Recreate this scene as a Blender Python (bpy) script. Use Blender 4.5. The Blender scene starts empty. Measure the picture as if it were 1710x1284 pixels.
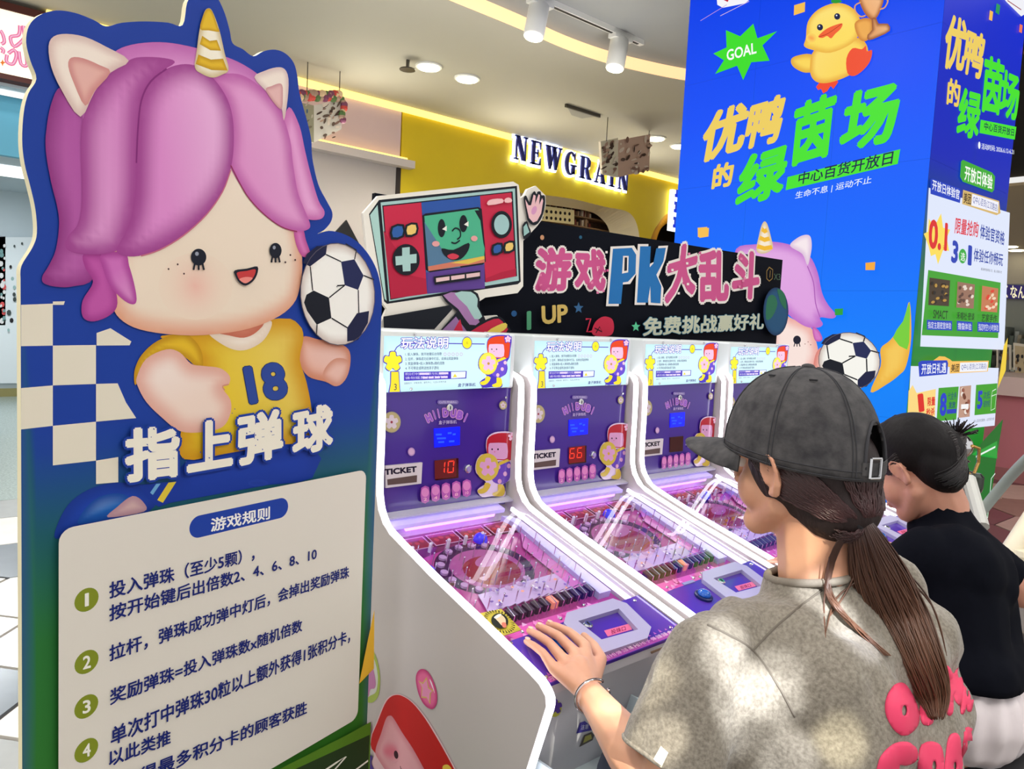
import bpy, bmesh, math, random
import numpy as np
from mathutils import Vector, Matrix, geometry
from mathutils.bvhtree import BVHTree
random.seed(7); RNG = np.random.default_rng(7)
scene = bpy.context.scene
COL = scene.collection
# ------------------------------------------------------------------ camera
# world axes: x runs along the row of machines, y runs into the shops, z up (metres)
F = 1250.0; PITCH = math.radians(4.62); ROLL = math.radians(2.86); YAW = math.radians(49.1); CH = 1.42
_fx, _fy = math.cos(YAW), math.sin(YAW)
_R = np.array([_fy, -_fx, 0.0])
FW = np.array([_fx*math.cos(PITCH), _fy*math.cos(PITCH), -math.sin(PITCH)])
_U = np.cross(_R, FW)
RT = math.cos(ROLL)*_R + math.sin(ROLL)*_U
UP = math.cos(ROLL)*_U - math.sin(ROLL)*_R
CAM = np.array([0.0, 0.0, CH])
cd = bpy.data.cameras.new('camera'); cam = bpy.data.objects.new('camera', cd); COL.objects.link(cam)
cd.sensor_fit = 'HORIZONTAL'; cd.sensor_width = 36.0; cd.lens = 36.0*F/1710.0; cd.clip_start = 0.02; cd.clip_end = 100
cam.matrix_world = Matrix(((RT[0], UP[0], -FW[0], 0), (RT[1], UP[1], -FW[1], 0), (RT[2], UP[2], -FW[2], CH), (0, 0, 0, 1)))
scene.camera = cam
# ------------------------------------------------------------------ world, lights, exposure
scene.view_settings.view_transform = 'Standard'; scene.view_settings.look = 'None'
scene.view_settings.gamma = 1.0; scene.view_settings.use_curve_mapping = False
scene.view_settings.exposure = 0.0
w = bpy.data.worlds.new('mall_daylight'); scene.world = w; w.use_nodes = True
bg = w.node_tree.nodes['Background']; bg.inputs[0].default_value = (1.0, 0.985, 0.96, 1); bg.inputs[1].default_value = 0.88
def lamp(name, typ, loc, energy, color=(1, 1, 1), size=0.1, target=None, spot=None, blend=0.3):
    l = bpy.data.lights.new(name, typ); l.energy = energy; l.color = color
    if typ == 'AREA': l.shape = 'DISK'; l.size = size
    else: l.shadow_soft_size = size
    if typ == 'SPOT': l.spot_size = math.radians(spot); l.spot_blend = blend
    o = bpy.data.objects.new(name, l); COL.objects.link(o); o.location = loc
    d = Vector(target)-Vector(loc) if target is not None else Vector((0, 0, -1))
    o.rotation_euler = d.to_track_quat('-Z', 'Y').to_euler()
    return o
# the mall's downlights outside the picture, above the players
for i, (x, y) in enumerate([(1.0, -2.2), (3.6, -1.2), (-0.8, 0.6), (3.4, 3.3), (1.2, 3.4), (6.4, 0.2)]):
    lamp('ceiling_downlight_glow', 'AREA', (x, y, 4.25), 42, (1.0, 0.96, 0.9), 0.5)
# unseen uplights added in mid-air to brighten the soffit and main ceiling
for x in (4.5, 7.0, 9.5, 12.0): lamp('added_soffit_uplight', 'AREA', (x, 8.3, 3.3), 17, (1.0, 0.93, 0.78), 1.0, (x, 7.2, 4.29))
for x, y in ((3.4, 5.0), (5.4, 4.8), (1.0, 4.6)): lamp('added_ceiling_uplight', 'AREA', (x, y, 2.9), 16, (1.0, 0.96, 0.9), 0.8, (x, y+0.6, 4.3))  # added lamps hanging free below the main ceiling to lift its brightness
# added unseen narrow spots that lay bright reflected patches on the first player
B_, Y_ = (0.90, 0.94, 1), (1, 0.96, 0.74)
for tgt, e, sp, c in [((1.256, 0.600, 0.978), 150, 0.75, B_), ((1.256, 0.56, 0.939), 150, 0.8, B_), ((1.248, 0.525, 0.92), 110, 0.6, (0.8, 0.84, 1)), ((1.054, 0.651, 0.934), 120, 0.55, B_),
                      ((1.031, 0.645, 0.907), 110, 0.6, B_), ((1.052, 0.626, 0.879), 120, 0.6, B_), ((1.074, 0.605, 0.856), 130, 0.7, B_), ((1.096, 0.582, 0.841), 130, 0.75, B_), ((1.034, 0.623, 0.840), 110, 0.65, B_),
                      ((1.046, 0.613, 0.800), 90, 0.6, B_), ((1.119, 0.593, 0.878), 90, 0.6, B_), ((1.145, 0.499, 0.79), 110, 0.35, Y_), ((1.085, 0.549, 0.767), 110, 0.45, B_),
                      ((1.062, 0.905, 0.716), 150, 0.75, (1, 0.97, 0.8)), ((1.035, 0.85, 0.72), 120, 0.6, (1, 0.95, 0.78)), ((0.974, 0.745, 0.716), 150, 0.95, (1, 0.97, 0.86)), ((1.254, 0.645, 1.05), 90, 0.5, Y_)]:
    lamp('added_patch_spot', 'SPOT', (-0.9, -2.4, 4.2), e*14, c, 0.012, tgt, sp, 0.5)
# ------------------------------------------------------------------ colour
def srgb(c):
    if isinstance(c, str):
        c = tuple(int(c[i:i+2], 16) for i in (0, 2, 4))
    return tuple((v/255/12.92 if v/255 <= 0.04045 else ((v/255+0.055)/1.055)**2.4) for v in c)
MATS = {}
def mat(name, c=(200, 200, 200), rough=0.5, metal=0.0, emit=0.0, noise=0.0, scale=20.0, bump=0.0, trans=0.0, coat=0.0, stretch=None, c2=None, ior=1.45, sheen=0.0, spec=None):
    if name in MATS: return MATS[name]
    m = bpy.data.materials.new(name); m.use_nodes = True; nt = m.node_tree; b = nt.nodes['Principled BSDF']
    lc = srgb(c)+(1,)
    b.inputs['Base Color'].default_value = lc; b.inputs['Roughness'].default_value = rough; b.inputs['Metallic'].default_value = metal
    b.inputs['IOR'].default_value = ior
    if spec is not None: b.inputs['Specular IOR Level'].default_value = spec
    if trans: b.inputs['Transmission Weight'].default_value = trans
    if coat: b.inputs['Coat Weight'].default_value = coat; b.inputs['Coat Roughness'].default_value = 0.05
    if sheen: b.inputs['Sheen Weight'].default_value = sheen
    if emit: b.inputs['Emission Color'].default_value = lc; b.inputs['Emission Strength'].default_value = emit
    if noise or bump:
        tc = nt.nodes.new('ShaderNodeTexCoord'); mp = nt.nodes.new('ShaderNodeMapping'); nz = nt.nodes.new('ShaderNodeTexNoise')
        nt.links.new(tc.outputs['Object'], mp.inputs[0]); nt.links.new(mp.outputs[0], nz.inputs['Vector'])
        if stretch: mp.inputs['Scale'].default_value = stretch
        nz.inputs['Scale'].default_value = scale; nz.inputs['Detail'].default_value = 4
        if noise:
            rp = nt.nodes.new('ShaderNodeValToRGB')
            d = srgb(c2)+(1,) if c2 else tuple(max(0, v*(1-noise)) for v in lc[:3])+(1,)
            rp.color_ramp.elements[0].position = 0.3; rp.color_ramp.elements[1].position = 0.7
            rp.color_ramp.elements[0].color = d; rp.color_ramp.elements[1].color = lc
            nt.links.new(nz.outputs[0], rp.inputs[0]); nt.links.new(rp.outputs[0], b.inputs['Base Color'])
        if bump:
            bp = nt.nodes.new('ShaderNodeBump'); bp.inputs['Strength'].default_value = bump; bp.inputs['Distance'].default_value = 0.01
            nt.links.new(nz.outputs[0], bp.inputs['Height']); nt.links.new(bp.outputs[0], b.inputs['Normal'])
    MATS[name] = m; return m
def print_mat(name, kind, strength=1.0, rough=0.55, grain=0.0):
    # ink on a board (diffuse) or a lit display (emission); the ink colours come from the mesh's colour attribute
    if name in MATS: return MATS[name]
    m = bpy.data.materials.new(name); m.use_nodes = True; nt = m.node_tree; b = nt.nodes['Principled BSDF']
    at = nt.nodes.new('ShaderNodeAttribute'); at.attribute_name = 'Col'
    b.inputs['Roughness'].default_value = rough; b.inputs['Specular IOR Level'].default_value = 0.5 if rough < 0.3 else 0.2
    if kind == 'ink':
        nt.links.new(at.outputs['Color'], b.inputs['Base Color'])
    else:
        b.inputs['Base Color'].default_value = (0.01, 0.01, 0.01, 1); b.inputs['Specular IOR Level'].default_value = 0.08
        nt.links.new(at.outputs['Color'], b.inputs['Emission Color']); b.inputs['Emission Strength'].default_value = strength
    MATS[name] = m; return m
def glass_mat(name, tint=(255, 255, 255), rough=0.02, refl=1.0):
    # thin clear sheet: see-through with a real Fresnel reflection
    if name in MATS: return MATS[name]
    m = bpy.data.materials.new(name); m.use_nodes = True; nt = m.node_tree; nt.nodes.clear()
    o = nt.nodes.new('ShaderNodeOutputMaterial'); mx = nt.nodes.new('ShaderNodeMixShader'); t = nt.nodes.new('ShaderNodeBsdfTransparent'); g = nt.nodes.new('ShaderNodeBsdfGlossy')
    t.inputs[0].default_value = srgb(tint)+(1,); g.inputs['Roughness'].default_value = rough
    fr = nt.nodes.new('ShaderNodeFresnel'); fr.inputs[0].default_value = 1.5
    ge = nt.nodes.new('ShaderNodeNewGeometry'); iv = nt.nodes.new('ShaderNodeMath'); iv.operation = 'SUBTRACT'; iv.inputs[0].default_value = 1.0; ml = nt.nodes.new('ShaderNodeMath'); ml.operation = 'MULTIPLY'
    nt.links.new(ge.outputs['Backfacing'], iv.inputs[1]); nt.links.new(fr.outputs[0], ml.inputs[0]); nt.links.new(iv.outputs[0], ml.inputs[1]); nt.links.new(ml.outputs[0], mx.inputs[0]); nt.links.new(t.outputs[0], mx.inputs[1]); nt.links.new(g.outputs[0], mx.inputs[2]); nt.links.new(mx.outputs[0], o.inputs[0])
    MATS[name] = m; return m
INK = print_mat('printed_ink', 'ink'); GLOSSINK = print_mat('glossy_print', 'ink', rough=0.12)
LED = print_mat('led_screen', 'led', 1.0, 0.4); BACKLIT = print_mat('backlit_print', 'led', 1.12, 0.3)
# ------------------------------------------------------------------ objects
def empty(name, loc, label=None, cat=None, group=None, kind=None):
    o = bpy.data.objects.new(name, None); COL.objects.link(o); o.location = loc; o.empty_display_size = 0.1
    return tag(o, label, cat, group, kind)
def tag(o, label=None, cat=None, group=None, kind=None):
    if label: o['label'] = label
    if cat: o['category'] = cat
    if group: o['group'] = group
    if kind: o['kind'] = kind
    return o
def org(p):
    v = Vector((0, 0, 0))
    while p is not None: v += p.location; p = p.parent
    return v
def link(name, me, m, parent=None, label=None, kind=None, smooth=False, origin=None):
    """link a mesh given in world coordinates; its origin goes to its parent's, or to `origin`"""
    o = bpy.data.objects.new(name, me); COL.objects.link(o)
    if m is not None:
        me.materials.clear(); me.materials.append(m)
    base = org(parent) if parent is not None else Vector(origin if origin is not None else (0, 0, 0))
    if base.length > 0: me.transform(Matrix.Translation(-base))
    if parent is not None: o.parent = parent
    else: o.location = base
    if smooth: me.polygons.foreach_set('use_smooth', [True]*len(me.polygons))
    if label: o['label'] = label
    if kind: o['kind'] = kind
    return o
def copy_tree(o, parent=None):
    c = o.copy(); COL.objects.link(c); c.parent = parent
    for ch in [q for q in bpy.data.objects if q.parent == o]: copy_tree(ch, c)
    return c
class MB:
    def __init__(s): s.v = []; s.f = []; s.smooth = False
    def add(s, vs, fs):
        n = len(s.v); s.v += [tuple(map(float, v)) for v in vs]; s.f += [tuple(i+n for i in f) for f in fs]; return s
    def box(s, a, b, M=None):
        x0, y0, z0 = a; x1, y1, z1 = b
        vs = [(x0, y0, z0), (x1, y0, z0), (x1, y1, z0), (x0, y1, z0), (x0, y0, z1), (x1, y0, z1), (x1, y1, z1), (x0, y1, z1)]
        if M is not None: vs = [tuple(M @ Vector(v)) for v in vs]
        return s.add(vs, [(3, 2, 1, 0), (4, 5, 6, 7), (0, 1, 5, 4), (1, 2, 6, 5), (2, 3, 7, 6), (3, 0, 4, 7)])
    def tube(s, pts, r, n=10, cap=True, closed=False):
        P = [Vector(p) for p in pts]; L = len(P); rs = r if hasattr(r, '__len__') else [r]*L
        rings = []; prev = None
        for i in range(L):
            t = ((P[(i+1) % L]-P[i-1]) if closed else (P[min(i+1, L-1)]-P[max(i-1, 0)])).normalized()
            if prev is None:
                a = Vector((0, 0, 1)) if abs(t.z) < 0.9 else Vector((1, 0, 0)); u = t.cross(a).normalized()
            else:
                u = (prev-t*prev.dot(t)).normalized()
            prev = u; v = t.cross(u)
            rings.append([P[i]+(u*math.cos(2*math.pi*k/n)+v*math.sin(2*math.pi*k/n))*rs[i] for k in range(n)])
        vs = [q for ring in rings for q in ring]; fs = []
        for i in range(L if closed else L-1):
            j = (i+1) % L
            for k in range(n): fs.append((i*n+k, i*n+(k+1) % n, j*n+(k+1) % n, j*n+k))
        if cap and not closed: fs.append(tuple(reversed(range(n)))); fs.append(tuple((L-1)*n+k for k in range(n)))
        return s.add(vs, fs)
    def lathe(s, c, prof, n=24, axis=(0, 0, 1)):
        q = Vector((0, 0, 1)).rotation_difference(Vector(axis)); c = Vector(c); vs = []; fs = []
        for (r, h) in prof:
            for k in range(n): vs.append(c+q @ Vector((r*math.cos(2*math.pi*k/n), r*math.sin(2*math.pi*k/n), h)))
        for i in range(len(prof)-1):
            for k in range(n): fs.append((i*n+k, i*n+(k+1) % n, (i+1)*n+(k+1) % n, (i+1)*n+k))
        fs.append(tuple(reversed(range(n)))); fs.append(tuple((len(prof)-1)*n+k for k in range(n)))
        return s.add(vs, fs)
    def ball(s, c, r, n=12, m=8):
        rr = r if hasattr(r, '__len__') else (r, r, r)
        prof = [(max(1e-4, math.sin(math.pi*i/m)), -math.cos(math.pi*i/m)) for i in range(m+1)]
        k0 = len(s.v); s.lathe((0, 0, 0), prof, n)
        for i in range(k0, len(s.v)):
            v = s.v[i]; s.v[i] = (c[0]+v[0]*rr[0], c[1]+v[1]*rr[1], c[2]+v[2]*rr[2])
        return s
    def prism(s, pts, d):
        """closed outline pts (3D, planar) pushed along vector d"""
        n = len(pts); A = [Vector(p) for p in pts]; d = Vector(d); tri = geometry.tessellate_polygon([A])
        vs = A+[p+d for p in A]; fs = []
        nn = Vector((0, 0, 0))
        for i in range(n): nn += A[i].cross(A[(i+1) % n])
        flip = nn.dot(d) > 0
        for t in tri:
            tn = (A[t[1]]-A[t[0]]).cross(A[t[2]]-A[t[0]])
            t = t if tn.dot(d) < 0 else tuple(reversed(t))
            fs.append(t); fs.append(tuple(i+n for i in reversed(t)))
        for i in range(n):
            j = (i+1) % n; q = (i, j, j+n, i+n); fs.append(q if flip else tuple(reversed(q)))
        return s.add(vs, fs)
    def mesh(s, name='m'):
        me = bpy.data.meshes.new(name); me.from_pydata(s.v, [], s.f); me.validate(); me.update(); return me
    def build(s, name, m, parent=None, label=None, kind=None, smooth=False, origin=None):
        return link(name, s.mesh(name), m, parent, label, kind, smooth, origin)
def bevel(o, w=0.003, seg=2):
    md = o.modifiers.new('bevel', 'BEVEL'); md.width = w; md.segments = seg; md.limit_method = 'ANGLE'; md.angle_limit = 0.7; return o
def autosmooth(o, ang=40):
    me = o.data; bm = bmesh.new(); bm.from_mesh(me)
    bmesh.ops.remove_doubles(bm, verts=bm.verts, dist=1e-6)
    for e in bm.edges:
        if len(e.link_faces) == 2: e.smooth = e.calc_face_angle(0) < math.radians(ang)
    for f in bm.faces: f.smooth = True
    bm.to_mesh(me); bm.free(); return o
# ------------------------------------------------------------------ a flat surface and what is printed on it
def rayd(x, y): return FW+RT*(x-855)/F+UP*(642-y)/F
class Plane:
    """a real plane in the room. uv() turns a point measured in the 1710x1284 photograph into metres on that plane"""
    def __init__(s, o, ex, n):
        s.o = np.array(o, float); s.ex = np.array(ex, float)/np.linalg.norm(ex); s.n = np.array(n, float)/np.linalg.norm(n); s.ey = np.cross(s.n, s.ex)
    def uv(s, x, y):
        r = rayd(x, y); t = ((s.o-CAM) @ s.n)/(r @ s.n); q = CAM+t*r-s.o
        return (q @ s.ex, q @ s.ey)
    def P(s, u, v, h=0.0): return s.o+s.ex*u+s.ey*v+s.n*h
    def at(s, x, y, h=0.0): u, v = s.uv(x, y); return s.P(u, v, h)
    def shifted(s, h): return Plane(s.o+s.n*h, s.ex, s.n)
def spline(pts, n=6, closed=True):
    P = np.array(pts, float); N = len(P); out = []
    for i in range(N if closed else N-1):
        p0, p1, p2, p3 = (P[(i-1) % N], P[i], P[(i+1) % N], P[(i+2) % N]) if closed else (P[max(i-1, 0)], P[i], P[i+1], P[min(i+2, N-1)])
        for k in range(n):
            t = k/n; out.append(0.5*((2*p1)+(-p0+p2)*t+(2*p0-5*p1+4*p2-p3)*t*t+(-p0+3*p1-3*p2+p3)*t**3))
    if not closed: out.append(P[-1])
    return [tuple(q) for q in out]
def ell(cx, cy, rx, ry, n=28, rot=0, a0=0, a1=360):
    c, s_ = math.cos(math.radians(rot)), math.sin(math.radians(rot)); out = []
    full = abs(a1-a0) >= 360
    for k in range(n if full else n+1):
        a = math.radians(a0+(a1-a0)*k/n); x, y = rx*math.cos(a), ry*math.sin(a); out.append((cx+x*c-y*s_, cy+x*s_+y*c))
    return out
def rrect(x0, y0, x1, y1, r, n=5):
    out = []
    for cx, cy, a in ((x1-r, y1-r, 0), (x0+r, y1-r, 90), (x0+r, y0+r, 180), (x1-r, y0+r, 270)):
        for k in range(n+1): t = math.radians(a+90*k/n); out.append((cx+r*math.cos(t), cy+r*math.sin(t)))
    return out
TEXTS = {}
def text_data(s, off=0.0, res=3):
    key = (s, off)
    if key in TEXTS: return TEXTS[key]
    c = bpy.data.curves.new('t', 'FONT'); c.body = s; c.offset = off; c.resolution_u = res; c.fill_mode = 'BOTH'
    o = bpy.data.objects.new('t', c); COL.objects.link(o)
    bpy.context.view_layer.update(); dg = bpy.context.evaluated_depsgraph_get()
    me = bpy.data.meshes.new_from_object(o.evaluated_get(dg)); bpy.data.objects.remove(o)
    v = np.zeros(len(me.vertices)*3); me.vertices.foreach_get('co', v); v = v.reshape(-1, 3)[:, :2]
    me.calc_loop_triangles(); t = np.zeros(len(me.loop_triangles)*3, int); me.loop_triangles.foreach_get('vertices', t)
    bpy.data.meshes.remove(me); TEXTS[key] = (v, t.reshape(-1, 3)); return TEXTS[key]
class Art:
    """flat print: coloured shapes laid over each other in thin layers on a Plane"""
    def __init__(s, plane, zx=0, zy=0, k=1.0, step=0.00008, uvmode=False):
        s.pl = plane; s.zx, s.zy, s.k = zx, zy, k; s.h = step; s.step = step; s.v = []; s.f = []; s.c = []; s.uvmode = uvmode
    def q(s, x, y): return (x, y) if s.uvmode else s.pl.uv(s.zx+x/s.k, s.zy+y/s.k)
    def zoom(s, zx, zy, k): s.zx, s.zy, s.k = zx, zy, k; return s
    def _put(s, uv, tris, cols):
        n = len(s.v); s.h += s.step
        for (u, v) in uv: s.v.append(s.pl.P(u, v, s.h))
        for t in tris:
            a, b, c = t
            (x0, y0), (x1, y1), (x2, y2) = uv[a], uv[b], uv[c]
            if (x1-x0)*(y2-y0)-(x2-x0)*(y1-y0) < 0: a, c = c, a
            s.f.append((a+n, b+n, c+n))
        if len(np.shape(cols)) == 1: s.c += [tuple(cols)]*len(uv)
        else: s.c += [tuple(x) for x in cols]
    def poly(s, pts, c, sm=0):
        if sm: pts = spline(pts, sm)
        uv = [s.q(*p) for p in pts]; tri = geometry.tessellate_polygon([[Vector((u, v, 0)) for u, v in uv]])
        s._put(uv, tri, srgb(c)); return s
    def line(s, pts, wd, c, closed=False, sm=0):
        if sm: pts = spline(pts, sm, closed)
        uv = np.array([s.q(*p) for p in pts]); N = len(uv); L = []; Rr = []
        ww = wd/s.k if not s.uvmode else wd
        if not s.uvmode:   # stroke width in metres from pixels at the first point
            e = np.array(s.pl.uv(s.zx+pts[0][0]/s.k, s.zy+pts[0][1]/s.k+1))-uv[0]; ww = ww*np.linalg.norm(e)
        for i in range(N):
            a = uv[(i-1) % N] if closed or i > 0 else uv[i]; b = uv[(i+1) % N] if closed or i < N-1 else uv[i]
            t = (b-a)/max(1e-9, np.linalg.norm(b-a)); nn = np.array([-t[1], t[0]])*ww/2; L.append(uv[i]+nn); Rr.append(uv[i]-nn)
        tri = []
        for i in range(N if closed else N-1):
            j = (i+1) % N; tri += [(i, j, N+j), (i, N+j, N+i)]
        s._put([tuple(p) for p in L+Rr], tri, srgb(c)); return s
    def blob(s, pts, mid, edge=None, width=0.25, lit=0.0, dirn=(0.6, -0.8), light=(255, 255, 255), sm=4, fn=None, grid=22):
        """a softly modelled printed shape: colour runs from edge to middle"""
        if sm: pts = spline(pts, sm)
        uv = np.array([s.q(*p) for p in pts]); N = len(uv); mn, mx = uv.min(0), uv.max(0); g = max(mx-mn)/grid
        nxt = np.roll(uv, -1, 0)
        def dist(p):
            d = nxt-uv; t = np.clip((((p-uv)*d).sum(1))/np.maximum((d*d).sum(1), 1e-12), 0, 1); return np.min(np.hypot(*(uv+d*t[:, None]-p).T))
        def inside(p):
            x, y = p; c_ = ((uv[:, 1] > y) != (nxt[:, 1] > y)); dy = np.where(nxt[:, 1]-uv[:, 1] == 0, 1e-12, nxt[:, 1]-uv[:, 1])
            return (c_ & (x < (nxt[:, 0]-uv[:, 0])*(y-uv[:, 1])/dy+uv[:, 0])).sum() % 2 == 1
        ins = []
        for gx in np.arange(mn[0]+g/2, mx[0], g):
            for gy in np.arange(mn[1]+g/2, mx[1], g):
                p = np.array([gx, gy])
                if inside(p) and dist(p) > g*0.35: ins.append(p)
        allp = [Vector(p) for p in uv]+[Vector(p) for p in ins]
        vo, eo, fo, *_ = geometry.delaunay_2d_cdt(allp, [(i, (i+1) % N) for i in range(N)], [], 1, 1e-7)
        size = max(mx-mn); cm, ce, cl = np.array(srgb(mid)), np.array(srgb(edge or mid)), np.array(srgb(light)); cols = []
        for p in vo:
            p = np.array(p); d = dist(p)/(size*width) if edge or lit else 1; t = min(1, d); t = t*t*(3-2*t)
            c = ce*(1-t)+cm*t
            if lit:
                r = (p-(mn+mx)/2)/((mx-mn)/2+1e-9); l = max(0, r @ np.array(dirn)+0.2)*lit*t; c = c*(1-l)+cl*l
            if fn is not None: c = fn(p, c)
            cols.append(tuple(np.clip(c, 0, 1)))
        s._put([tuple(p) for p in vo], [tuple(f) for f in fo], cols); return s
    def text(s, t, bl, br, tl, c, bold=0.0, out=None, outw=0.05):
        v, tri = text_data(t, 0.0); b0 = bold*0.75; mn, mx = v.min(0)-b0, v.max(0)+b0
        if t in ('1', 'I', '!'): f = 0.24; bl, br, tl = (bl[0]+(br[0]-bl[0])*f, bl[1]+(br[1]-bl[1])*f), (br[0]-(br[0]-bl[0])*f, br[1]-(br[1]-bl[1])*f), (tl[0]+(br[0]-bl[0])*f, tl[1]+(br[1]-bl[1])*f)
        o, a, b = (np.array(s.q(*p)) for p in (bl, br, tl))
        def m(vv): w_ = (vv-mn)/(mx-mn); return [tuple(o+(a-o)*x+(b-o)*y) for x, y in w_]
        def thick(r, col, n):
            if r < 0.006: s._put(m(v), [tuple(q) for q in tri], srgb(col)); return
            h = s.h; st = s.step; s.step = st/4
            for k in range(n): s._put(m(v+r*np.array([math.cos(2*math.pi*(k+.5)/n), math.sin(2*math.pi*(k+.5)/n)])), [tuple(q) for q in tri], srgb(col))
            s.step = st
        if out is not None: thick(b0+outw*0.9, out, 12)
        thick(b0, c, 6 if b0 < 0.02 else 8); return s
    def mesh(s, name):
        me = bpy.data.meshes.new(name); me.from_pydata([tuple(p) for p in s.v], [], s.f)
        at = me.color_attributes.new('Col', 'FLOAT_COLOR', 'POINT')
        arr = np.ones((len(s.v), 4)); arr[:, :3] = np.array(s.c); at.data.foreach_set('color', arr.ravel()); me.update(); return me
    def build(s, name, m, parent, label=None):
        o = link(name, s.mesh(name), m, parent, label); hh = s.h; s.v = []; s.f = []; s.c = []; s.h = hh; return o
# ================================================================== the setting
CE, CE2 = 4.29, 4.42      # shop-front soffit and main ceiling
def hex_floor():
    root = MB().box((-3, -4, -0.06), (26, 14, -0.012)).build('floor', mat('grout', (120, 112, 108), 0.6), None, None, 'structure')
    pal_r = [(196, 160, 152), (112, 70, 76), (150, 122, 108), (205, 180, 168), (130, 96, 92)]
    pal_l = [(236, 232, 222), (176, 178, 176), (120, 126, 132), (224, 220, 210), (240, 236, 228)]
    mats_r = [mat('pink_tile_%d' % i, c, 0.22, noise=0.1, scale=8) for i, c in enumerate(pal_r)]
    mats_l = [mat('pale_tile_%d' % i, c, 0.22, noise=0.08, scale=8) for i, c in enumerate(pal_l)]
    rr = random.Random(3); cache = {}; S = 0.46; wood = mat('grey_wood_plank', (120, 112, 100), 0.4, noise=0.25, scale=3, stretch=(12, 1, 1))
    def put(x0, y0, s, m):
        if (round(s, 2), m.name) not in cache:
            mb = MB(); pts = [(s*1.15*math.cos(math.radians(a)), s*0.8*math.sin(math.radians(a)), -0.012) for a in range(0, 360, 60)]
            pts = [(p[0]-0.01*np.sign(p[0]), p[1]*0.985, p[2]) for p in pts]
            mb.prism(pts, (0, 0, 0.012)); me = mb.mesh('tile'); me.materials.append(m); cache[(round(s, 2), m.name)] = me
        o = bpy.data.objects.new('tile', cache[(round(s, 2), m.name)]); COL.objects.link(o); o.parent = root; o.location = (x0, y0, 0)
    n = 0
    def seen(x, y):
        v = np.array([x, y, 0])-CAM; z = v @ FW
        if z < 0.3: return False
        px = 855+F*(v @ RT)/z; return -500 < px < 300 or 1350 < px < 2200
    for i in range(-4, 30):
        for j in range(-6, 40):
            x = i*S*1.725; y = j*S*1.386*1.0+(0.5*S*1.386 if i % 2 else 0)
            if x > 15 or y > 6.2 or y < -1 or not seen(x, y): continue
            if 1.2 < x < 4.95 and y < 2.05: continue
            put(x, y, S, rr.choice(mats_l if x < 2.2 else mats_r)); n += 1
    for i in range(16):   # the wood-look planks under the stools
        mb = MB().box((1.7+i*0.17, -0.6, -0.012), (1.7+i*0.17+0.163, 1.6, 0.0)); mb.build('plank', wood, root)
    MB().box((-3, 6.25, -0.012), (6, 13.2, 0.002)).build('terrazzo', mat('speckled_terrazzo', (176, 190, 184), 0.25, noise=0.35, scale=60), root)
    return root
hex_floor()
warm_cove = mat('cove_light_strip', (255, 226, 130), emit=1.25); ceil_m = mat('ceiling_paint', (184, 180, 164), 0.75, noise=0.04, scale=0.7)
# the lower ceiling along the shop fronts, ending in a long curve lit from behind
curve = [(-3, 5.3), (0, 5.55), (2.2, 5.7), (3.1, 5.752), (4.0, 5.77), (4.9, 5.79), (5.5, 5.83), (6.117, 5.791), (6.7, 5.65), (7.154, 5.489), (7.8, 5.2), (8.6, 5.05), (9.6, 5.0), (15.4, 5.0)]
cs = spline([(x, y, 0) for x, y in curve], 6, False)
mb = MB().prism([(p[0], p[1], CE) for p in cs]+[(15.4, 14, CE), (-3, 14, CE)], (0, 0, 0.02)); mb.build('ceiling', ceil_m, None, None, 'structure')
st = MB()
for i in range(len(cs)-1):
    (x0, y0, _), (x1, y1, _) = cs[i], cs[i+1]; st.prism([(x0, y0-0.012, CE+0.004), (x1, y1-0.012, CE+0.004), (x1, y1-0.012, CE+0.13), (x0, y0-0.012, CE+0.13)], (0, 0.012, 0))
st.build('trim_1', mat('curved_cove_fascia', (255, 214, 160), emit=0.85), None, None, 'structure')
MB().box((-3, 2.4, CE2), (7.6, 9.5, CE2+0.05)).build('ceiling_main', mat('main_ceiling_paint', (156, 158, 158), 0.8), None, None, 'structure')
MB().box((7.6, -3, CE2+0.02), (15.4, 5.2, CE2+0.07)).build('ceiling_dark', mat('black_open_ceiling', (24, 24, 26), 0.8), None, None, 'structure')
MB().box((15.4, -3, CE), (26, 14, CE+0.05)).build('ceiling_far', mat('far_cream_ceiling', (226, 208, 176), 0.8), None, None, 'structure')
# shop fronts at y = 8.96
FB = 8.96; yellow = mat('yellow_paint', (232, 204, 30), 0.5, noise=0.05, scale=1.5); lilac = mat('lilac_plaster', (222, 196, 200), 0.7)
wl = empty('wall_shop_front', (6, FB, 0), kind='structure')
def sub(name, mb, m, label=None): return mb.build(name, m, wl, label)
sub('lilac_panel', MB().box((3.2, FB, 3.5), (5.54, FB+0.2, CE)), lilac)
sub('shutter_wall', MB().box((3.0, FB+0.02, 0), (5.50, FB+0.2, 3.46)), mat('pale_grey_wall', (196, 188, 184), 0.7))
sub('dark_edge', MB().box((5.50, FB-0.01, 0), (5.56, FB+0.2, 3.46)), mat('dark_frame', (52, 44, 44), 0.6))
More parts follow.
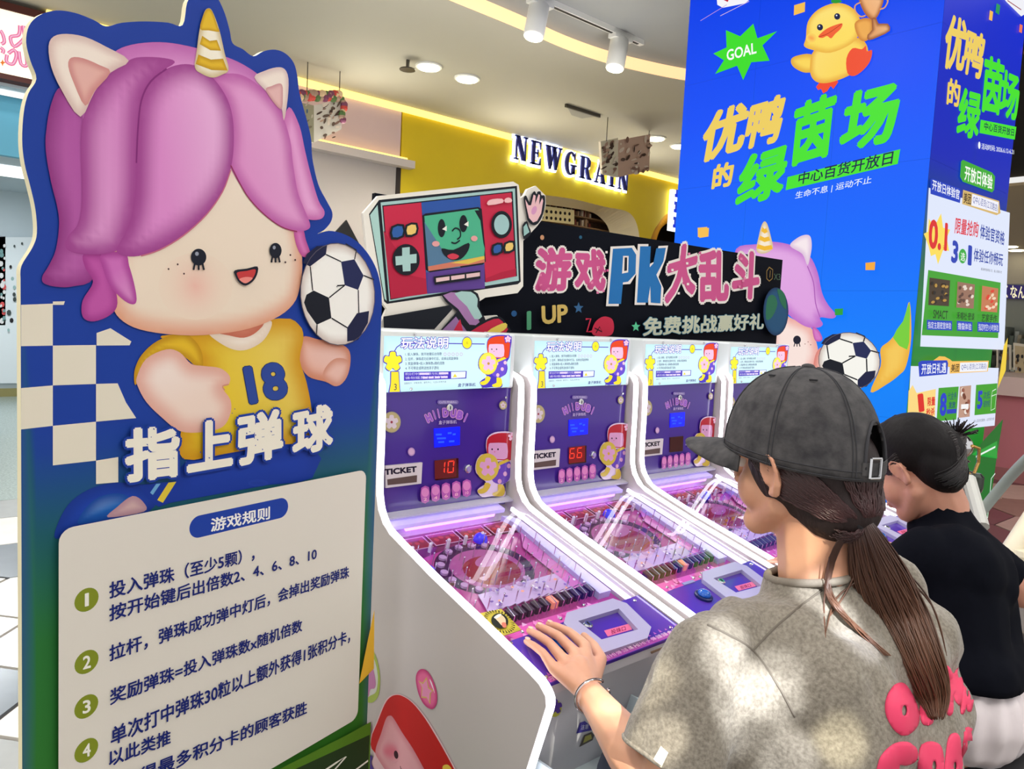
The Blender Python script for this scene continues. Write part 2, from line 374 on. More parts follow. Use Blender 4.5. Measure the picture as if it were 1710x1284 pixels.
# yellow wall: one outline with a rounded shop window and an arched doorway cut in it
FP = Plane((0, FB, 0), (1, 0, 0), (0, -1, 0)); IP = Plane((0, FB+0.35, 0), (1, 0, 0), (0, -1, 0)); AP = Plane((0, FB+0.3, 0), (1, 0, 0), (0, -1, 0))
wo = spline([tuple(FP.at(*p)) for p in [(845, 321), (880, 323), (912, 326), (960, 333), (1009, 345), (1044, 352), (1058, 363), (1065, 380), (1068, 401), (1068, 430)]], 4, False)
wi = spline([tuple(IP.at(*p)) for p in [(845, 337), (880, 338.5), (911, 341.6), (958, 348), (991, 355.6), (1009, 370), (1016, 382), (1019, 395), (1021, 410), (1022, 430)]], 4, False)
al = [tuple(FP.at(*p)) for p in [(1084, 430), (1086, 403), (1092, 385), (1097, 377), (1109, 361), (1123, 354)]]; xr_ = al[-1][0]; ao = spline(al+[(2*xr_-x, y, z) for x, y, z in reversed(al[:-1])], 4, False)
ai_ = [tuple(AP.at(*p)) for p in [(1095, 430), (1096, 403), (1100, 389), (1105, 380), (1114, 373), (1125, 370)]]; xr2 = ai_[-1][0]; ai_ = spline(ai_+[(2*xr2-x, y, z) for x, y, z in reversed(ai_[:-1])], 4, False)
out = [(5.56, 0), (wo[0][0], 0)]+[(p[0], p[2]) for p in wo]+[(wo[-1][0], 0), (ao[0][0], 0)]+[(p[0], p[2]) for p in ao]+[(ao[-1][0], 0), (15.4, 0), (15.4, CE), (5.56, CE)]
mb = MB().prism([(x, FB, z) for x, z in out], (0, 0.2, 0)); mb.box((wo[0][0], FB, 0), (wo[-1][0], FB+0.2, 1.2)); sub('yellow_panel', mb, yellow)
def loft(A_, B_):
    m_ = MB(); n = len(A_); m_.add(list(A_)+list(B_), [(i, i+1, n+i+1, n+i) for i in range(n-1)]); return m_
sub('window_reveal', loft(wo, wi), mat('cream_reveal', (240, 226, 190), 0.6)); sub('arch_reveal', loft(ao, ai_), mat('orange_reveal', (214, 150, 30), 0.6))
sub('store_interior', MB().box((5.7, FB+1.2, 0.0), (10.9, FB+1.25, 4.2)), mat('store_interior', (214, 196, 160), 0.8, noise=0.2, scale=3))
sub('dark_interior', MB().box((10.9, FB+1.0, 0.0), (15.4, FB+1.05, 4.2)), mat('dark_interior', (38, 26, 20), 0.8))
sub('ledge', MB().box((3.4, FB-0.14, 3.46), (5.70, FB+0.02, 3.56)), mat('lilac_ledge', (216, 206, 204), 0.6))
MB().box((3.5, FB-0.10, 3.565), (5.6, FB-0.03, 3.59)).build('ledge_light', warm_cove, wl)
MB().box((1.4, FB-0.05, CE-0.085), (12.6, FB+0.0, CE-0.005)).build('trim_2', warm_cove, None, None, 'structure')
# black kite-shaped ornament on the pale wall
tag(MB().prism([(4.44, FB-0.02, 2.30), (4.76, FB-0.02, 2.66), (5.02, FB-0.02, 2.28), (4.76, FB-0.02, 1.9)], (0, 0.03, 0)).build('wall_ornament', mat('black_paint', (22, 22, 26), 0.5)),
    'black diamond ornament on the pale wall between the big doll board and the console board', 'ornament')
# shelves of goods and a perforated board seen through the yellow shop's window
GP = Plane((0, FB+0.45, 0), (1, 0, 0), (0, -1, 0)); gx0, gx1 = GP.at(930, 380)[0], GP.at(1030, 380)[0]; zt = GP.at(990, 340)[2]
gs = empty('goods_shelf', ((gx0+gx1)/2, FB+0.6, 0), 'shelf wall of small brown goods in the window under the yellow shop sign', 'shelf')
MB().box((7.2, FB+0.75, 0), (gx1+.2, FB+0.8, zt+.2)).build('back_board', mat('brown_back', (104, 76, 58), 0.7, noise=0.5, scale=14), gs)
for z in np.arange(2.0, zt+.1, 0.17): MB().box((7.2, FB+0.5, z), (gx1+.2, FB+0.76, z+0.02)).build('shelf_board', mat('shelf_wood', (150, 118, 84), 0.6), gs)
gm = [mat('goods_%d' % i, c, 0.6) for i, c in enumerate([(120, 84, 60), (196, 160, 120), (72, 54, 46), (168, 120, 88), (222, 206, 180), (140, 60, 44)])]
for k in range(6):
    g = MB()
    for z in np.arange(2.0, zt+.1, 0.17):
        for i in range(14):
            x = 7.25+(i*6+k)*0.032
            if x < gx1+.1: h = random.uniform(0.06, 0.14); g.box((x, FB+0.52+random.uniform(0, 0.08), z+.02), (x+0.028, FB+0.7, z+.02+h))
    g.build('goods', gm[k], gs, None, 'stuff')
c1_, c2_ = GP.shifted(.03).at(880, 346), GP.shifted(.03).at(957, 374)
pb = empty('perforated_board', ((c1_[0]+c2_[0])/2, FB+0.4, c2_[2]), 'cream board with two rows of black holes in the window below the shop sign', 'board')
pq = [tuple(GP.shifted(.03).at(*p)) for p in ((880, 340), (957, 351), (957, 375), (880, 366))]; MB().prism(pq, (0, -0.03, 0)).build('board', mat('cream_board', (240, 226, 170), 0.6), pb)
for i in range(9):
    for j in range(2): MB().lathe(tuple(GP.shifted(.061).at(951-i*7.6, 357+j*10.5-i*0.8)), [(0.028, -0.002), (0.028, 0.002)], 10, (0, 1, 0)).build('hole', mat('hole_black', (40, 32, 30), 0.9), pb)
# ------------------------------------------------------------------ serif shop sign
def R_(a, b, c, d): return [(a, b), (c, b), (c, d), (a, d)]
GL = {'N': [R_(0, 0, .32, .06), R_(.12, 0, .2, 1), R_(0, .94, .3, 1), [(.08, 1), (.38, 1), (.9, 0), (.62, 0)], R_(.81, 0, .89, 1), R_(.68, .94, 1, 1)],
 'E': [R_(.1, 0, .38, 1), R_(0, .93, .9, 1), R_(0, 0, .9, .07), R_(.38, .46, .66, .54), [(.9, 1), (.9, .68), (.78, .93)], [(.9, 0), (.9, .32), (.78, .07)], R_(.6, .34, .67, .66)],
 'W': [[(.03, 1), (.27, 1), (.42, .22), (.34, 0), (.26, 0)], [(.27, 0), (.35, 0), (.56, .94), (.5, .94)], [(.38, 1), (.62, 1), (.76, .22), (.68, 0), (.6, 0)], [(.62, 0), (.7, 0), (.95, .97), (.88, .97)], R_(0, .94, .7, 1), R_(.78, .94, 1, 1)],
 'R': [R_(.1, 0, .36, 1), R_(0, .94, .5, 1), R_(0, 0, .46, .06), R_(.36, .46, .55, .52), [(.5, 1), (.68, .97), (.84, .86), (.86, .74), (.82, .6), (.68, .5), (.5, .46), (.5, .52), (.56, .56), (.6, .66), (.6, .82), (.56, .9), (.5, .94)], [(.44, .48), (.66, .52), (.84, .12), (.98, .06), (.98, 0), (.66, 0)]],
 'A': [[(.44, 1), (.54, 1), (.96, 0), (.66, 0)], [(.44, 1), (.48, .9), (.18, 0), (.1, 0)], R_(.24, .3, .7, .36), R_(0, 0, .32, .06), R_(.56, 0, 1, .06)],
 'I': [R_(.32, 0, .68, 1), R_(.1, .94, .9, 1), R_(.1, 0, .9, .06)]}
go = [(.5+.46*math.cos(math.radians(a)), .5+.52*math.sin(math.radians(a))) for a in range(45, 316, 15)]; gi = [(.52+.22*math.cos(math.radians(a)), .5+.45*math.sin(math.radians(a))) for a in range(315, 44, -15)]
GL['G'] = [go+gi, R_(.6, .05, .86, .45), R_(.5, .4, 1, .46), [(.86, 1), (.86, .66), (.76, .86)]]
sg = empty('shop_sign', (8.5, FB-0.08, 3.3), 'navy serif letters NEWGRAIN with white halo on the yellow shop front', 'sign')
navy = mat('navy_acrylic', (20, 24, 120), 0.4); halo = mat('sign_halo_light', (236, 242, 255), emit=1.9)
x = 7.50
for ch, wd in zip('NEWGRAIN', (.26, .23, .36, .27, .29, .27, .17, .27)):
    z0 = 3.92-(x-7.5)*0.035; hh = 0.36; l = MB(); hb = MB()
    for pg in GL[ch]:
        l.prism([(x+u*wd, FB-0.10, z0+v*hh) for u, v in pg], (0, 0.03, 0))
        cx = sum(u for u, v in pg)/len(pg); cz = sum(v for u, v in pg)/len(pg)
        def grow(u, v): return (x+u*wd+(0.03 if u > cx else -0.03), FB-0.06, z0+v*hh+(0.03 if v > cz else -0.03))
        hb.prism([grow(u, v) for u, v in pg], (0, 0.03, 0))
    lo = l.build('letter', navy, sg); hb.build('halo', halo, lo); x += wd+0.075
# second, partly hidden sign of lit letters by the arch
s2 = empty('lit_sign', (11.4, FB-0.1, 3.0), 'glowing white and blue sign on the yellow wall beside the screen column', 'sign')
MB().box((11.35, FB-0.12, 3.3), (11.75, FB-0.05, 4.05)).build('sign_face', mat('sign_white_glow', (240, 248, 255), emit=1.8), s2)
mb = MB()
for i in range(5): mb.box((11.42, FB-0.13, 3.36+i*0.14), (11.68, FB-0.121, 3.42+i*0.14)); mb.box((11.45+0.1*(i % 2), FB-0.13, 3.36+i*0.14), (11.49+0.1*(i % 2), FB-0.121, 3.5+i*0.14))
mb.build('sign_lettering', mat('sign_blue', (40, 60, 190), emit=0.7), s2)
# ------------------------------------------------------------------ left shop behind the doll board
pl = Plane((1, 8.9, 3.9), (1, 0, 0), (0, -1, 0))
ls = empty('pink_shop_sign', (0.9, 8.95, 3.6), 'cream light box sign with puffy pink lettering at the top left corner', 'sign')
MB().box((-1.2, 8.92, 3.58), (1.75, 9.06, 4.18)).build('light_box', mat('cream_lightbox', (255, 240, 212), emit=0.95), ls)
MB().box((-1.25, 8.9, 4.18), (1.8, 9.08, 4.25)).build('frame', mat('dark_red_frame', (84, 34, 24), 0.6), ls); MB().box((-1.25, 8.9, 3.53), (1.8, 9.08, 3.58)).build('frame', mat('dark_red_frame'), ls)
a = Art(pl.shifted(0.0), 0, 0, 2.569, 0.0012)
for c, o_ in (('f07aa8', 3.5), ('ffc4dc', 1.2)):
    for pts in ([(85, 110), (80, 150), (45, 160), (60, 200), (95, 175), (110, 150)], [(100, 110), (104, 150), (112, 180), (105, 205)], [(30, 235), (28, 265), (55, 275), (70, 240), (60, 215), (35, 230)], [(80, 220), (90, 275), (115, 280), (110, 230)],
                [(0, 130), (12, 150), (18, 180), (5, 190)], [(0, 205), (14, 215), (10, 230)]): a.line(pts, o_*4.2, c, sm=4)
a.poly([(10, 255), (14, 266), (24, 270), (14, 275), (10, 287), (6, 275), (-2, 270), (6, 266)], 'f08030'); a.build('sign_lettering', print_mat('sign_led', 'led', 0.95), ls)
MB().box((1.75, 9.0, 0), (3.0, 9.2, CE)).build('wall_left_pier', mat('pier', (200, 196, 190), 0.7), None, None, 'structure')
MB().box((-6, 13.0, 0), (6, 13.1, CE)).build('wall_back', mat('blue_white_wall', (206, 220, 228), 0.5, noise=0.06, scale=2), None, None, 'structure')
MB().box((-6, 12.97, 0), (6, 13.0, 0.12)).build('baseboard_back', mat('olive_skirting', (150, 142, 90), 0.6), None, None, 'structure')
MB().box((-6, 9.06, 3.5), (3, 9.5, 3.55)).build('ceiling_shop_front', mat('shop_ceiling', (196, 208, 216), 0.7), None, None, 'structure')
MB().box((-6, 9.6, 2.95), (6, 13, 3.0)).build('ceiling_shop', mat('shop_ceiling', (196, 208, 216), 0.7), None, None, 'structure')
MB().box((-6, 9.5, 2.9), (6, 9.6, 3.5)).build('trim_3', mat('teal_bulkhead', (92, 170, 196), 0.5), None, None, 'structure')
for (x0, y0, x1, y1, lb) in ((0.95, 9.22, 1.7, 9.36, 'slim white ceiling light in the left shop just under the pink sign'), (0.75, 10.5, 1.6, 11.3, 'square white ceiling panel light deep in the left shop')):
    zl = 3.5 if y0 < 9.5 else 2.95; t = empty('panel_light', ((x0+x1)/2, (y0+y1)/2, zl), lb, 'ceiling light'); MB().box((x0, y0, zl-.025), (x1, y1, zl-.005)).build('diffuser', mat('panel_glow', (255, 255, 255), emit=1.6), t)
    f = MB(); f.box((x0-0.03, y0-0.03, zl-.03), (x0, y1+0.03, zl)); f.box((x1, y0-0.03, zl-.03), (x1+0.03, y1+0.03, zl)); f.build('frame', mat('white_frame', (230, 230, 230), 0.5), t)
pp = Plane((1, 12.96, 1), (1, 0, 0), (0, -1, 0))
for nm, x0, y0, x1, y1, c, lb in (('poster', 0, 395, 9, 543, (30, 26, 32), 'tall dark poster with small drawings on the back wall of the left shop'), ('poster', 11, 396, 62, 640, (232, 240, 244), 'pale poster with black doodles on the back wall of the left shop')):
    t = empty(nm, tuple(pp.at((x0+x1)/2, y1)), lb, 'poster'); a = Art(pp.shifted(0.02), 0, 0, 1, 0.002); a.poly([(x0-14, y0), (x1, y0), (x1, y1), (x0-14, y1)], c)
    for k in range(26):
        px, py = random.uniform(x0+1, x1-2), random.uniform(y0+6, y1-6); s_ = random.uniform(1.5, 4)
        a.poly(ell(px, py, s_, s_*1.3, 7), random.choice([(230, 230, 230), (220, 90, 90), (120, 160, 160)]) if c[0] < 100 else random.choice([(40, 40, 44), (70, 80, 80), (160, 190, 190)]))
    a.build('poster_sheet', INK, t)
lamp('shop_and_fill_glow', 'AREA', (1.1, 10.9, 2.9), 60, (0.92, 0.97, 1), 0.8); lamp('shop_and_fill_glow', 'AREA', (0.8, 6.8, 4.2), 60, (0.97, 0.98, 1), 0.6); lamp('shop_and_fill_glow', 'AREA', (0.3, 4.4, 4.2), 60, (0.98, 0.98, 1), 0.6)  # first is under the panel light; the others added to brighten the floor
# ------------------------------------------------------------------ ceiling fittings
glow = mat('lamp_glow', (255, 250, 214), emit=6.0); wm = mat('white_enamel', (226, 226, 222), 0.4)
for i, (x, y) in enumerate([(4.886, 7.358), (5.429, 7.353), (8.963, 7.358), (9.558, 7.366)]):
    lb = ['round downlight in the soffit, leftmost, beside the sprinkler', 'round downlight in the soffit, second from the left above the yellow wall', 'round downlight in the soffit above the hanging picture near the screen column', 'round downlight in the soffit closest to the screen column'][i]
    t = empty('downlight', (x, y, CE), lb, 'downlight'); MB().lathe((x, y, CE-0.032), [(0.12, 0), (0.125, 0.01)], 24).build('lens', glow, t)
    MB().lathe((x, y, CE-0.008), [(0.15, -0.01), (0.155, 0), (0.155, 0.007)], 24).build('rim', wm, t); lamp('downlight_glow', 'SPOT', (x, y, CE-0.05), 260, (1, 0.94, 0.8), 0.1, (x, y, 0), 130, 0.8)
t = empty('sprinkler_head', (4.62, 7.379, CE), 'small dark sprinkler head on the soffit left of the downlights', 'sprinkler'); MB().lathe((4.62, 7.379, CE-0.1), [(0.02, 0), (0.02, 0.1)], 8).build('stem', mat('steel_dark', (90, 86, 80), 0.4, 0.8), t); MB().lathe((4.62, 7.379, CE-0.11), [(0.09, 0), (0.09, 0.012)], 12).build('deflector', mat('steel_dark'), t)
t = empty('air_vent', (7.2, 7.31, CE), 'small angular vent hatch in the soffit above the yellow wall', 'vent'); MB().prism([(6.95, 7.2, CE-0.03), (7.25, 7.42, CE-0.03), (7.45, 7.42, CE-0.03), (7.5, 7.2, CE-0.03)], (0, 0, 0.03)).build('hatch', mat('vent_grey', (150, 148, 140), 0.6), t)
MB().box((6.9, 7.17, CE-0.04), (7.55, 7.2, CE)).build('lip', mat('steel_dark'), t)
t = empty('light_track', (5.4, 5.31, CE2), 'black and white ceiling track that carries the two white spotlights', 'light track')
MB().box((3.0, 5.29, CE2-0.05), (6.16, 5.35, CE2)).build('rail', wm, t); MB().box((3.0, 5.305, CE2-0.053), (6.1, 5.335, CE2-0.045)).build('slot', mat('black_paint'), t)
for i, (sx, sy, z) in enumerate([(4.72, 5.33, 4.18), (5.83, 5.33, 4.18)]):
    t = empty('track_spotlight', (sx, sy, 4.4), ['white cylinder spotlight on the ceiling track, the left one', 'white cylinder spotlight on the ceiling track, the right one nearer the screen column'][i], 'spotlight')
    ax = Vector((-0.22, -0.05, -1)).normalized(); c0 = Vector((sx, sy, 4.34)); q = c0+ax*0.30
    MB().lathe(c0, [(0.085, 0), (0.095, 0.01), (0.095, 0.30), (0.085, 0.31)], 24, ax).build('barrel', wm, t, None, None, True); MB().lathe(q, [(0.088, 0.012), (0.07, 0.018)], 24, ax).build('lens', glow, t)
    MB().box((sx-0.13, 5.27, CE2-0.09), (sx+0.13, 5.37, CE2-0.05)).build('adapter', wm, t)
    lamp('spotlight_beam', 'SPOT', tuple(q+ax*0.05), 120, (1, 0.95, 0.85), 0.08, tuple(q+ax), 60, 0.6)
# hanging picture boards
def hanging(px, z0, z1, y, pics, lb, wires, flower):
    pl = Plane((0, y, 2), (1, 0, 0), (0, -1, 0)); t = empty('hanging_picture', tuple(pl.at(px[0], z1)), lb, 'picture')
    for (q, nm) in pics:
        P3 = [pl.at(*p) for p in q]; MB().prism([tuple(p) for p in P3], (0, 0.04, 0)).build('panel', mat('panel_cream', (226, 216, 200), 0.6), t)
        a = Art(pl.shifted(0.002), 0, 0, 1, 0.0008); xs = [p[0] for p in q]; ys = [p[1] for p in q]; a.poly(q, nm)
        for k in range(34):
            cx, cy = random.uniform(min(xs)+3, max(xs)-3), random.uniform(min(ys)+7, max(ys)-7); c = random.choice([(70, 52, 44), (130, 100, 88), (220, 206, 190), (96, 80, 70), (180, 150, 130)]) if nm[0] > 150 and nm[2] < 190 else random.choice([(90, 96, 80), (60, 90, 120), (190, 180, 160), (120, 110, 90)])
            a.poly(ell(cx, cy, random.uniform(1, 3), random.uniform(2, 7), 7, random.uniform(0, 90)), c)
        a.build('printed_photo', INK, t)
    for x0, y0, y1 in wires: q1 = pl.at(x0, y1); MB().tube([(q1[0], q1[1]-.02, CE), (q1[0], q1[1]-.02, q1[2])], 0.006, 5).build('wire', mat('steel_dark'), t)
    if flower:
        for k, c in enumerate([(200, 70, 60), (220, 190, 150), (80, 110, 60), (170, 140, 120), (120, 60, 90)]):
            f = MB()
            for i in range(14):
                p = pl.at(*flower(i*5+k)); f.ball((p[0], p[1]-0.03, p[2]), random.uniform(0.03, 0.055), 7, 5)
            f.build('bead_flower', mat('bead_%d' % k, c, 0.5), t, None, 'stuff')
hanging((540, 160), 0, 240, 8.35, [([(470, 165), (524, 176), (524, 238), (470, 226)], (150, 146, 120)), ([(524, 176), (572, 166), (570, 216), (524, 238)], (206, 200, 188))],
        'hanging picture board trimmed with colourful bead flowers, right of the doll board', [(511, 112, 165), (565, 90, 168)], lambda i: ((498+i*1.08, 160+3*math.sin(i)+i*0.03) if i < 62 else (571+2*math.sin(i), 166+(i-62)*5)))
hanging((1040, 240), 0, 290, 7.2, [([(1003, 236), (1032, 230), (1032, 296), (1006, 290)], (214, 208, 186)), ([(1032, 234), (1086, 224), (1084, 284), (1032, 296)], (196, 166, 148))],
        'hanging brown group-photo board in front of the shop sign', [(1011, 176, 236), (1082, 158, 226)], None)
# ------------------------------------------------------------------ far right: kiosk, posters, sign
k = empty('pink_kiosk', (10, 2.6, 0), 'low pink counter with pale top behind the screen column at the right edge', 'counter')
MB().box((9.3, 0.6, 0), (11.5, 4.6, 0.92)).build('counter_body', mat('pink_laminate', (206, 128, 140), 0.35, noise=0.08, scale=2), k); MB().box((9.24, 0.55, 0.92), (11.55, 4.65, 1.12)).build('countertop', mat('pale_pink_top', (232, 206, 202), 0.35), k)
MB().box((9.27, 0.6, 0), (9.3, 4.6, 0.14)).build('plinth', mat('rose_plinth', (170, 110, 112), 0.5), k)
sh = empty('display_shelf', (11.8, 3, 0), 'grey shelving full of small goods behind the pink counter', 'shelf')
mb = MB()
for z in (1.0, 1.38): mb.box((12.0, 0.3, z), (12.5, 5.6, z+0.03))
mb.box((12.5, 0.3, 0), (12.55, 5.6, 2.35)); mb.build('rack', mat('rack_grey', (150, 156, 148), 0.5), sh)
for kk, c in enumerate([(200, 204, 196), (120, 130, 118), (90, 96, 88), (170, 160, 140)]):
    g = MB()
    for z in (1.03, 1.41):
        for i in range(26): y = 0.35+(i*4+kk)*0.05; g.box((12.05+random.random()*0.2, y, z), (12.4, y+0.045, z+random.uniform(0.12, 0.32)))
    g.build('goods', mat('misc_goods_%d' % kk, c, 0.6), sh, None, 'stuff')
pk = Plane((11.2, 2, 1), (0, 1, 0), (-1, 0, 0))
def ybot(x):
    return min(np.arange(600, 660, 0.25), key=lambda y: abs(pk.at(x, y)[2]-1.15))
for i, (x0, x1) in enumerate([(1664, 1688), (1692, 1722)]):
    t = empty('photo_board', tuple(pk.at(x0, 640)), ['grey framed photo board standing on the pink counter, next to the column', 'cream framed picture board standing on the pink counter at the right edge'][i], 'board')
    MB().prism([tuple(pk.at(*p)) for p in ((x0, 572), (x1, 576), (x1, ybot(x1)), (x0, ybot(x0)))], (0.04, 0, 0)).build('board', mat('board_cream', (226, 220, 204), 0.5), t)
    a = Art(pk.shifted(0.002), 0, 0, 1, 0.0008); a.poly([(x0+3, 577), (x1-3, 580), (x1-3, 626), (x0+3, 624)], (120, 120, 122) if i == 0 else (200, 184, 150))
    for q in range(16): a.poly(ell(random.uniform(x0+5, x1-5), random.uniform(584, 618), 2.2, 3.4, 7), random.choice([(50, 50, 54), (190, 190, 186), (140, 110, 80)]))
    a.build('printed_photo', INK, t)
t = empty('purple_shop_sign', (12.45, 3, 2.3), 'dark purple shop sign with yellow-white Japanese letters at the right edge', 'sign')
pS = Plane((12.39, 2, 2), (0, -1, 0), (-1, 0, 0)); MB().prism([tuple(pS.at(*p)) for p in ((1655, 474), (1740, 478), (1740, 500), (1655, 497))], (0.1, 0, 0)).build('sign_board', mat('purple_sign', (42, 32, 96), emit=0.6), t)
a = Art(pS.shifted(0.003), 0, 0, 1, 0.001); a.text('くなん', (1676, 497), (1712, 499), (1676, 476), (255, 244, 200), 0.03); a.build('sign_lettering', print_mat('sign_led'  , 'led'), t)
MB().box((26, -3, 0), (26.1, 14, 4.29)).build('wall_right', mat('far_wall', (206, 196, 182), 0.7, noise=0.1, scale=1), None, None, 'structure')
for i, (px, py) in enumerate([(1686, 412), (1698, 418)]):
    q = CAM+rayd(px, py)*((CE-CH)/rayd(px, py)[2]); t = empty('downlight', tuple(q), ['tiny far downlight at the right edge, the left of a pair', 'tiny far downlight at the right edge, the right of a pair'][i], 'downlight')
    MB().lathe(tuple(q), [(0.2, -0.02), (0.2, 0)], 14).build('lens', glow, t)
# ================================================================== big doll board on the left
CUT = Plane((0.895, 1.541, 0), (0.957, 0.29, 0), (0.29, -0.957, 0))
Z1 = lambda x, y: (x/2.569, y/2.569)
sil = [(88, 1200), (92, 1140), (140, 1060), (158, 1000), (152, 900), (130, 800), (105, 700), (95, 600), (102, 480), (122, 400), (156, 338), (130, 260), (112, 180), (125, 110), (170, 65), (240, 45), (320, 55), (400, 85), (455, 113), (520, 98), (620, 92), (720, 97), (783, 108), (803, 10), (835, -25), (870, -42), (910, -32), (938, 0), (965, 60), (985, 130), (998, 186), (1040, 210), (1086, 241), (1130, 220), (1180, 213), (1225, 230), (1260, 270), (1276, 330), (1285, 400), (1320, 530), (1335, 600), (1340, 680), (1365, 790), (1400, 860), (1425, 910), (1420, 950), (1392, 985), (1362, 1003), (1410, 990), (1470, 1002), (1530, 1035), (1580, 1090), (1615, 1155), (1634, 1230), (1638, 1300)]
spx = [Z1(*p) for p in sil]
def smooth_keep(pts, n=4): return spline(pts, n, False)
ol = smooth_keep(spx, 4)
UVL = CUT.uv(35, 560); UVR = CUT.uv(636, 560)
uvo = [CUT.uv(*p) for p in ol]+[(UVR[0], 0.002), (UVL[0], 0.002)]
db = empty('doll_standee', tuple(CUT.P((UVL[0]+UVR[0])/2, 0)), 'tall blue cut-out board with pink-haired doll in number 18 shirt and game rules', 'signboard')
MB().prism([tuple(CUT.P(u, v, -0.012)) for u, v in uvo], tuple(CUT.n*0.012)).build('board', mat('cream_foam_edge', (246, 236, 196), 0.5), db)
a = Art(CUT, 0, 0, 1.0)
def skyfn(p, c):
    z = p[1]; stops = [(0.0, (70, 120, 30)), (0.45, (52, 118, 34)), (0.90, (40, 112, 52)), (1.06, (26, 88, 100)), (1.2, (24, 60, 152)), (3, (24, 60, 156))]
    for i in range(len(stops)-1):
        z0, c0 = stops[i]; z1, c1 = stops[i+1]
        if z0 <= z <= z1: t = (z-z0)/(z1-z0); return np.array(srgb(c0))*(1-t)+np.array(srgb(c1))*t
    return np.array(srgb(stops[-1][1]))
a.uvmode = True; a.blob([uvo[i] for i in range(0, len(uvo))], (24, 60, 156), None, 0.1, sm=0, fn=skyfn, grid=46); a.uvmode = False
a.build('board_print', INK, db)
# checker
CR = (226, 218, 198)
for q in ([(35, 509), (88, 507), (88, 577), (35, 578)], [(35, 648), (88, 643.5), (88, 711), (35, 717)], [(88, 577), (160, 576), (160, 641), (88, 643.5)], [(88, 711), (160, 704), (160, 769), (88, 777)], [(88, 503.5), (108, 503), (106, 509), (88, 509)],
          [(161, 577), (161, 556), (184, 548), (219, 570), (216, 576.5)], [(160, 641), (196, 640), (210, 672), (227, 698), (160, 704)], [(160, 769), (197, 763), (197, 805), (160, 808)]): a.poly(q, CR)
a.build('checker_print', INK, db)
# shoe, shorts, body
a.zoom(0, 480, 2.672)
a.blob([(250, 1122), (262, 1040), (320, 950), (420, 890), (540, 870), (660, 890), (700, 960), (600, 1030), (400, 1060)], (24, 64, 168), (20, 52, 140), 0.2)
a.blob([(345, 1050), (380, 985), (440, 935), (520, 918), (575, 935), (600, 980), (480, 1030), (400, 1048)], (20, 110, 190), (14, 70, 150), 0.3, 0.3, (-0.5, 0.8))
a.blob([(480, 1025), (520, 980), (590, 930), (640, 960), (640, 1000)], (214, 180, 176), (180, 140, 150), 0.3)
a.blob([(620, 880), (780, 865), (835, 770), (1380, 690), (1392, 850), (1200, 880), (760, 960), (700, 975)], (28, 66, 176), (20, 54, 150), 0.2, sm=2)
a.poly([(700, 948), (750, 870), (785, 866), (725, 960)], (226, 200, 60)); a.poly([(668, 915), (695, 876), (715, 874), (680, 925)], (110, 170, 214)); a.blob(ell(1150, 872, 45, 16, 16), (16, 30, 80), (26, 60, 160), 0.5, sm=0)
a.build('shorts_print', INK, db)
YE = (228, 196, 44); YD = (206, 150, 24); SK = (238, 214, 198); SKE = (214, 150, 128)
a.blob([(1345, 222), (1420, 232), (1500, 246), (1552, 275), (1562, 330), (1545, 400), (1500, 440), (1450, 420), (1372, 395), (1330, 320)], (232, 186, 170), (206, 134, 104), 0.22, 0.2, (0.4, 0.6))
a.blob([(1440, 400), (1455, 350), (1500, 315), (1555, 330), (1545, 400), (1500, 440)], (232, 190, 176), (210, 146, 122), 0.3)
a.blob([(720, 215), (880, 200), (1240, 138), (1330, 165), (1352, 225), (1335, 320), (1365, 420), (1390, 560), (1386, 680), (1200, 705), (1000, 742), (815, 765), (806, 640), (870, 480), (900, 350), (860, 300), (750, 240)], YE, YD, 0.16, 0.15, (0.5, 0.2), sm=3)
a.blob([(800, 205), (700, 238), (630, 300), (598, 370), (600, 435), (622, 400), (670, 330), (740, 290), (820, 310), (870, 350), (903, 350), (895, 280), (855, 225)], (226, 186, 40), (190, 140, 20), 0.14)
a.blob([(608, 400), (650, 318), (740, 276), (800, 290), (850, 340), (905, 350), (980, 360), (1022, 395), (1018, 432), (990, 448), (1025, 500), (1026, 560), (990, 622), (900, 645), (800, 640), (720, 580), (650, 510), (612, 440)], SK, (222, 168, 152), 0.2, 0.3, (-0.3, 0.8))
a.line([(1018, 432), (990, 440), (1000, 458)], 6, (206, 140, 116), sm=3)
a.blob([(930, 203), (1020, 205), (1140, 190), (1165, 160), (1208, 150), (1202, 190), (1165, 243), (1100, 277), (1040, 277), (975, 245)], (246, 238, 226), (226, 206, 184), 0.2)
a.blob([(972, 196), (1165, 155), (1140, 200), (1085, 224), (1020, 214)], (222, 150, 124), (196, 108, 84), 0.3)
a.text('18', (1110, 525), (1288, 492), (1078, 352), (44, 72, 150), 0.06, (24, 40, 100), 0.015)
a.build('shirt_print', INK, db)
# head
a.zoom(0, 0, 1)
a.blob([(190, 400), (182, 460), (186, 510), (205, 537), (245, 553), (320, 560), (400, 552), (455, 533), (488, 508), (500, 475), (503, 430), (490, 370), (440, 310), (382, 260), (300, 300), (220, 370)], (236, 218, 196), (222, 160, 130), 0.1, 0.1, (0.4, 0.4), grid=30)
bl_c = np.array(srgb((232, 150, 140)))
for (cx, cy) in ((325, 478), (500, 430)):
    u0 = np.array(CUT.uv(cx, cy))
    def bf(p, c, u0=u0): t = max(0, 1-np.linalg.norm(p-u0)/0.075); t = t*t*0.55; return c*(1-t)+bl_c*t
    pts = ell(cx, cy, 62 if cx < 400 else 26, 56, 24) if cx < 400 else [(497, 372), (478, 400), (470, 440), (480, 480), (497, 486), (501, 440)]
    if cx < 400: a.blob(pts, (236, 216, 194), None, 0.1, sm=0, fn=bf, grid=16)
a.build('face_print', INK, db)
HP = (214, 134, 196); HE = (158, 66, 140); HL = (244, 206, 232)
a.zoom(0, 0, 2.569)
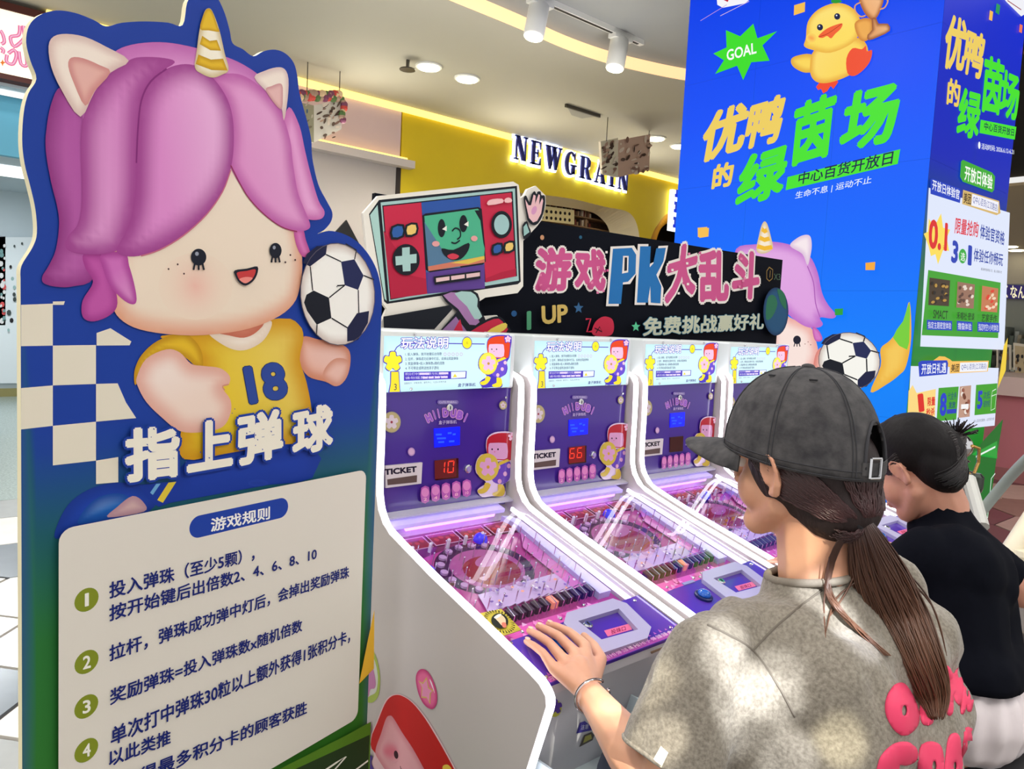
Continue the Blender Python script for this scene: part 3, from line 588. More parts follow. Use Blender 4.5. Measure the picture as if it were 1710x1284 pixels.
a.blob([(255, 375), (215, 450), (195, 560), (193, 650), (215, 780), (240, 880), (250, 960), (236, 1070), (205, 1140), (178, 1185), (185, 1215), (240, 1230), (310, 1228), (400, 1190), (440, 1000), (420, 700), (400, 500), (330, 420)], (176, 86, 160), (140, 50, 124), 0.1, 0.25, (-0.9, -0.5), HP)
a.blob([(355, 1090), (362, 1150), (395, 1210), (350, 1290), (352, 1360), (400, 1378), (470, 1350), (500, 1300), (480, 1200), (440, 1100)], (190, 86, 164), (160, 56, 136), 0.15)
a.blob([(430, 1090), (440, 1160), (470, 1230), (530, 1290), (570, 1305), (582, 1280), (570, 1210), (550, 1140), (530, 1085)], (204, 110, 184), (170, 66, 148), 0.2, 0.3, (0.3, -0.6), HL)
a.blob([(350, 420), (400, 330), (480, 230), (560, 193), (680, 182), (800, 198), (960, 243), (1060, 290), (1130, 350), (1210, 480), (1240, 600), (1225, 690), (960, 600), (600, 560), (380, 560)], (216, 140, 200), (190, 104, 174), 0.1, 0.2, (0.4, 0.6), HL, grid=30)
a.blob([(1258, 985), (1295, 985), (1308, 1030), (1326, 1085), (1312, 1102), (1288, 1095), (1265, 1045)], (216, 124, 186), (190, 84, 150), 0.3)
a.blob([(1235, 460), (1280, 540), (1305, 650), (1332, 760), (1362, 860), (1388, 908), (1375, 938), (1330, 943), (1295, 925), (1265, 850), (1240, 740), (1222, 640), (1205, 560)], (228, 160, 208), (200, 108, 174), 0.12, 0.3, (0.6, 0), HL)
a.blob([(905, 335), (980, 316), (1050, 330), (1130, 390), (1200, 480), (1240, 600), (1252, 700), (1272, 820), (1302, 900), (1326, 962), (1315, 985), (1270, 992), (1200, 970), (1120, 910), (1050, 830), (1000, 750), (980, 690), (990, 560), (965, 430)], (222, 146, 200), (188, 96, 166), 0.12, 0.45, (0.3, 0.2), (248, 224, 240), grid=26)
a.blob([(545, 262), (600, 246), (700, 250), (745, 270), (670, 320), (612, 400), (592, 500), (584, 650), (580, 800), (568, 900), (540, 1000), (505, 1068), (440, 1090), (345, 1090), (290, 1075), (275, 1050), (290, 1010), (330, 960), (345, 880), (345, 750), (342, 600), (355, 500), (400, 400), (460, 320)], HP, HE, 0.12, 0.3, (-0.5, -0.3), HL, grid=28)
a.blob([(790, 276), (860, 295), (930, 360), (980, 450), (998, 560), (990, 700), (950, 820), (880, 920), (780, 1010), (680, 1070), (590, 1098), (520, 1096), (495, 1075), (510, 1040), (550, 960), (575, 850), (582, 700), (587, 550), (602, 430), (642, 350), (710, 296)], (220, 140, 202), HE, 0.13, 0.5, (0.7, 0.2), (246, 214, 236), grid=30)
a.line([(580, 700), (587, 550), (602, 430), (642, 350), (710, 296)], 7, (130, 40, 116), sm=4)
a.line([(600, 1098), (680, 1072), (780, 1012), (880, 922), (950, 822), (985, 730)], 6, (196, 110, 130), sm=4)
a.line([(985, 710), (1050, 832), (1120, 912), (1200, 972), (1270, 994)], 6, (150, 50, 90), sm=4)
a.build('hair_print', INK, db)
CE_ = (240, 226, 212)
a.blob([(340, 502), (260, 390), (215, 290), (203, 200), (225, 158), (280, 147), (360, 160), (450, 202), (547, 262), (470, 312), (400, 395)], CE_, (214, 186, 176), 0.14, sm=3)
a.blob([(360, 455), (312, 360), (287, 285), (300, 249), (350, 251), (420, 280), (468, 312), (400, 392)], (226, 176, 166), (206, 140, 134), 0.2, sm=3)
a.blob([(1085, 333), (1130, 305), (1180, 290), (1215, 297), (1232, 340), (1228, 430), (1212, 518), (1198, 450), (1140, 395)], CE_, (216, 190, 184), 0.14, sm=3)
a.blob([(1135, 390), (1160, 370), (1200, 360), (1208, 400), (1198, 470)], (226, 182, 178), (206, 150, 150), 0.2)
HN = [(830, 290), (838, 220), (850, 130), (868, 60), (885, 38), (905, 50), (935, 130), (958, 230), (975, 300), (945, 322), (905, 334), (860, 318)]
a.blob(HN, (244, 236, 214), (206, 186, 140), 0.12, 0.2, (0.5, 0.3))
for y0, y1 in ((40, 120), (155, 205), (235, 290)):
    def xl(y): return 885-(y-38)*0.205
    def xr(y): return 888+(y-38)*0.33
    if y0 == 40: a.blob([(852, 125), (868, 62), (885, 39), (905, 52), (928, 118), (935, 138), (890, 132)], (226, 186, 40), (196, 150, 20), 0.15, sm=3)
    else: a.blob([(xl(y0), y0), ((xl(y0)+xr(y0))/2, y0+22), (xr(y0)-2, y0+18), (xr(y1)-1, y1+14), ((xl(y1)+xr(y1))/2, y1+12), (xl(y1), y1-14)], (226, 186, 40), (196, 150, 20), 0.15, sm=0)
a.build('horn_ears_print', INK, db)
BK = (22, 26, 40)
for cx, cy, rx, ry in ((846, 1103, 33, 36), (1175, 1075, 26, 33)):
    a.poly(ell(cx, cy, rx, ry), BK)
    for dx in (-rx*0.65, 0, rx*0.65): a.line([(cx+dx*0.7, cy+ry*0.6), (cx+dx, cy+ry*1.42)], 9, BK); a.poly(ell(cx+dx, cy+ry*1.42, 4.5, 5, 8), BK)
    a.poly(ell(cx-rx*0.25, cy-ry*0.4, rx*0.25, ry*0.25, 10), (150, 156, 170))
for x, y in ((715, 1154), (754, 1134), (781, 1174), (1216, 1125), (1258, 1115), (1237, 1094)): a.poly(ell(x, y, 4, 4.5, 8), (70, 40, 40))
a.poly([(998, 1160), (1050, 1152), (1096, 1143), (1094, 1178), (1075, 1208), (1045, 1225), (1018, 1212), (1002, 1185)], BK, 3)
a.poly([(1010, 1168), (1050, 1162), (1086, 1155), (1084, 1178), (1068, 1202), (1044, 1215), (1022, 1204), (1010, 1184)], (196, 60, 60), 3); a.poly([(1018, 1196), (1045, 1188), (1075, 1192), (1060, 1208), (1043, 1215), (1025, 1206)], (236, 140, 130), 3)
a.build('features_print', INK, db)
# football (printed): measured in the board photo frame; reused on the screen
def football(a, cx, cy, rx, ry):
    def m(u, v): return (cx+(u-562)/61*rx, cy+(v-492)/85*ry)
    def pent(pts, c=(26, 30, 64)): a.poly([m(*p) for p in pts], c)
    a.blob([m(*p) for p in ell(562, 492, 61, 85, 30, -4)], (246, 244, 236), (206, 190, 180), 0.1, 0.1, (0.3, 0.5), sm=0)
    pent([(568, 438), (590, 434), (605, 461), (596, 485), (574, 477)], (34, 40, 84)); pent([(505, 440), (512, 425), (528, 412), (545, 411), (543, 426), (517, 446)])
    pent([(507, 506), (511, 493), (523, 486), (548, 498), (552, 532), (528, 543), (512, 520)], (18, 22, 34)); pent([(578, 548), (594, 524), (614, 520), (612, 540), (596, 568), (578, 571)]); pent([(561, 478), (560, 480), (562, 481)])
    for ln in ([(543, 426), (568, 438)], [(590, 434), (593, 419)], [(605, 461), (622, 468)], [(596, 485), (597, 524)], [(574, 477), (548, 498)], [(517, 446), (521, 486)], [(593, 419), (575, 408)], [(552, 532), (578, 548)], [(528, 543), (527, 562)], [(561, 478), (574, 477)]):
        a.line([m(*p) for p in ln], 2.2*a.k, (24, 26, 34))
    a.line([m(*p) for p in ell(562, 492, 61, 85, 30, -4)], 1.2*a.k, (90, 84, 96), True)
a.zoom(0, 0, 1.0); football(a, 560, 491, 62, 85); a.build('football_print', INK, db)
# title
a.zoom(0, 480, 2.672)
for ch, bl, br, tl in (('指', (545, 872), (792, 842), (543, 625)), ('上', (820, 828), (1028, 792), (820, 600)), ('弹', (1048, 800), (1252, 752), (1046, 568)), ('球', (1290, 760), (1474, 712), (1290, 545))):
    a.text(ch, bl, br, tl, (238, 232, 214), 0.062, (24, 60, 156), 0.05)
for k in range(46):
    cx = random.uniform(550, 1460); cy = 830-(cx-550)*0.17-random.uniform(-10, 220)
    if k % 2: a.poly(ell(cx, cy, random.uniform(2, 5), random.uniform(1.5, 3), 6, random.uniform(0, 90)), (60, 80, 150))
a.build('title_lettering', INK, db)
# rules panel
def P2(*p): return np.array(CUT.uv(*p))
A0, A1, A2 = P2(92, 882), P2(606, 781), P2(591, 1197)
a.uvmode = True; a.poly(rrect(A0[0], A2[1], A1[0], A0[1], 0.022), (222, 216, 204)); pA, pB = P2(310, 881), P2(475, 849); hh = 0.021
a.poly(rrect(pA[0], pA[1]-hh, pB[0], pA[1]+hh, hh, 8), (26, 62, 158))
for px, py in ((138.6, 998.7), (138.6, 1102), (138.2, 1176), (138.2, 1248.8)):
    c = P2(px, py); a.poly(ell(c[0], c[1], 0.0195, 0.0195, 26), (128, 140, 36))
a.uvmode = False; a.zoom(0, 780, 2.547)
a.text('游戏规则', (880, 272), (1132, 216), (880, 214), (240, 240, 236), 0.03)
for n_, (x, y) in zip('1234', ((353, 557), (353, 821), (352, 1009), (352, 1194))): a.text(n_, (x-17, y+32), (x+17, y+23), (x-17, y-24), (240, 238, 224), 0.03)
for s_, bl, br, tl in (('投入弹珠（至少5颗），', (447, 556), (1066, 392), (447, 482)), ('按开始键后出倍数2、4、6、8、10', (447, 650), (1330, 388), (447, 580)),
      ('拉杆，弹珠成功弹中灯后，会掉出奖励弹珠', (447, 822), (1468, 466), (447, 750)), ('奖励弹珠=投入弹珠数x随机倍数', (450, 1005), (1268, 692), (450, 935)),
      ('单次打中弹珠30粒以上额外获得1张积分卡，', (453, 1180), (1472, 740), (453, 1098)), ('以此类推', (445, 1265), (708, 1168), (445, 1195)), ('⑤   获得最多积分卡的顾客获胜', (330, 1440), (1288, 1040), (330, 1365))):
    a.text(s_, bl, br, tl, (22, 36, 112), 0.027)
a.poly([(1510, 915), (1545, 740), (1575, 600), (1573, 850)], (226, 176, 50)); a.poly([(1140, 1290), (1460, 1130), (1560, 1075), (1556, 1290)], (84, 128, 30)); a.poly([(1200, 1292), (1555, 1130), (1548, 1292)], (36, 60, 26))
a.line([(1395, 1290), (1455, 1222), (1410, 1250), (1350, 1290)], 9, (240, 238, 224)); a.line([(1480, 1290), (1548, 1240)], 8, (240, 238, 224))
a.build('rules_print', INK, db)
# the strut that holds the board up
bm_ = MB(); c = CUT.P(-0.38, 0, -0.03)
for u in (-0.6, -0.15): bm_.prism([tuple(CUT.P(u, 0, -0.013)), tuple(CUT.P(u, 1.2, -0.013)), tuple(CUT.P(u, 0, -0.3))], tuple(CUT.ex*0.012))
bm_.build('rear_strut', mat('white_enamel'), db)
# ================================================================== black backdrop board behind the machines
BN = Plane((1.3, 2.25, 0), (1, 0, 0), (0, -1, 0)); q = lambda x, y: tuple(BN.at(x, y))
bb = empty('backdrop_board', (2.6, 2.25, 0), 'black backdrop board behind the machines with pink and blue pixel-style Chinese title', 'signboard')
tl_, tr_ = BN.uv(880, 376), BN.uv(1307, 434)
MB().prism([tuple(BN.P(0.0, 0.0, -0.02)), tuple(BN.P(tr_[0], 0.0, -0.02)), tuple(BN.P(tr_[0], tr_[1], -0.02)), tuple(BN.P(tl_[0], tr_[1]-0.02, -0.02)), tuple(BN.P(0, tr_[1]-0.02, -0.02))], tuple(BN.n*0.02)).build('board', mat('backdrop_black', (7, 11, 22), 0.7, spec=0.1), bb)
a = Art(BN, 600, 280, 2.375, 0.0003); WH = (234, 226, 220); PK = (204, 84, 140); BL = (30, 110, 176)
for ch, bl, br, tl, c in (('游', (692, 495), (838, 488), (700, 315), PK), ('戏', (850, 490), (975, 490), (852, 318), PK), ('大', (1205, 545), (1330, 500), (1222, 320), PK), ('乱', (1340, 535), (1462, 528), (1342, 325), PK), ('斗', (1470, 520), (1580, 525), (1478, 322), PK)):
    a.text(ch, bl, br, tl, c, 0.065, WH, 0.055)
def pix(pts, c): a.poly(pts, c)
pO = [(982, 540), (1000, 322), (1075, 318), (1092, 345), (1090, 420), (1060, 452), (1040, 455), (1032, 540)]; kO = [(1095, 535), (1108, 312), (1150, 312), (1146, 395), (1160, 380), (1172, 320), (1210, 318), (1200, 372), (1172, 425), (1192, 470), (1188, 538), (1150, 535), (1148, 470), (1138, 535)]
def grow(pts, g): c = np.mean(pts, 0); return [tuple(np.array(p)+g*np.sign(np.array(p)-c)) for p in pts]
for o_ in (pO, kO): a.poly(grow(o_, 9), WH)
for o_ in (pO, kO): a.poly(o_, BL)
a.poly([(1040, 350), (1062, 350), (1060, 415), (1036, 420)], WH); a.poly([(1046, 356), (1056, 356), (1055, 408), (1044, 410)], (16, 20, 34))
for i in range(40):   # pixel crumbs on the lettering
    x = random.choice([random.uniform(700, 770), random.uniform(900, 970), random.uniform(1220, 1340), random.uniform(1480, 1520)]); y = random.uniform(330, 500); a.poly([(x, y), (x+9, y), (x+9, y+9), (x, y+9)], random.choice([WH, (226, 130, 170), PK]))
a.build('title_lettering', INK, bb)
a.text('免费挑战赢好礼', (1108, 668), (1588, 640), (1112, 592), (196, 200, 176), 0.04, (40, 110, 140), 0.03)
a.text('1', (640, 645), (675, 640), (640, 570), (76, 150, 110), 0.06); a.text('UP', (708, 622), (812, 612), (706, 548), (206, 176, 96), 0.05); a.text('X3', (1628, 445), (1654, 446), (1628, 420), (70, 96, 76), 0.0)
def star(cx, cy, r, c, n=5, ri=0.45, rot=-90): a.poly([(cx+(r if k % 2 == 0 else r*ri)*math.cos(math.radians(rot+k*180/n)), cy+(r if k % 2 == 0 else r*ri)*1.15*math.sin(math.radians(rot+k*180/n))) for k in range(2*n)], c)
star(853, 556, 20, (50, 96, 140)); star(1080, 630, 18, (90, 200, 150)); a.poly(ell(597, 578, 11, 12, 14), (30, 80, 130)); a.poly(ell(708, 278, 8, 10, 12), (206, 150, 110)); a.poly(ell(860, 277, 6, 7, 12), (30, 90, 120))
a.poly([(905, 650), (918, 612), (950, 590), (985, 600), (992, 640), (975, 665), (920, 665)], (198, 40, 70), 4); a.line([(880, 600), (900, 598), (885, 650), (905, 648)], 8, (198, 40, 70)); a.line([(915, 635), (945, 650), (935, 630), (920, 655)], 5, (60, 10, 30))
a.line([(1608, 395), (1598, 410), (1598, 440), (1608, 450), (1620, 440), (1622, 405), (1608, 395)], 4, (150, 120, 60)); a.line([(1612, 408), (1610, 436)], 4, (150, 120, 60))
a.blob(ell(1634, 570, 50, 95, 26), (30, 80, 120), (16, 50, 90), 0.1, sm=0); a.poly([(1600, 520), (1625, 505), (1640, 540), (1620, 590), (1595, 600)], (40, 110, 80), 3); a.poly([(1640, 480), (1668, 500), (1675, 560), (1655, 540), (1645, 510)], (40, 110, 80), 3)
a.build('small_print', INK, bb)
# ------------------------------------------------------------------ console-shaped board fixed in front of it
CN = BN.shifted(0.06); cb = empty('console_standee', tuple(CN.at(740, 560)), 'red and blue game-console cut-out board with a smiling green screen and waving hand', 'signboard')
Z4 = lambda x, y: (600+x/2.375, 280+y/2.375)
so = [(15, 180), (75, 112), (610, 55), (632, 68), (640, 120), (655, 110), (668, 85), (700, 72), (738, 110), (740, 145), (725, 205), (705, 232), (665, 275), (650, 290), (650, 470), (628, 497), (500, 515), (452, 545), (480, 590), (545, 585), (580, 615), (592, 660), (300, 700), (85, 640), (88, 610), (110, 560), (95, 540), (60, 480), (30, 330)]
MB().prism([tuple(CN.at(*Z4(*p), -0.014)) for p in so], tuple(CN.n*0.014)).build('board', mat('white_card', (232, 226, 216), 0.5), cb)
a = Art(CN, 600, 280, 2.375, 0.0002); K = (20, 24, 34)
a.poly([(38, 184), (78, 128), (625, 72), (640, 452), (628, 462), (110, 540), (98, 530)], K); a.poly([(42, 188), (72, 148), (108, 528), (100, 520)], (170, 206, 200)); a.poly([(84, 138), (617, 82), (632, 448), (118, 530)], (164, 198, 196)); a.poly([(90, 150), (607, 94), (608, 100), (625, 430), (122, 524)], K)
a.poly([(95, 154), (245, 138), (268, 500), (124, 520)], (196, 40, 72)); a.poly([(245, 138), (478, 112), (497, 478), (268, 500)], (60, 64, 140)); a.poly([(478, 112), (602, 99), (620, 430), (500, 455)], (196, 40, 72))
a.poly([(245, 138), (478, 112), (480, 160), (248, 182)], (44, 84, 160)); a.poly([(268, 410), (495, 378), (497, 478), (270, 500)], (92, 62, 140)); a.poly([(262, 400), (495, 372), (495, 384), (264, 416)], (60, 100, 160))
a.poly([(95, 250), (150, 330), (170, 420), (262, 440), (268, 500), (124, 520)], (176, 30, 62)); a.poly([(497, 440), (560, 415), (620, 400), (620, 430), (500, 455)], (176, 30, 62))
a.poly([(248, 190), (262, 182), (470, 156), (484, 164), (500, 372), (488, 384), (278, 415), (262, 405)], K, 0); a.poly([(256, 192), (468, 163), (476, 172), (496, 310), (492, 376), (272, 408)], (76, 176, 138)); a.poly([(455, 170), (484, 168), (498, 330), (490, 300), (478, 210)], K)
a.poly([(256, 215), (330, 330), (400, 395), (272, 408)], (84, 120, 150)); a.poly([(270, 392), (494, 350), (495, 376), (272, 410)], (206, 120, 96)); a.poly([(360, 378), (494, 350), (494, 362), (430, 382)], (220, 190, 80))
for cx, cy, rx, ry in ((324, 240, 15, 36), (410, 222, 16, 34)): a.poly(ell(cx, cy, rx, ry), K); a.poly([(cx+2, cy+4), (cx+20, cy-10), (cx+20, cy+12)], (235, 235, 225))
a.line([(365, 252), (378, 240), (395, 248), (398, 272), (385, 285)], 6, K, sm=4); a.line([(362, 296), (378, 300), (396, 288)], 6, K, sm=4)
a.poly([(324, 320), (370, 326), (430, 298), (428, 330), (400, 362), (365, 366), (335, 348)], K, 3); a.poly([(345, 350), (368, 340), (392, 350), (380, 362), (360, 363)], (206, 60, 80), 3)
a.poly(ell(300, 302, 15, 11), (226, 160, 160)); a.poly(ell(452, 281, 13, 11), (226, 160, 160))
def btn(cx, cy, c, s_=24): a.poly([(cx-s_, cy-s_+4), (cx+s_, cy-s_-4), (cx+s_, cy+s_-4), (cx-s_, cy+s_+6)], K, 2); a.poly([(cx-s_+7, cy-s_+10), (cx+s_-7, cy-s_+4), (cx+s_-7, cy+s_-10), (cx-s_+7, cy+s_-3)], c, 2)
btn(148, 254, (46, 92, 160), 25); btn(203, 246, (232, 196, 110), 23); btn(543, 322, (46, 92, 160), 20); btn(590, 314, (232, 196, 110), 20)
a.poly(ell(181, 365, 54, 62), K); a.poly([(165, 318), (195, 315), (195, 345), (222, 342), (222, 378), (198, 380), (198, 410), (168, 412), (166, 385), (140, 388), (138, 352), (165, 350)], (166, 200, 196))
a.poly(ell(559, 226, 41, 54), K); a.poly(ell(559, 226, 30, 40), (160, 196, 196)); a.line(ell(559, 226, 33, 45), 3, K, True)
a.poly([(290, 432), (475, 408), (475, 440), (294, 464)], K); [a.poly([(298+k*60, 438-k*8), (352+k*60, 431-k*8), (352+k*60, 446-k*8), (299+k*60, 454-k*8)], (226, 190, 190)) for k in range(3)]
a.poly([(503, 135), (520, 126), (560, 124), (563, 140), (505, 150)], (240, 190, 190), 2); a.poly([(570, 126), (585, 119), (598, 126), (596, 138), (572, 139)], (240, 190, 190), 2)
a.poly([(640, 230), (658, 212), (665, 232), (675, 262), (645, 285)], K, 2); a.poly([(644, 236), (656, 222), (668, 256), (646, 272)], (150, 190, 186), 0)
a.poly([(648, 145), (645, 120), (655, 112), (668, 138), (676, 108), (688, 94), (696, 106), (700, 96), (712, 96), (715, 110), (728, 112), (730, 140), (722, 185), (702, 222), (680, 228), (660, 208), (655, 180)], K, 3)
a.poly([(654, 148), (651, 126), (664, 150), (674, 150), (684, 108), (692, 112), (690, 145), (704, 106), (709, 110), (706, 148), (718, 122), (722, 132), (714, 182), (698, 212), (682, 218), (666, 200), (660, 175)], (232, 186, 190), 0); a.poly(ell(686, 170, 10, 18, 14, 20), (214, 150, 190))
# legs and shoes
a.poly([(315, 500), (440, 485), (470, 520), (470, 560), (500, 620), (440, 640), (380, 570)], K, 2); a.poly([(325, 506), (400, 496), (440, 560), (470, 612), (430, 622), (385, 560)], (166, 120, 170), 2); a.poly([(370, 498), (435, 492), (462, 520), (460, 550), (480, 590), (450, 600), (420, 550)], (166, 200, 196), 2)
a.poly([(430, 640), (500, 600), (550, 590), (580, 625), (585, 655), (430, 660)], K, 3); a.poly([(440, 645), (500, 610), (545, 598), (570, 625), (575, 652), (440, 655)], (200, 40, 70), 2); a.poly([(500, 650), (540, 625), (572, 615), (578, 632), (545, 655)], (232, 206, 90), 2)
a.poly([(88, 590), (350, 545), (362, 560), (290, 640), (90, 640)], K, 0); a.poly([(300, 660), (380, 570), (440, 640), (420, 660)], K); a.poly([(310, 655), (375, 590), (420, 650)], (150, 110, 160)); a.poly([(360, 655), (392, 600), (405, 655)], (200, 40, 70))
a.build('console_print', INK, cb)
# ================================================================== LED screen column
CX0, CX1, CY0, CY1 = 5.40, 7.0, 2.09, 4.15
sc = empty('screen_column', ((CX0+CX1)/2, (CY0+CY1)/2, 0), 'tall square column wrapped in bright blue and green LED advertising screens', 'screen')
MB().box((CX0+0.01, CY0+0.01, 0), (CX1, CY1, CE2+0.02)).build('column_core', mat('column_grey', (80, 84, 96), 0.5), sc)
SL = Plane((CX0, CY0, 0), (0, -1, 0), (-1, 0, 0)); SR = Plane((CX0, CY0, 0), (1, 0, 0), (0, -1, 0))
a = Art(SL, 1130, 0, 2.948, 0.0004)
def sf(stops):
    def f(p, c):
        z = p[1]
        for i in range(len(stops)-1):
            if stops[i][0] <= z <= stops[i+1][0]: t = (z-stops[i][0])/(stops[i+1][0]-stops[i][0]); return np.array(srgb(stops[i][1]))*(1-t)+np.array(srgb(stops[i+1][1]))*t
        return np.array(srgb(stops[-1][1]))
    return f
# the screen is built of LED cabinets: one tile each
def cabinets(pl, W, zs, nx, fn, mirror, tag_):
    for i in range(nx):
        for j in range(len(zs)-1):
            u0, u1 = sorted((mirror*W*i/nx, mirror*W*(i+1)/nx)); a_ = Art(pl, step=0.0002, uvmode=True); g = 0.0004
            a_.blob([(u0+g, zs[j]+g), (u1-g, zs[j]+g), (u1-g, zs[j+1]-g), (u0+g, zs[j+1]-g)], (0, 80, 250), None, 0.1, sm=0, fn=fn, grid=9); a_.build('screen_tile', LED, sc)
zs = [0.02+k*0.88 for k in range(6)]
cabinets(SL, CY1-CY0, zs, 3, sf([(0, (0, 116, 235)), (1.2, (0, 132, 252)), (2.2, (0, 104, 252)), (3.2, (0, 78, 248)), (4.5, (0, 58, 228))]), -1, 'l')
cabinets(SR, CX1-CX0, zs, 2, sf([(0, (14, 84, 30)), (0.9, (30, 140, 40)), (1.4, (24, 130, 44)), (2.0, (14, 96, 50)), (2.35, (8, 60, 120)), (2.7, (10, 34, 180)), (4.5, (14, 44, 214))]), 1, 'r')
a.h = 0.001
YT = (238, 206, 96); GT = (70, 226, 44)
for ch, bl, br, tl, c in (('优', (105, 812), (325, 742), (148, 562), YT), ('鸭', (320, 745), (500, 700), (368, 505), YT), ('的', (170, 935), (272, 915), (185, 812), YT), ('绿', (280, 1030), (520, 965), (325, 772), GT), ('茵', (552, 830), (760, 768), (585, 515), GT), ('场', (790, 758), (1068, 700), (838, 460), GT)):
    a.text(ch, bl, br, tl, c, 0.06)
a.poly([(548, 872), (1103, 735), (1090, 808), (538, 937)], GT); a.text('中心百货开放日', (598, 912), (1062, 808), (606, 850), (10, 30, 70), 0.02); a.text('生命不息 | 运动不止', (584, 985), (958, 908), (590, 945), (230, 240, 250), 0.01)
a.poly([(380, 118), (400, 190), (497, 155), (425, 225), (460, 300), (370, 308), (330, 395), (300, 325), (192, 365), (235, 298), (183, 265), (248, 235), (245, 150), (315, 180)], (60, 220, 40)); a.text('GOAL', (250, 302), (396, 264), (248, 248), (248, 250, 248), 0.03)
a.poly([(200, -10), (203, 25), (230, 40), (340, 18), (372, -10)], (245, 245, 250)); a.line([(120, 104), (250, 25)], 3, (190, 150, 220)); a.line([(218, 80), (360, 8)], 3, (220, 190, 220)); a.poly([(235, 2), (262, -8), (255, 12)], (190, 40, 60))
for q_ in ([(582, 28), (636, 12), (634, 60), (580, 78)], [(115, 1130), (163, 1122), (160, 1165), (115, 1172)]): a.poly(q_, (246, 190, 80))
# little yellow duck with a cup
DY = (250, 214, 90)
a.blob([(570, 290), (600, 275), (660, 268), (720, 300), (700, 345), (640, 360), (590, 340), (568, 315)], DY, (226, 170, 60), 0.2)
a.blob([(690, 430), (712, 400), (790, 395), (800, 405), (775, 440), (762, 425), (745, 450), (725, 462), (715, 440), (700, 445)], (240, 70, 40), None, 0.2, sm=0)
a.blob([(660, 330), (680, 250), (780, 190), (900, 190), (945, 240), (930, 320), (850, 375), (760, 408), (700, 408), (668, 380)], DY, (232, 170, 60), 0.12, 0.3, (-0.4, 0.2), (255, 240, 170))
a.blob([(640, 190), (650, 110), (700, 50), (780, 18), (850, 30), (900, 80), (905, 160), (860, 220), (760, 262), (680, 250), (632, 230)], (252, 220, 96), (236, 180, 66), 0.12, 0.3, (0, 0.6), (255, 242, 180))
a.blob([(880, 120), (925, 92), (968, 105), (965, 170), (935, 205), (900, 190)], (236, 170, 80), (206, 130, 50), 0.2); a.poly([(840, 290), (870, 240), (915, 245), (935, 228), (940, 255), (966, 250), (958, 300), (925, 345), (880, 376), (845, 362)], (238, 76, 40), 3)
for cx, cy in ((710, 137), (795, 84)): a.poly(ell(cx, cy, 15, 16, 16), (16, 24, 70)); a.poly(ell(cx-3, cy-5, 4, 4, 8), (230, 235, 250))
a.poly([(702, 182), (735, 150), (775, 130), (820, 118), (812, 145), (785, 170), (765, 192), (745, 180), (722, 190)], (240, 96, 50), 3); a.line([(705, 184), (750, 168), (818, 120)], 3, (170, 50, 20), sm=3); a.blob(ell(668, 190, 26, 24, 14), (246, 150, 70), (250, 210, 96), 0.5, sm=0); a.poly([(765, 15), (775, -8), (800, 0), (820, 12), (790, 20)], (40, 150, 50), 2)
a.blob([(908, -15), (1018, -15), (1010, 50), (985, 95), (955, 95), (920, 50)], (236, 170, 110), (170, 96, 50), 0.2, 0.5, (0.3, 0.3), (255, 230, 190)); a.line([(912, 15), (885, 30), (885, 60), (910, 85), (935, 80)], 7, (226, 160, 100), sm=4); a.line([(1018, -5), (1045, 5), (1030, 40), (1005, 50)], 7, (226, 160, 100), sm=4)
a.blob([(965, 95), (990, 95), (1000, 120), (1045, 120), (1055, 155), (1000, 185), (950, 202), (945, 175), (968, 150)], (226, 160, 100), (150, 84, 44), 0.2, 0.4, (0.5, 0), (255, 226, 180), sm=2)
a.build('screen_print', LED, sc)
# doll, football and swirl low on the left face
a.zoom(1130, 360, 2.948)
a.blob([(1152, 425), (1120, 520), (1060, 610), (1010, 655), (1010, 740), (960, 868), (1040, 830), (1100, 785), (1135, 740), (1160, 600)], (244, 200, 90), (236, 176, 60), 0.1); a.poly([(1152, 425), (1120, 520), (1070, 600), (1140, 660), (1152, 560)], (120, 206, 60), 2)
a.blob([(505, 440), (560, 500), (660, 545), (690, 610), (700, 690), (650, 790), (560, 900), (500, 900), (470, 600)], (248, 226, 218), (236, 170, 160), 0.12)
a.blob([(300, 165), (400, 142), (480, 130), (580, 150), (660, 200), (700, 280), (722, 380), (752, 440), (790, 488), (772, 507), (712, 502), (726, 535), (700, 552), (640, 546), (570, 500), (508, 440), (400, 420), (300, 300)], (222, 160, 224), (190, 110, 200), 0.1, 0.3, (0, 0.2), (246, 214, 246), grid=26)
a.line([(712, 500), (690, 430), (680, 330), (650, 250)], 5, (170, 90, 180), sm=4); a.blob([(675, 550), (705, 565), (724, 605), (710, 620), (685, 610)], (214, 120, 196), (190, 90, 170), 0.2)
a.blob([(565, 150), (600, 112), (640, 96), (665, 105), (672, 150), (664, 205), (650, 245), (625, 190)], (246, 232, 236), (222, 196, 220), 0.2); a.blob([(400, 175), (412, 100), (425, 50), (440, 30), (455, 48), (472, 110), (480, 162), (440, 188)], (246, 232, 210), (214, 190, 150), 0.15)
for y in (58, 100, 142): a.poly([(437-(y-30)*0.26, y), (440, y+10), (440+(y-30)*0.3, y+4), (440+(y-5)*0.3, y+24), (440, y+32), (437-(y-5)*0.26, y+20)], (240, 184, 50))
a.poly(ell(600, 612, 19, 21, 18), (26, 26, 46)); [a.line([(600+d, 625), (600+d*1.5, 645)], 5, (26, 26, 46)) for d in (-10, 0, 10)]; [a.poly(ell(x, y, 2.5, 2.5, 6), (120, 60, 60)) for x, y in ((640, 632), (655, 622), (668, 636))]
a.blob([(690, 690), (720, 650), (745, 700), (740, 800), (700, 860), (680, 780)], (240, 190, 176), (220, 130, 120), 0.2)
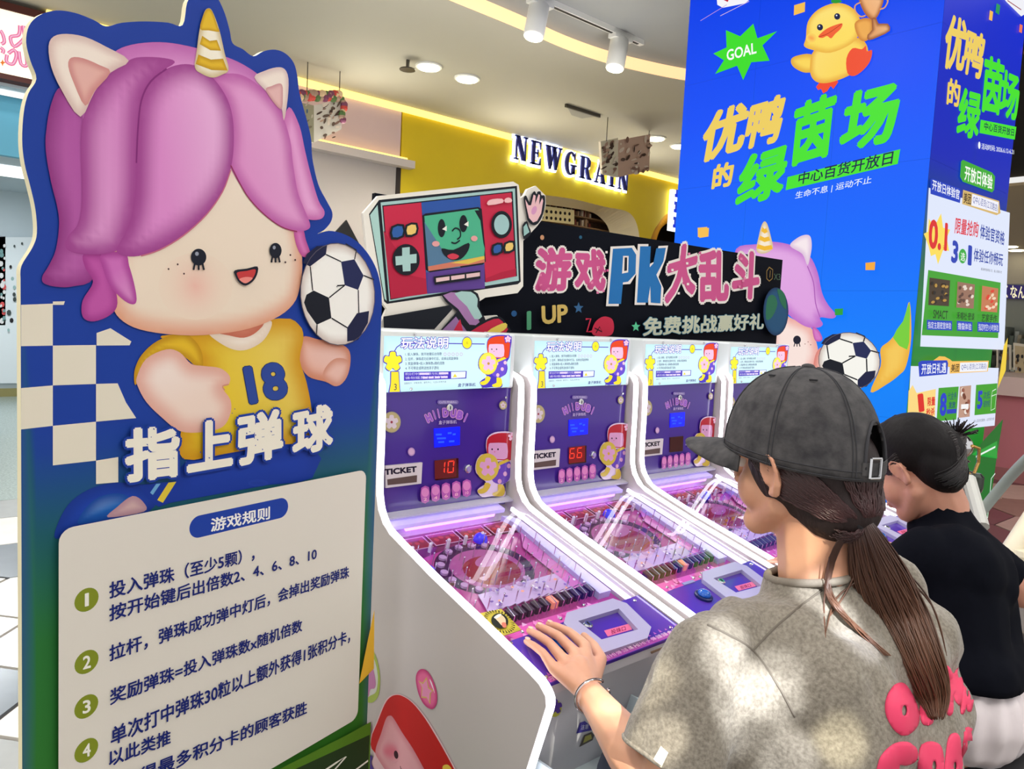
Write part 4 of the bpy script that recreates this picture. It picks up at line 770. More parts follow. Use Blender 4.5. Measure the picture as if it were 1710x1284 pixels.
football(a, 860, 716, 150, 140); a.poly([(788, 460), (830, 458), (828, 490), (790, 492)], (40, 160, 60)); a.poly([(940, 235), (988, 230), (985, 270), (940, 270)], (246, 170, 60)); a.poly([(115, 62), (162, 58), (160, 102), (116, 108)], (246, 190, 80))
a.build('screen_doll_print', LED, sc)
# right face
a = Art(SR, 1130, 0, 2.948, 0.0004); a.h = 0.001
for ch, bl, br, tl, c in (('优', (1305, 335), (1410, 360), (1335, 62), YT), ('鸭', (1400, 360), (1495, 395), (1432, 130), YT), ('的', (1325, 515), (1388, 530), (1335, 380), YT), ('绿', (1370, 670), (1480, 690), (1395, 425), GT), ('茵', (1490, 550), (1590, 572), (1515, 265), GT), ('场', (1580, 570), (1672, 600), (1600, 335), GT)): a.text(ch, bl, br, tl, c, 0.05)
a.poly([(1492, 590), (1668, 625), (1660, 688), (1486, 655)], GT); a.text('中心百货开放日', (1508, 640), (1655, 672), (1510, 600), (10, 30, 70), 0.02); a.text('活动时间: 2026.6.12-6.21', (1495, 735), (1655, 762), (1495, 705), (230, 236, 250), 0.01); a.poly(ell(1484, 716, 6, 18, 14), (240, 244, 250))
a.poly([(1600, -10), (1618, 12), (1690, 82), (1710, 70), (1712, -10)], (240, 240, 246)); a.line([(1622, 4), (1690, 50)], 5, (150, 40, 60))
for q_, c in (([(1535, 52), (1551, 60), (1546, 105), (1530, 98)], (246, 186, 80)), ([(1568, 18), (1586, 28), (1580, 75), (1562, 62)], (30, 150, 90)), ([(1682, 120), (1696, 126), (1692, 165), (1678, 158)], (240, 120, 90)), ([(1705, 230), (1715, 235), (1712, 270), (1702, 265)], (240, 120, 90))): a.poly(q_, c)
a.poly([(1392, 795), (1402, 788), (1545, 850), (1560, 870), (1555, 935), (1545, 948), (1400, 895), (1387, 870)], (60, 170, 50), 0); a.text('开放日体验', (1408, 888), (1545, 935), (1412, 812), (245, 250, 240), 0.03)
WP = (222, 230, 250)
a.poly([(1232, 925), (1632, 1048), (1604, 1722), (1190, 1705)], WP)
a.poly([(1240, 885), (1250, 880), (1385, 930), (1392, 945), (1385, 1000), (1240, 955)], (24, 60, 190)); a.text('开放日体验官', (1248, 935), (1382, 985), (1250, 882), (240, 244, 255), 0.02)
a.poly([(1400, 935), (1578, 990), (1585, 1050), (1565, 1060), (1395, 1005)], (214, 180, 110)); a.poly([(1445, 955), (1575, 996), (1572, 1050), (1440, 1012)], (240, 240, 250)); a.text('美团', (1402, 1000), (1438, 1010), (1404, 945), (60, 40, 10), 0.02); a.text('Q中心百货(江汉路店)', (1446, 1005), (1568, 1048), (1450, 962), (40, 60, 150), 0.0)
a.zoom(1130, 360, 2.948)
a.poly([(1205, 90), (1225, 80), (1230, 15), (1255, 60), (1290, -10), (1300, 60), (1335, 70), (1318, 110), (1330, 175), (1300, 170), (1275, 240), (1262, 190), (1240, 200), (1228, 150)], (250, 220, 90)); a.text('0.1', (1226, 162), (1318, 178), (1232, 14), (220, 40, 40), 0.05); a.text('元', (1298, 172), (1312, 174), (1298, 148), (220, 40, 40))
a.text('限量抢购', (1355, 88), (1470, 108), (1362, 8), (220, 40, 60), 0.02); a.text('体验官资格', (1480, 112), (1600, 148), (1484, 40), (30, 60, 160), 0.02)
a.text('3', (1336, 230), (1368, 240), (1345, 118), (30, 60, 180), 0.06); a.poly(ell(1394, 200, 19, 36, 20), (50, 170, 60)); a.text('选', (1383, 222), (1405, 226), (1385, 180), (240, 250, 240), 0.01); a.text('1', (1408, 242), (1446, 250), (1412, 142), (30, 60, 180), 0.06); a.text('体验任你畅玩', (1446, 225), (1590, 250), (1450, 158), (30, 60, 160), 0.02); a.text('每满券使用张1次，每人限购1次', (1482, 270), (1585, 286), (1484, 256), (90, 90, 100))
a.poly([(1222, 268), (1580, 330), (1568, 602), (1190, 588)], (60, 160, 40)); a.build('offers_print', LED, sc)
for i, (x0, x1, yt, yb, c) in enumerate([(1228, 1330, 305, 440, (66, 50, 34)), (1362, 1448, 325, 452, (150, 110, 90)), (1480, 1560, 345, 470, (196, 120, 80))]):
    a.poly([(x0, yt), (x1, yt+14), (x1-6, yb+6), (x0-6, yb)], c)
    for k in range(14): cx, cy = random.uniform(x0+8, x1-14), random.uniform(yt+24, yb-12); a.poly(ell(cx, cy, 7, 10, 8, random.uniform(0, 90)), [[(30, 22, 18), (180, 140, 60)], [(230, 214, 200), (90, 60, 50)], [(220, 60, 40), (240, 210, 180)]][i][k % 2])
for s_, bl, br, tl in (('SMACT', (1232, 505), (1304, 510), (1234, 462)), ('禾唱社·密谈', (1348, 510), (1436, 515), (1350, 472)), ('艺家手作', (1470, 522), (1546, 526), (1474, 482))): a.text(s_, bl, br, tl, (16, 60, 20), 0.02)
for s_, x0, x1, y0 in (('指定主题密室体验', 1200, 1325, 560), ('撸猫体验', 1348, 1425, 565), ('指定时空1小时体验', 1450, 1558, 570)):
    a.poly([(x0, y0-48), (x1, y0-42), (x1, y0+4), (x0, y0)], (24, 60, 190)); a.text(s_, (x0+5, y0-6), (x1-5, y0-2), (x0+5, y0-40), (240, 244, 255))
a.build('ticket_print', LED, sc)
a.poly([(1185, 770), (1260, 690), (1330, 720), (1300, 745)], (244, 190, 80), 3); a.poly([(1550, 850), (1580, 640), (1600, 600), (1590, 760)], (240, 206, 60)); a.poly([(1118, 738), (1555, 748), (1535, 1030), (1100, 1075)], WP)
a.poly([(1155, 722), (1170, 712), (1298, 710), (1303, 725), (1298, 778), (1160, 790)], (24, 60, 190)); a.text('开放日礼遇', (1170, 780), (1292, 772), (1172, 726), (240, 244, 255), 0.02); a.poly([(1310, 715), (1505, 712), (1500, 765), (1310, 775)], (244, 190, 90)); a.poly([(1362, 722), (1500, 718), (1496, 762), (1360, 768)], (240, 242, 250)); a.text('美团', (1315, 768), (1355, 766), (1318, 728), (60, 40, 10), 0.02); a.text('Q中心百货(江汉路店)', (1366, 762), (1492, 756), (1368, 728), (40, 60, 150))
a.poly([(1105, 860), (1125, 830), (1145, 870), (1240, 850), (1235, 1010), (1100, 980)], (250, 216, 130)); a.text('1', (1142, 968), (1198, 956), (1134, 878), (220, 40, 30), 0.06); a.text('限量', (1198, 935), (1236, 930), (1198, 892), (220, 40, 30), 0.03); a.text('秒杀', (1190, 985), (1232, 978), (1192, 945), (220, 40, 30), 0.03)
a.poly([(1252, 845), (1352, 838), (1340, 1000), (1242, 1008)], (60, 160, 40)); a.text('8', (1256, 985), (1290, 980), (1260, 870), (24, 60, 200), 0.06); a.text('代金券', (1296, 905), (1340, 900), (1298, 868), (16, 60, 120)); a.text('发放', (1300, 945), (1334, 942), (1302, 912), (16, 60, 120), 0.02); a.poly([(1292, 950), (1340, 946), (1338, 968), (1291, 972)], (24, 60, 190))
a.poly([(1355, 838), (1412, 832), (1405, 985), (1348, 992)], (190, 150, 130)); [a.poly(ell(random.uniform(1362, 1400), random.uniform(850, 970), 8, 12, 8), random.choice([(110, 60, 40), (236, 226, 216), (150, 90, 70)])) for k in range(14)]; a.poly([(1358, 925), (1395, 922), (1394, 945), (1357, 948)], (245, 245, 245))
a.poly([(1432, 830), (1538, 822), (1530, 968), (1424, 978)], (60, 160, 40)); a.text('5', (1436, 950), (1462, 945), (1440, 860), (24, 60, 200), 0.06); a.text('次抵', (1466, 900), (1500, 896), (1468, 862), (16, 60, 120)); a.text('储物柜', (1466, 940), (1500, 936), (1468, 906), (16, 60, 120)); a.line([(1508, 885), (1532, 875), (1525, 945), (1505, 955), (1508, 885), (1512, 860), (1530, 850)], 4, (230, 245, 230)); a.text('中心百货优惠券，以实际为准', (1418, 1015), (1520, 1002), (1420, 1000), (90, 100, 110))
a.zoom(1150, 600, 3.054); a.blob([(1480, 830), (1530, 480), (1560, 300), (1440, 430), (1350, 470), (1320, 520), (1320, 900)], (20, 110, 40), None, 0.1, sm=0); a.poly([(1400, 480), (1530, 410), (1530, 500), (1420, 460)], (40, 160, 60)); a.line([(1480, 815), (1500, 600), (1520, 575)], 7, (230, 246, 236)); a.line([(1520, 440), (1420, 490)], 9, (230, 246, 236))
a.build('gifts_print', LED, sc)
# ================================================================== the row of tabletop pinball machines
MX0, MW, PITCHM = 1.055, 0.530, 0.56
FY = 1.80; SLP = 0.276; SA = math.atan(SLP); cS, sS = math.cos(SA), math.sin(SA)
TOPP = Plane((MX0, 1.08, 0.672), (1, 0, 0), (0, -sS, cS))       # sloping top of machine 1
FACE = Plane((MX0, FY, 0), (1, 0, 0), (0, -1, 0)); SIDE = Plane((MX0, 1.08, 0), (0, -1, 0), (-1, 0, 0))
white_p = mat('white_machine_plastic', (200, 192, 190), 0.28, noise=0.03, scale=3); led_w = mat('white_edge_light', (248, 246, 255), emit=4.6)
chrome = mat('chrome', (220, 220, 224), 0.12, 1.0); purple = mat('purple_acrylic', (84, 52, 168), 0.12, coat=0.4); face_purple = mat('face_purple', (66, 38, 138), 0.15, coat=0.3); blackp = mat('black_plastic', (22, 22, 26), 0.4)
prof = [(2.05, 1.262), (1.83, 1.262), (1.79, 1.25), (1.772, 1.225), (1.768, 1.1), (1.768, 0.99), (1.765, 0.935), (1.752, 0.895), (1.725, 0.862), (1.69, 0.842), (1.50, 0.785), (1.30, 0.733), (1.12, 0.684), (1.085, 0.672), (1.064, 0.655), (1.060, 0.635), (1.075, 0.585), (1.11, 0.47), (1.17, 0.25), (1.235, 0.04), (1.26, 0.0), (2.05, 0.0)]
FRp = Plane((MX0, 1.080, 0.64), (1, 0, 0), (0, -1, -0.29)); c0 = FRp.at(1123, 1090)
def make_machine():
    root = empty('pinball_machine', (MX0+MW/2, 1.5, 0), 'x', 'arcade machine', 'purple pinball machines in a row')
    for k, x in enumerate((MX0, MX0+MW-0.024)):
        sp = MB().prism([(x, y, z) for y, z in prof], (0.024, 0, 0)).build('side_panel', white_p, root)
        pts = [(x+0.012, y, z) for y, z in prof[1:-2]]
        MB().tube(spline(pts, 3, False), 0.0105, 8).build('edge_light', led_w, sp, 'glowing white edge strip', None, True)
    xi0, xi1 = MX0+0.024, MX0+MW-0.024
    body = MB().prism([(xi0, y, z) for y, z in [(2.04, 1.21), (1.805, 1.21), (1.805, 0.84), (1.75, 0.77), (1.26, 0.64), (1.13, 0.61), (1.15, 0.46), (1.21, 0.22), (1.27, 0.02), (2.04, 0.02)]], (xi1-xi0, 0, 0)).build('cabinet', white_p, root)
    # header light box
    hb = bevel(MB().box((MX0+0.012, FY-0.012, 1.218), (MX0+MW-0.030, 2.05, 1.388)).build('header_box', mat('header_frame', (226, 232, 232), 0.25), root), 0.006)
    HP_ = FACE.shifted(0.0125); a = Art(HP_, 620, 540, 4.014, 0.00015)
    a.blob([(86, 84), (940, 100), (925, 426), (78, 464)], (214, 246, 250), (196, 236, 244), 0.05, sm=0, grid=10); PU = (76, 56, 190)
    a.line([(150, 195), (170, 160), (200, 138), (330, 132), (760, 138)], 7, PU); a.text('玩法说明', (195, 172), (512, 168), (200, 92), (250, 250, 255), 0.03, PU, 0.055)
    def flower(cx, cy, r, c, cc=None, o=PU, n=5):
        pts = []
        for k in range(n): t = math.radians(-90+k*360/n); pts += [(cx+r*math.cos(t-0.32), cy+r*math.sin(t-0.32)*1.1), (cx+r*1.05*math.cos(t), cy+r*1.15*math.sin(t)), (cx+r*math.cos(t+0.32), cy+r*math.sin(t+0.32)*1.1), (cx+r*0.68*math.cos(t+math.pi/n), cy+r*0.75*math.sin(t+math.pi/n))]
        if o: a.poly(grow(pts, 5), o, 3)
        a.poly(pts, c, 3)
        if cc: a.poly(ell(cx, cy, r*0.2, r*0.22, 8), cc)
    a.poly([(125, 320), (160, 318), (185, 320), (192, 440), (196, 462), (112, 464), (124, 400)], PU); a.poly([(132, 324), (180, 324), (188, 440), (190, 458), (120, 460), (130, 400)], (246, 226, 50)); flower(142, 255, 58, (250, 238, 50)); a.text('3', (150, 448), (168, 446), (150, 405), (60, 50, 90))
    for k, (s_, x1) in enumerate((('1. 投入弹珠，按开始键后出倍数', 470), ('2. 拉杆，弹珠成功后弹中灯后，会掉出奖励弹珠', 580), ('3. 奖励弹珠=投入弹珠数x随机倍数', 488), ('4. 不可带走或转送给孩子游玩', 450))): a.text(s_, (225, 218+k*31), (x1, 214+k*31), (225, 196+k*31), (60, 64, 120), 0.01)
    for k in range(5): a.line(ell(490+k*27, 206, 9, 10, 8), 3, (206, 150, 210), True)
    a.poly([(214, 325), (635, 318), (632, 368), (214, 384)], PU); a.poly([(530, 324), (628, 322), (625, 362), (530, 368)], (236, 246, 250)); a.text('积分打中弹珠 倍数与玩法提示', (222, 348), (500, 342), (222, 330), (230, 226, 250), 0.0); a.text('请勿摇晃 拍打 机台', (222, 374), (500, 366), (222, 356), (230, 226, 250)); a.poly([(540, 360), (555, 336), (570, 358)], (236, 216, 60))
    for x0, x1, y in ((318, 382, 336), (448, 510, 333), (338, 372, 362), (380, 412, 361), (420, 452, 360), (460, 505, 358)): a.poly([(x0, y-6), (x1, y-7), (x1, y+7), (x0, y+8)], (232, 214, 250))
    a.text('温馨提示：护眼有限，理性开心，礼品以实物为准', (212, 408), (495, 396), (212, 394), (110, 120, 150)); a.text('盒子弹珠机', (572, 424), (690, 420), (575, 400), (50, 40, 140), 0.02); a.poly(ell(634, 130, 34, 42, 18), PU); a.poly(ell(634, 130, 30, 37, 18), (250, 236, 40)); a.text('元', (627, 138), (641, 138), (627, 122), (120, 110, 40))
    def girl(sx=1.0, lit=True):
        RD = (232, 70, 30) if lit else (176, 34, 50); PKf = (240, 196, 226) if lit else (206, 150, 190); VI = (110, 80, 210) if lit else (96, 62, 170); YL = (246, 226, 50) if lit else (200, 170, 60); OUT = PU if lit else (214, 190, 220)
        a.poly([(770, 200), (765, 160), (772, 110), (810, 82), (870, 76), (915, 84), (932, 110), (925, 170), (918, 226), (900, 260), (905, 300), (892, 340), (850, 368), (870, 400), (862, 428), (800, 426), (745, 430), (718, 400), (730, 380), (765, 350), (712, 300), (712, 240), (740, 200)], OUT, 3)
        a.poly([(772, 200), (772, 120), (812, 90), (870, 84), (910, 92), (922, 115), (914, 215), (890, 232), (800, 226)], RD, 3); a.poly([(778, 190), (780, 145), (800, 138), (865, 138), (880, 150), (880, 218), (840, 226), (790, 218)], PKf, 2)
        a.poly([(820, 245), (860, 235), (895, 240), (898, 290), (888, 338), (850, 360), (805, 348), (790, 300)], VI, 3)
        for x, y in ((832, 268), (888, 262), (868, 305), (838, 345), (812, 300)): a.poly(ell(x, y, 11, 13, 10), PKf)
        a.poly(ell(772, 268, 62, 74, 24), YL); a.poly(ell(772, 268, 57, 68, 24), (250, 236, 90) if lit else (196, 172, 70)); flower(775, 268, 44, PKf, (200, 150, 60), None); a.poly([(830, 262), (880, 240), (895, 235), (880, 225), (835, 240)], YL)
        a.poly([(758, 352), (790, 362), (768, 400), (740, 412), (720, 405), (722, 390), (750, 380)], YL, 2); a.poly([(828, 362), (858, 366), (866, 400), (852, 424), (806, 424), (800, 408), (828, 396)], YL, 2)
        for x in (796, 828): a.poly(ell(x, 172, 4, 5, 8), (30, 20, 40))
        a.poly(ell(810, 186, 4, 2, 6), (200, 60, 100)); flower(903, 104, 20, (248, 200, 226), (240, 120, 160), OUT if lit else None)
    girl(); a.build('header_print', BACKLIT, hb)
    for x, y in ((292, 72), (778, 82), (265, 438), (742, 424)): MB().lathe(tuple(HP_.at(620+x/4.014, 540+y/4.014)), [(0.0045, 0), (0.0045, 0.004), (0.003, 0.006)], 10, (0, -1, 0)).build('screw', chrome, hb)
    # purple face
    fp = MB().box((MX0+0.026, FY-0.004, 0.842), (MX0+MW-0.034, FY+0.005, 1.217)).build('face_panel', face_purple, root)
    a = Art(FACE.shifted(0.0045), 620, 540, 4.014, 0.00012); VI = (98, 74, 190)
    a.text('HI! DUBI', (362, 680), (655, 665), (362, 610), (214, 150, 206), 0.0) if False else None
    for ch, x, y, rt in (('H', 385, 632, -24), ('I', 420, 612, -18), ('!', 448, 602, -12), ('D', 495, 596, -4), ('U', 546, 600, 6), ('B', 590, 612, 16), ('I', 628, 630, 24)):
        c_, s_ = math.cos(math.radians(rt)), math.sin(math.radians(rt)); w_ = 20 if ch in 'HDUB' else 8
        R2 = lambda u, v: (x+u*c_-v*s_, y+u*s_+v*c_)
        a.text(ch, R2(-w_, 30), R2(w_, 30), R2(-w_, -28), (150, 90, 200), 0.10, (214, 150, 206), 0.07)
    a.text('盒子弹珠机', (445, 676), (566, 670), (446, 650), (190, 170, 216), 0.02); a.poly(rrect(438, 514, 578, 540, 12), (120, 100, 170)); a.text('CUTE PINBALL', (450, 534), (566, 532), (450, 520), (206, 196, 226))
    for cx, cy, r in ((130, 660, 62), (876, 547, 26)):
        a.poly(ell(cx, cy, r, r*1.15, 24), (150, 140, 120)); a.poly(ell(cx, cy, r*0.93, r*1.07, 24), (176, 160, 112)); flower(cx, cy, r*0.68, (206, 190, 200), (150, 40, 60), None)
    a.poly(ell(262, 858, 24, 28, 16), (180, 140, 190)); a.poly(ell(262, 858, 17, 20, 16), (206, 168, 200))
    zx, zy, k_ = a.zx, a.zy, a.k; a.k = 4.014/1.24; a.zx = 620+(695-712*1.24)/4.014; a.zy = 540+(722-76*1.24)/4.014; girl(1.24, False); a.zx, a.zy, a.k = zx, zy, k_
    for i in range(5):
        cx = 350+i*69; cy = 1128-i*11; a.poly([(cx-26, cy-30), (cx+26, cy-34), (cx+26, cy+60), (cx-24, cy+66)], (176, 84, 170), 2); a.poly(ell(cx, cy, 25, 31, 16), (214, 130, 190)); a.text(str(2+2*i), (cx-10, cy+58), (cx+12, cy+55), (cx-10, cy+38), (240, 170, 200), 0.02)
    a.build('face_print', GLOSSINK, fp)
    for i in range(5):
        p = FACE.at(620+(350+i*69)/4.014, 540+(1128-i*11)/4.014, 0.0045); MB().lathe(tuple(p), [(0.0062, 0), (0.0062, 0.004), (0.004, 0.006)], 14, (0, -1, 0)).build('multiplier_lamp', mat('dark_red_lamp', (92, 20, 24), 0.2), fp)
    for x, y in ((85, 545), (893, 495)): MB().lathe(tuple(FACE.at(620+x/4.014, 540+y/4.014, 0.004)), [(0.004, 0), (0.004, 0.004), (0.0025, 0.0055)], 10, (0, -1, 0)).build('screw', chrome, fp)
    p = FACE.at(620+514/4.014, 540+562/4.014, 0.004); lk = MB().lathe(tuple(p), [(0.0115, 0), (0.0115, 0.006), (0.009, 0.009)], 20, (0, -1, 0)).build('cam_lock', chrome, root); MB().box((p[0]-0.001, p[1]-0.0105, p[2]-0.005), (p[0]+0.001, p[1]-0.0085, p[2]+0.005)).build('keyhole', blackp, lk)
    def quad(pl, pts, h0, h1, k=4.014, z=(620, 540)): return MB().prism([tuple(pl.at(z[0]+x/k, z[1]+y/k, h0)) for x, y in pts], tuple(pl.n*(h1-h0)))
    dsp = quad(FACE, [(414, 704), (586, 690), (584, 812), (416, 830)], 0.004, 0.007).build('blue_display', mat('blue_lcd', (10, 20, 236), 0.2, emit=1.0), root, 'small blue lit display')
    a = Art(FACE.shifted(0.0075), 620, 540, 4.014, 0.0001); [a.poly([(x, y), (x+w_, y-2), (x+w_, y+10), (x, y+12)], (40, 90, 255)) for x, y, w_ in ((432, 740, 40), (440, 765, 60), (512, 730, 26), (545, 738, 20), (448, 790, 40), (520, 785, 36))]; a.build('display_print', BACKLIT, dsp)
    quad(FACE, [(420, 916), (574, 900), (574, 1032), (422, 1048)], 0.004, 0.008).build('score_display', mat('dark_red_window', (60, 10, 12), 0.1, coat=0.5), root)
    ts = quad(FACE, [(80, 950), (328, 928), (320, 1068), (82, 1098)], 0.004, 0.012).build('ticket_slot', mat('ticket_frame', (206, 196, 200), 0.35), root); quad(FACE, [(92, 1040), (290, 1012), (288, 1058), (94, 1078)], 0.012, 0.0135).build('slot_mouth', mat('slot_brown', (84, 62, 58), 0.6), ts)
    a = Art(FACE.shifted(0.0122), 620, 540, 4.014, 0.0001); a.text('TICKET', (88, 1018), (306, 996), (86, 980-4), (34, 26, 50), 0.07); a.build('ticket_lettering', GLOSSINK, ts)
    p = FACE.at(620+640/4.014, 540+972/4.014, 0.004); b_ = MB().lathe(tuple(p), [(0.013, 0), (0.013, 0.005), (0.009, 0.007)], 20, (0, -1, 0)).build('round_button', chrome, root); MB().lathe(tuple(p+np.array([0, -0.0065, 0])), [(0.0085, 0), (0.0075, 0.003)], 16, (0, -1, 0)).build('button_cap', mat('lilac_cap', (150, 130, 190), 0.3), b_)
    # ---- sunken playfield under clear glass
    T = lambda x, y, h=0.0: tuple(TOPP.at(x, y, h))
    def tp(u, v, h=0.0): return tuple(TOPP.P(u, v, h))
    V0, V1 = 0.165, 0.685     # playfield from the panel's edge up to the face, metres up the slope
    pf = MB(); D = -0.052; pf.add([tp(0.024, V0, D), tp(MW-0.024, V0, D), tp(MW-0.024, V1+0.06, D), tp(0.024, V1+0.06, D)], [(0, 1, 2, 3)])
    pfo = MB().prism([tp(0.026, V0-0.01, D-0.006), tp(MW-0.026, V0-0.01, D-0.006), tp(MW-0.026, V1, D-0.006), tp(0.026, V1, D-0.006)], tuple(TOPP.n*0.006)).build('playfield', mat('playfield_pink', (180, 60, 140), 0.25), root)
    PB = TOPP.shifted(D); a = Art(PB, 0, 0, 1, 0.0002); a.uvmode = True
    a.poly([(0.03, V0), (MW-0.03, V0), (MW-0.03, V1), (0.03, V1)], (176, 62, 140)); a.poly([(0.03, 0.56), (0.30, 0.62), (MW-0.03, 0.60), (MW-0.03, V1), (0.03, V1)], (110, 30, 70), 0)
    C = (0.225, 0.475); a.poly(ell(C[0], C[1], 0.150, 0.125, 40), (64, 20, 60)); a.poly(ell(C[0]+0.006, C[1]-0.004, 0.113, 0.094, 36), (170, 84, 150)); a.poly(ell(C[0]+0.012, C[1]-0.016, 0.088, 0.070, 30), (140, 16, 40)); a.poly(ell(C[0]+0.03, C[1]+0.028, 0.05, 0.024, 20, 15), (176, 100, 160))
    for i in range(4): x0 = 0.045+i*0.106; a.poly([(x0, 0.612), (x0+0.098, 0.612), (x0+0.098, 0.672), (x0, 0.672)], (206, 150, 190)); a.poly([(x0+0.004, 0.616), (x0+0.094, 0.616), (x0+0.094, 0.668), (x0+0.004, 0.668)], (140, 22, 40)); [a.poly(ell(x0+0.02+q*0.02, 0.64+0.008*(q % 2), 0.008, 0.008, 8), (190, 50, 60)) for q in range(4)]
    a.poly([(0.10, 0.30), (0.44, 0.30), (0.46, 0.38), (0.12, 0.37)], (204, 176, 226)); a.poly([(0.40, 0.30), (0.47, 0.30), (0.47, 0.62), (0.40, 0.52)], (214, 120, 196)); a.poly([(0.05, V0+0.005), (0.42, V0+0.005), (0.42, 0.225), (0.05, 0.225)], (232, 96, 190))
    for q in range(30): x, y = random.uniform(0.05, 0.42), random.uniform(V0+0.01, 0.22); a.poly([(x, y), (x+0.018, y+0.002), (x+0.009, y+0.014)], random.choice([(250, 150, 220), (214, 70, 170), (240, 180, 230)]))
    for q in range(36): x, y = random.uniform(0.12, 0.44), random.uniform(0.29, 0.37); a.poly(ell(x, y, 0.006, 0.004, 7, random.uniform(0, 90)), random.choice([(236, 226, 246), (150, 110, 200), (250, 170, 140), (120, 84, 170)]))
    a.build('playfield_print', GLOSSINK, pfo)
    def peg(u, v, r, h, nm, m, h0=0.0, lab=None): return MB().lathe(tp(u, v, D+h0), [(r, 0), (r, h*0.9), (r*0.6, h)], 10, tuple(TOPP.n)).build(nm, m, pfo, lab)
    stud = mat('clear_lilac_stud', (190, 150, 200), 0.15, 0.1)
    for i in range(15): t = math.radians(40+i*19); peg(C[0]+0.131*math.cos(t), C[1]+0.109*math.sin(t), 0.011, 0.008, 'ring_stud', stud)
    pins = MB()
    for j in range(7):
        for i in range(9):
            u = 0.06+i*0.046+(0.023 if j % 2 else 0); v = 0.31+j*0.044
            if u < 0.47 and not (abs(u-C[0]) < 0.04 and abs(v-C[1]) < 0.03): pins.lathe(tp(u, v, D), [(0.0016, 0), (0.0016, 0.040), (0.0026, 0.041), (0.0018, 0.0435)], 6, tuple(TOPP.n))
    pins.build('steel_pins', mat('pin_steel', (222, 214, 226), 0.2, 0.9), pfo, None, 'stuff')
    for i in range(7): peg(0.055+i*0.062, 0.592+0.002*i, 0.0055, 0.03, 'clear_post', mat('frosted_post', (226, 214, 236), 0.3))
    for i in range(12):   # wire cages of the scoring lanes
        u = 0.10+i*0.029; v = 0.235+i*0.001
        MB().tube([tp(u, v, D), tp(u, v, D+0.03), tp(u+0.002, v+0.035, D+0.034), tp(u+0.002, v+0.055, D+0.01)], 0.0014, 5).build('lane_wire', chrome, pfo)
        MB().box((0, 0, 0), (0.02, 0.03, 0.02), Matrix.Translation(tp(u+0.004, v+0.012, D)) @ Matrix.Rotation(SA, 4, 'X')).build('lane_cup', mat('dark_cup', (60, 26, 56), 0.3) if i != 6 else mat('orange_cup', (240, 140, 120), 0.3, emit=0.4), pfo)
    for (u, v) in ((0.05, 0.50), (0.30, 0.60)):
        MB().ball(tp(u, v, D+0.004), 0.022, 14, 8).build('blue_dome', mat('blue_dome', (30, 40, 230), 0.15, emit=0.35), pfo, None, None, True)
    for k in range(9): MB().ball(tp(random.uniform(0.1, 0.43), random.uniform(0.18, 0.23), D+0.006), 0.0055, 10, 6).build('steel_ball', chrome, pfo, None, None, True)
    MB().tube([tp(0.10, 0.70, D+0.02), tp(0.42, 0.70, D+0.02)], 0.01, 8).build('rear_light_tube', mat('violet_tube', (206, 130, 255), emit=3.4), pfo, 'violet light tube along the back of the playfield')
    MB().box((0, 0, 0), (0.42, 0.05, 0.012), Matrix.Translation(tp(0.035, 0.688, -0.026)) @ Matrix.Rotation(SA, 4, 'X')).build('rear_ledge', mat('lilac_ledge_light', (196, 180, 250), 0.3, emit=0.45), pfo)
    for x in (0.030, MW-0.044): MB().box((0, 0, 0), (0.008, 0.52, 0.012), Matrix.Translation(tp(x, V0+0.01, -0.028)) @ Matrix.Rotation(SA, 4, 'X')).build('inner_light_strip', mat('inner_strip_light', (232, 226, 255), emit=2.2), pfo, 'bright inner light strip')
    MB().prism([tp(0.44, 0.24, D), tp(0.485, 0.24, D), tp(0.485, 0.64, D), tp(0.47, 0.67, D), tp(0.44, 0.68, D), tp(0.455, 0.62, D)], tuple(TOPP.n*0.02)).build('ball_lane', mat('lane_clear', (196, 190, 236), 0.15), pfo)
    gl = MB().prism([tp(0.0245, V0-0.004, -0.009), tp(MW-0.0245, V0-0.004, -0.009), tp(MW-0.0245, 0.738, -0.009), tp(0.0245, 0.738, -0.009)], tuple(TOPP.n*0.004)).build('glass_cover', glass_mat('playfield_glass'), root)
    tr = MB().box((0, 0, 0), (MW-0.05, 0.035, 0.006), Matrix.Translation(tp(0.025, 0.712, -0.006)) @ Matrix.Rotation(SA, 4, 'X')).build('rear_trim', mat('trim_grey', (190, 186, 204), 0.3), root)
    # ---- control panel
    cp = MB().prism([tp(0.026, -0.002, -0.012), tp(MW-0.026, -0.002, -0.012), tp(MW-0.026, V0, -0.012), tp(0.026, V0-0.02, -0.012)], tuple(TOPP.n*0.009)).build('control_panel', purple, root)
    CPp = TOPP.shifted(-0.0028); a = Art(CPp, 0, 0, 1, 0.00012)
    f0, f1 = np.array(TOPP.uv(920, 1140)), np.array(TOPP.uv(1146, 1052)); a.uvmode = True
    a.poly([(0.03, 0.0), (MW-0.03, 0.0), (MW-0.03, 0.016), (0.30, 0.013), (0.03, 0.017)], (196, 96, 190))
    for i in range(22):
        u = 0.036+i*0.021; a.text(random.choice(['弹', '珠', 'HI', 'DUBI', '盒', '子']), (u, 0.002), (u+0.017, 0.002), (u, 0.014), random.choice([(232, 170, 220), (236, 200, 226)]), 0.03)
        a.poly([(u+0.003, 0.018), (u+0.012, 0.018), (u+0.008, 0.018+random.uniform(0.003, 0.012))], (190, 100, 200))
    a.build('panel_print', GLOSSINK, cp)
    for x, y in ((1060, 1002), (1120, 1047), (853, 1073), (912, 1130)): MB().lathe(T(x, y, -0.003), [(0.005, 0), (0.005, 0.003), (0.003, 0.005)], 12, tuple(TOPP.n)).build('screw', chrome, cp)
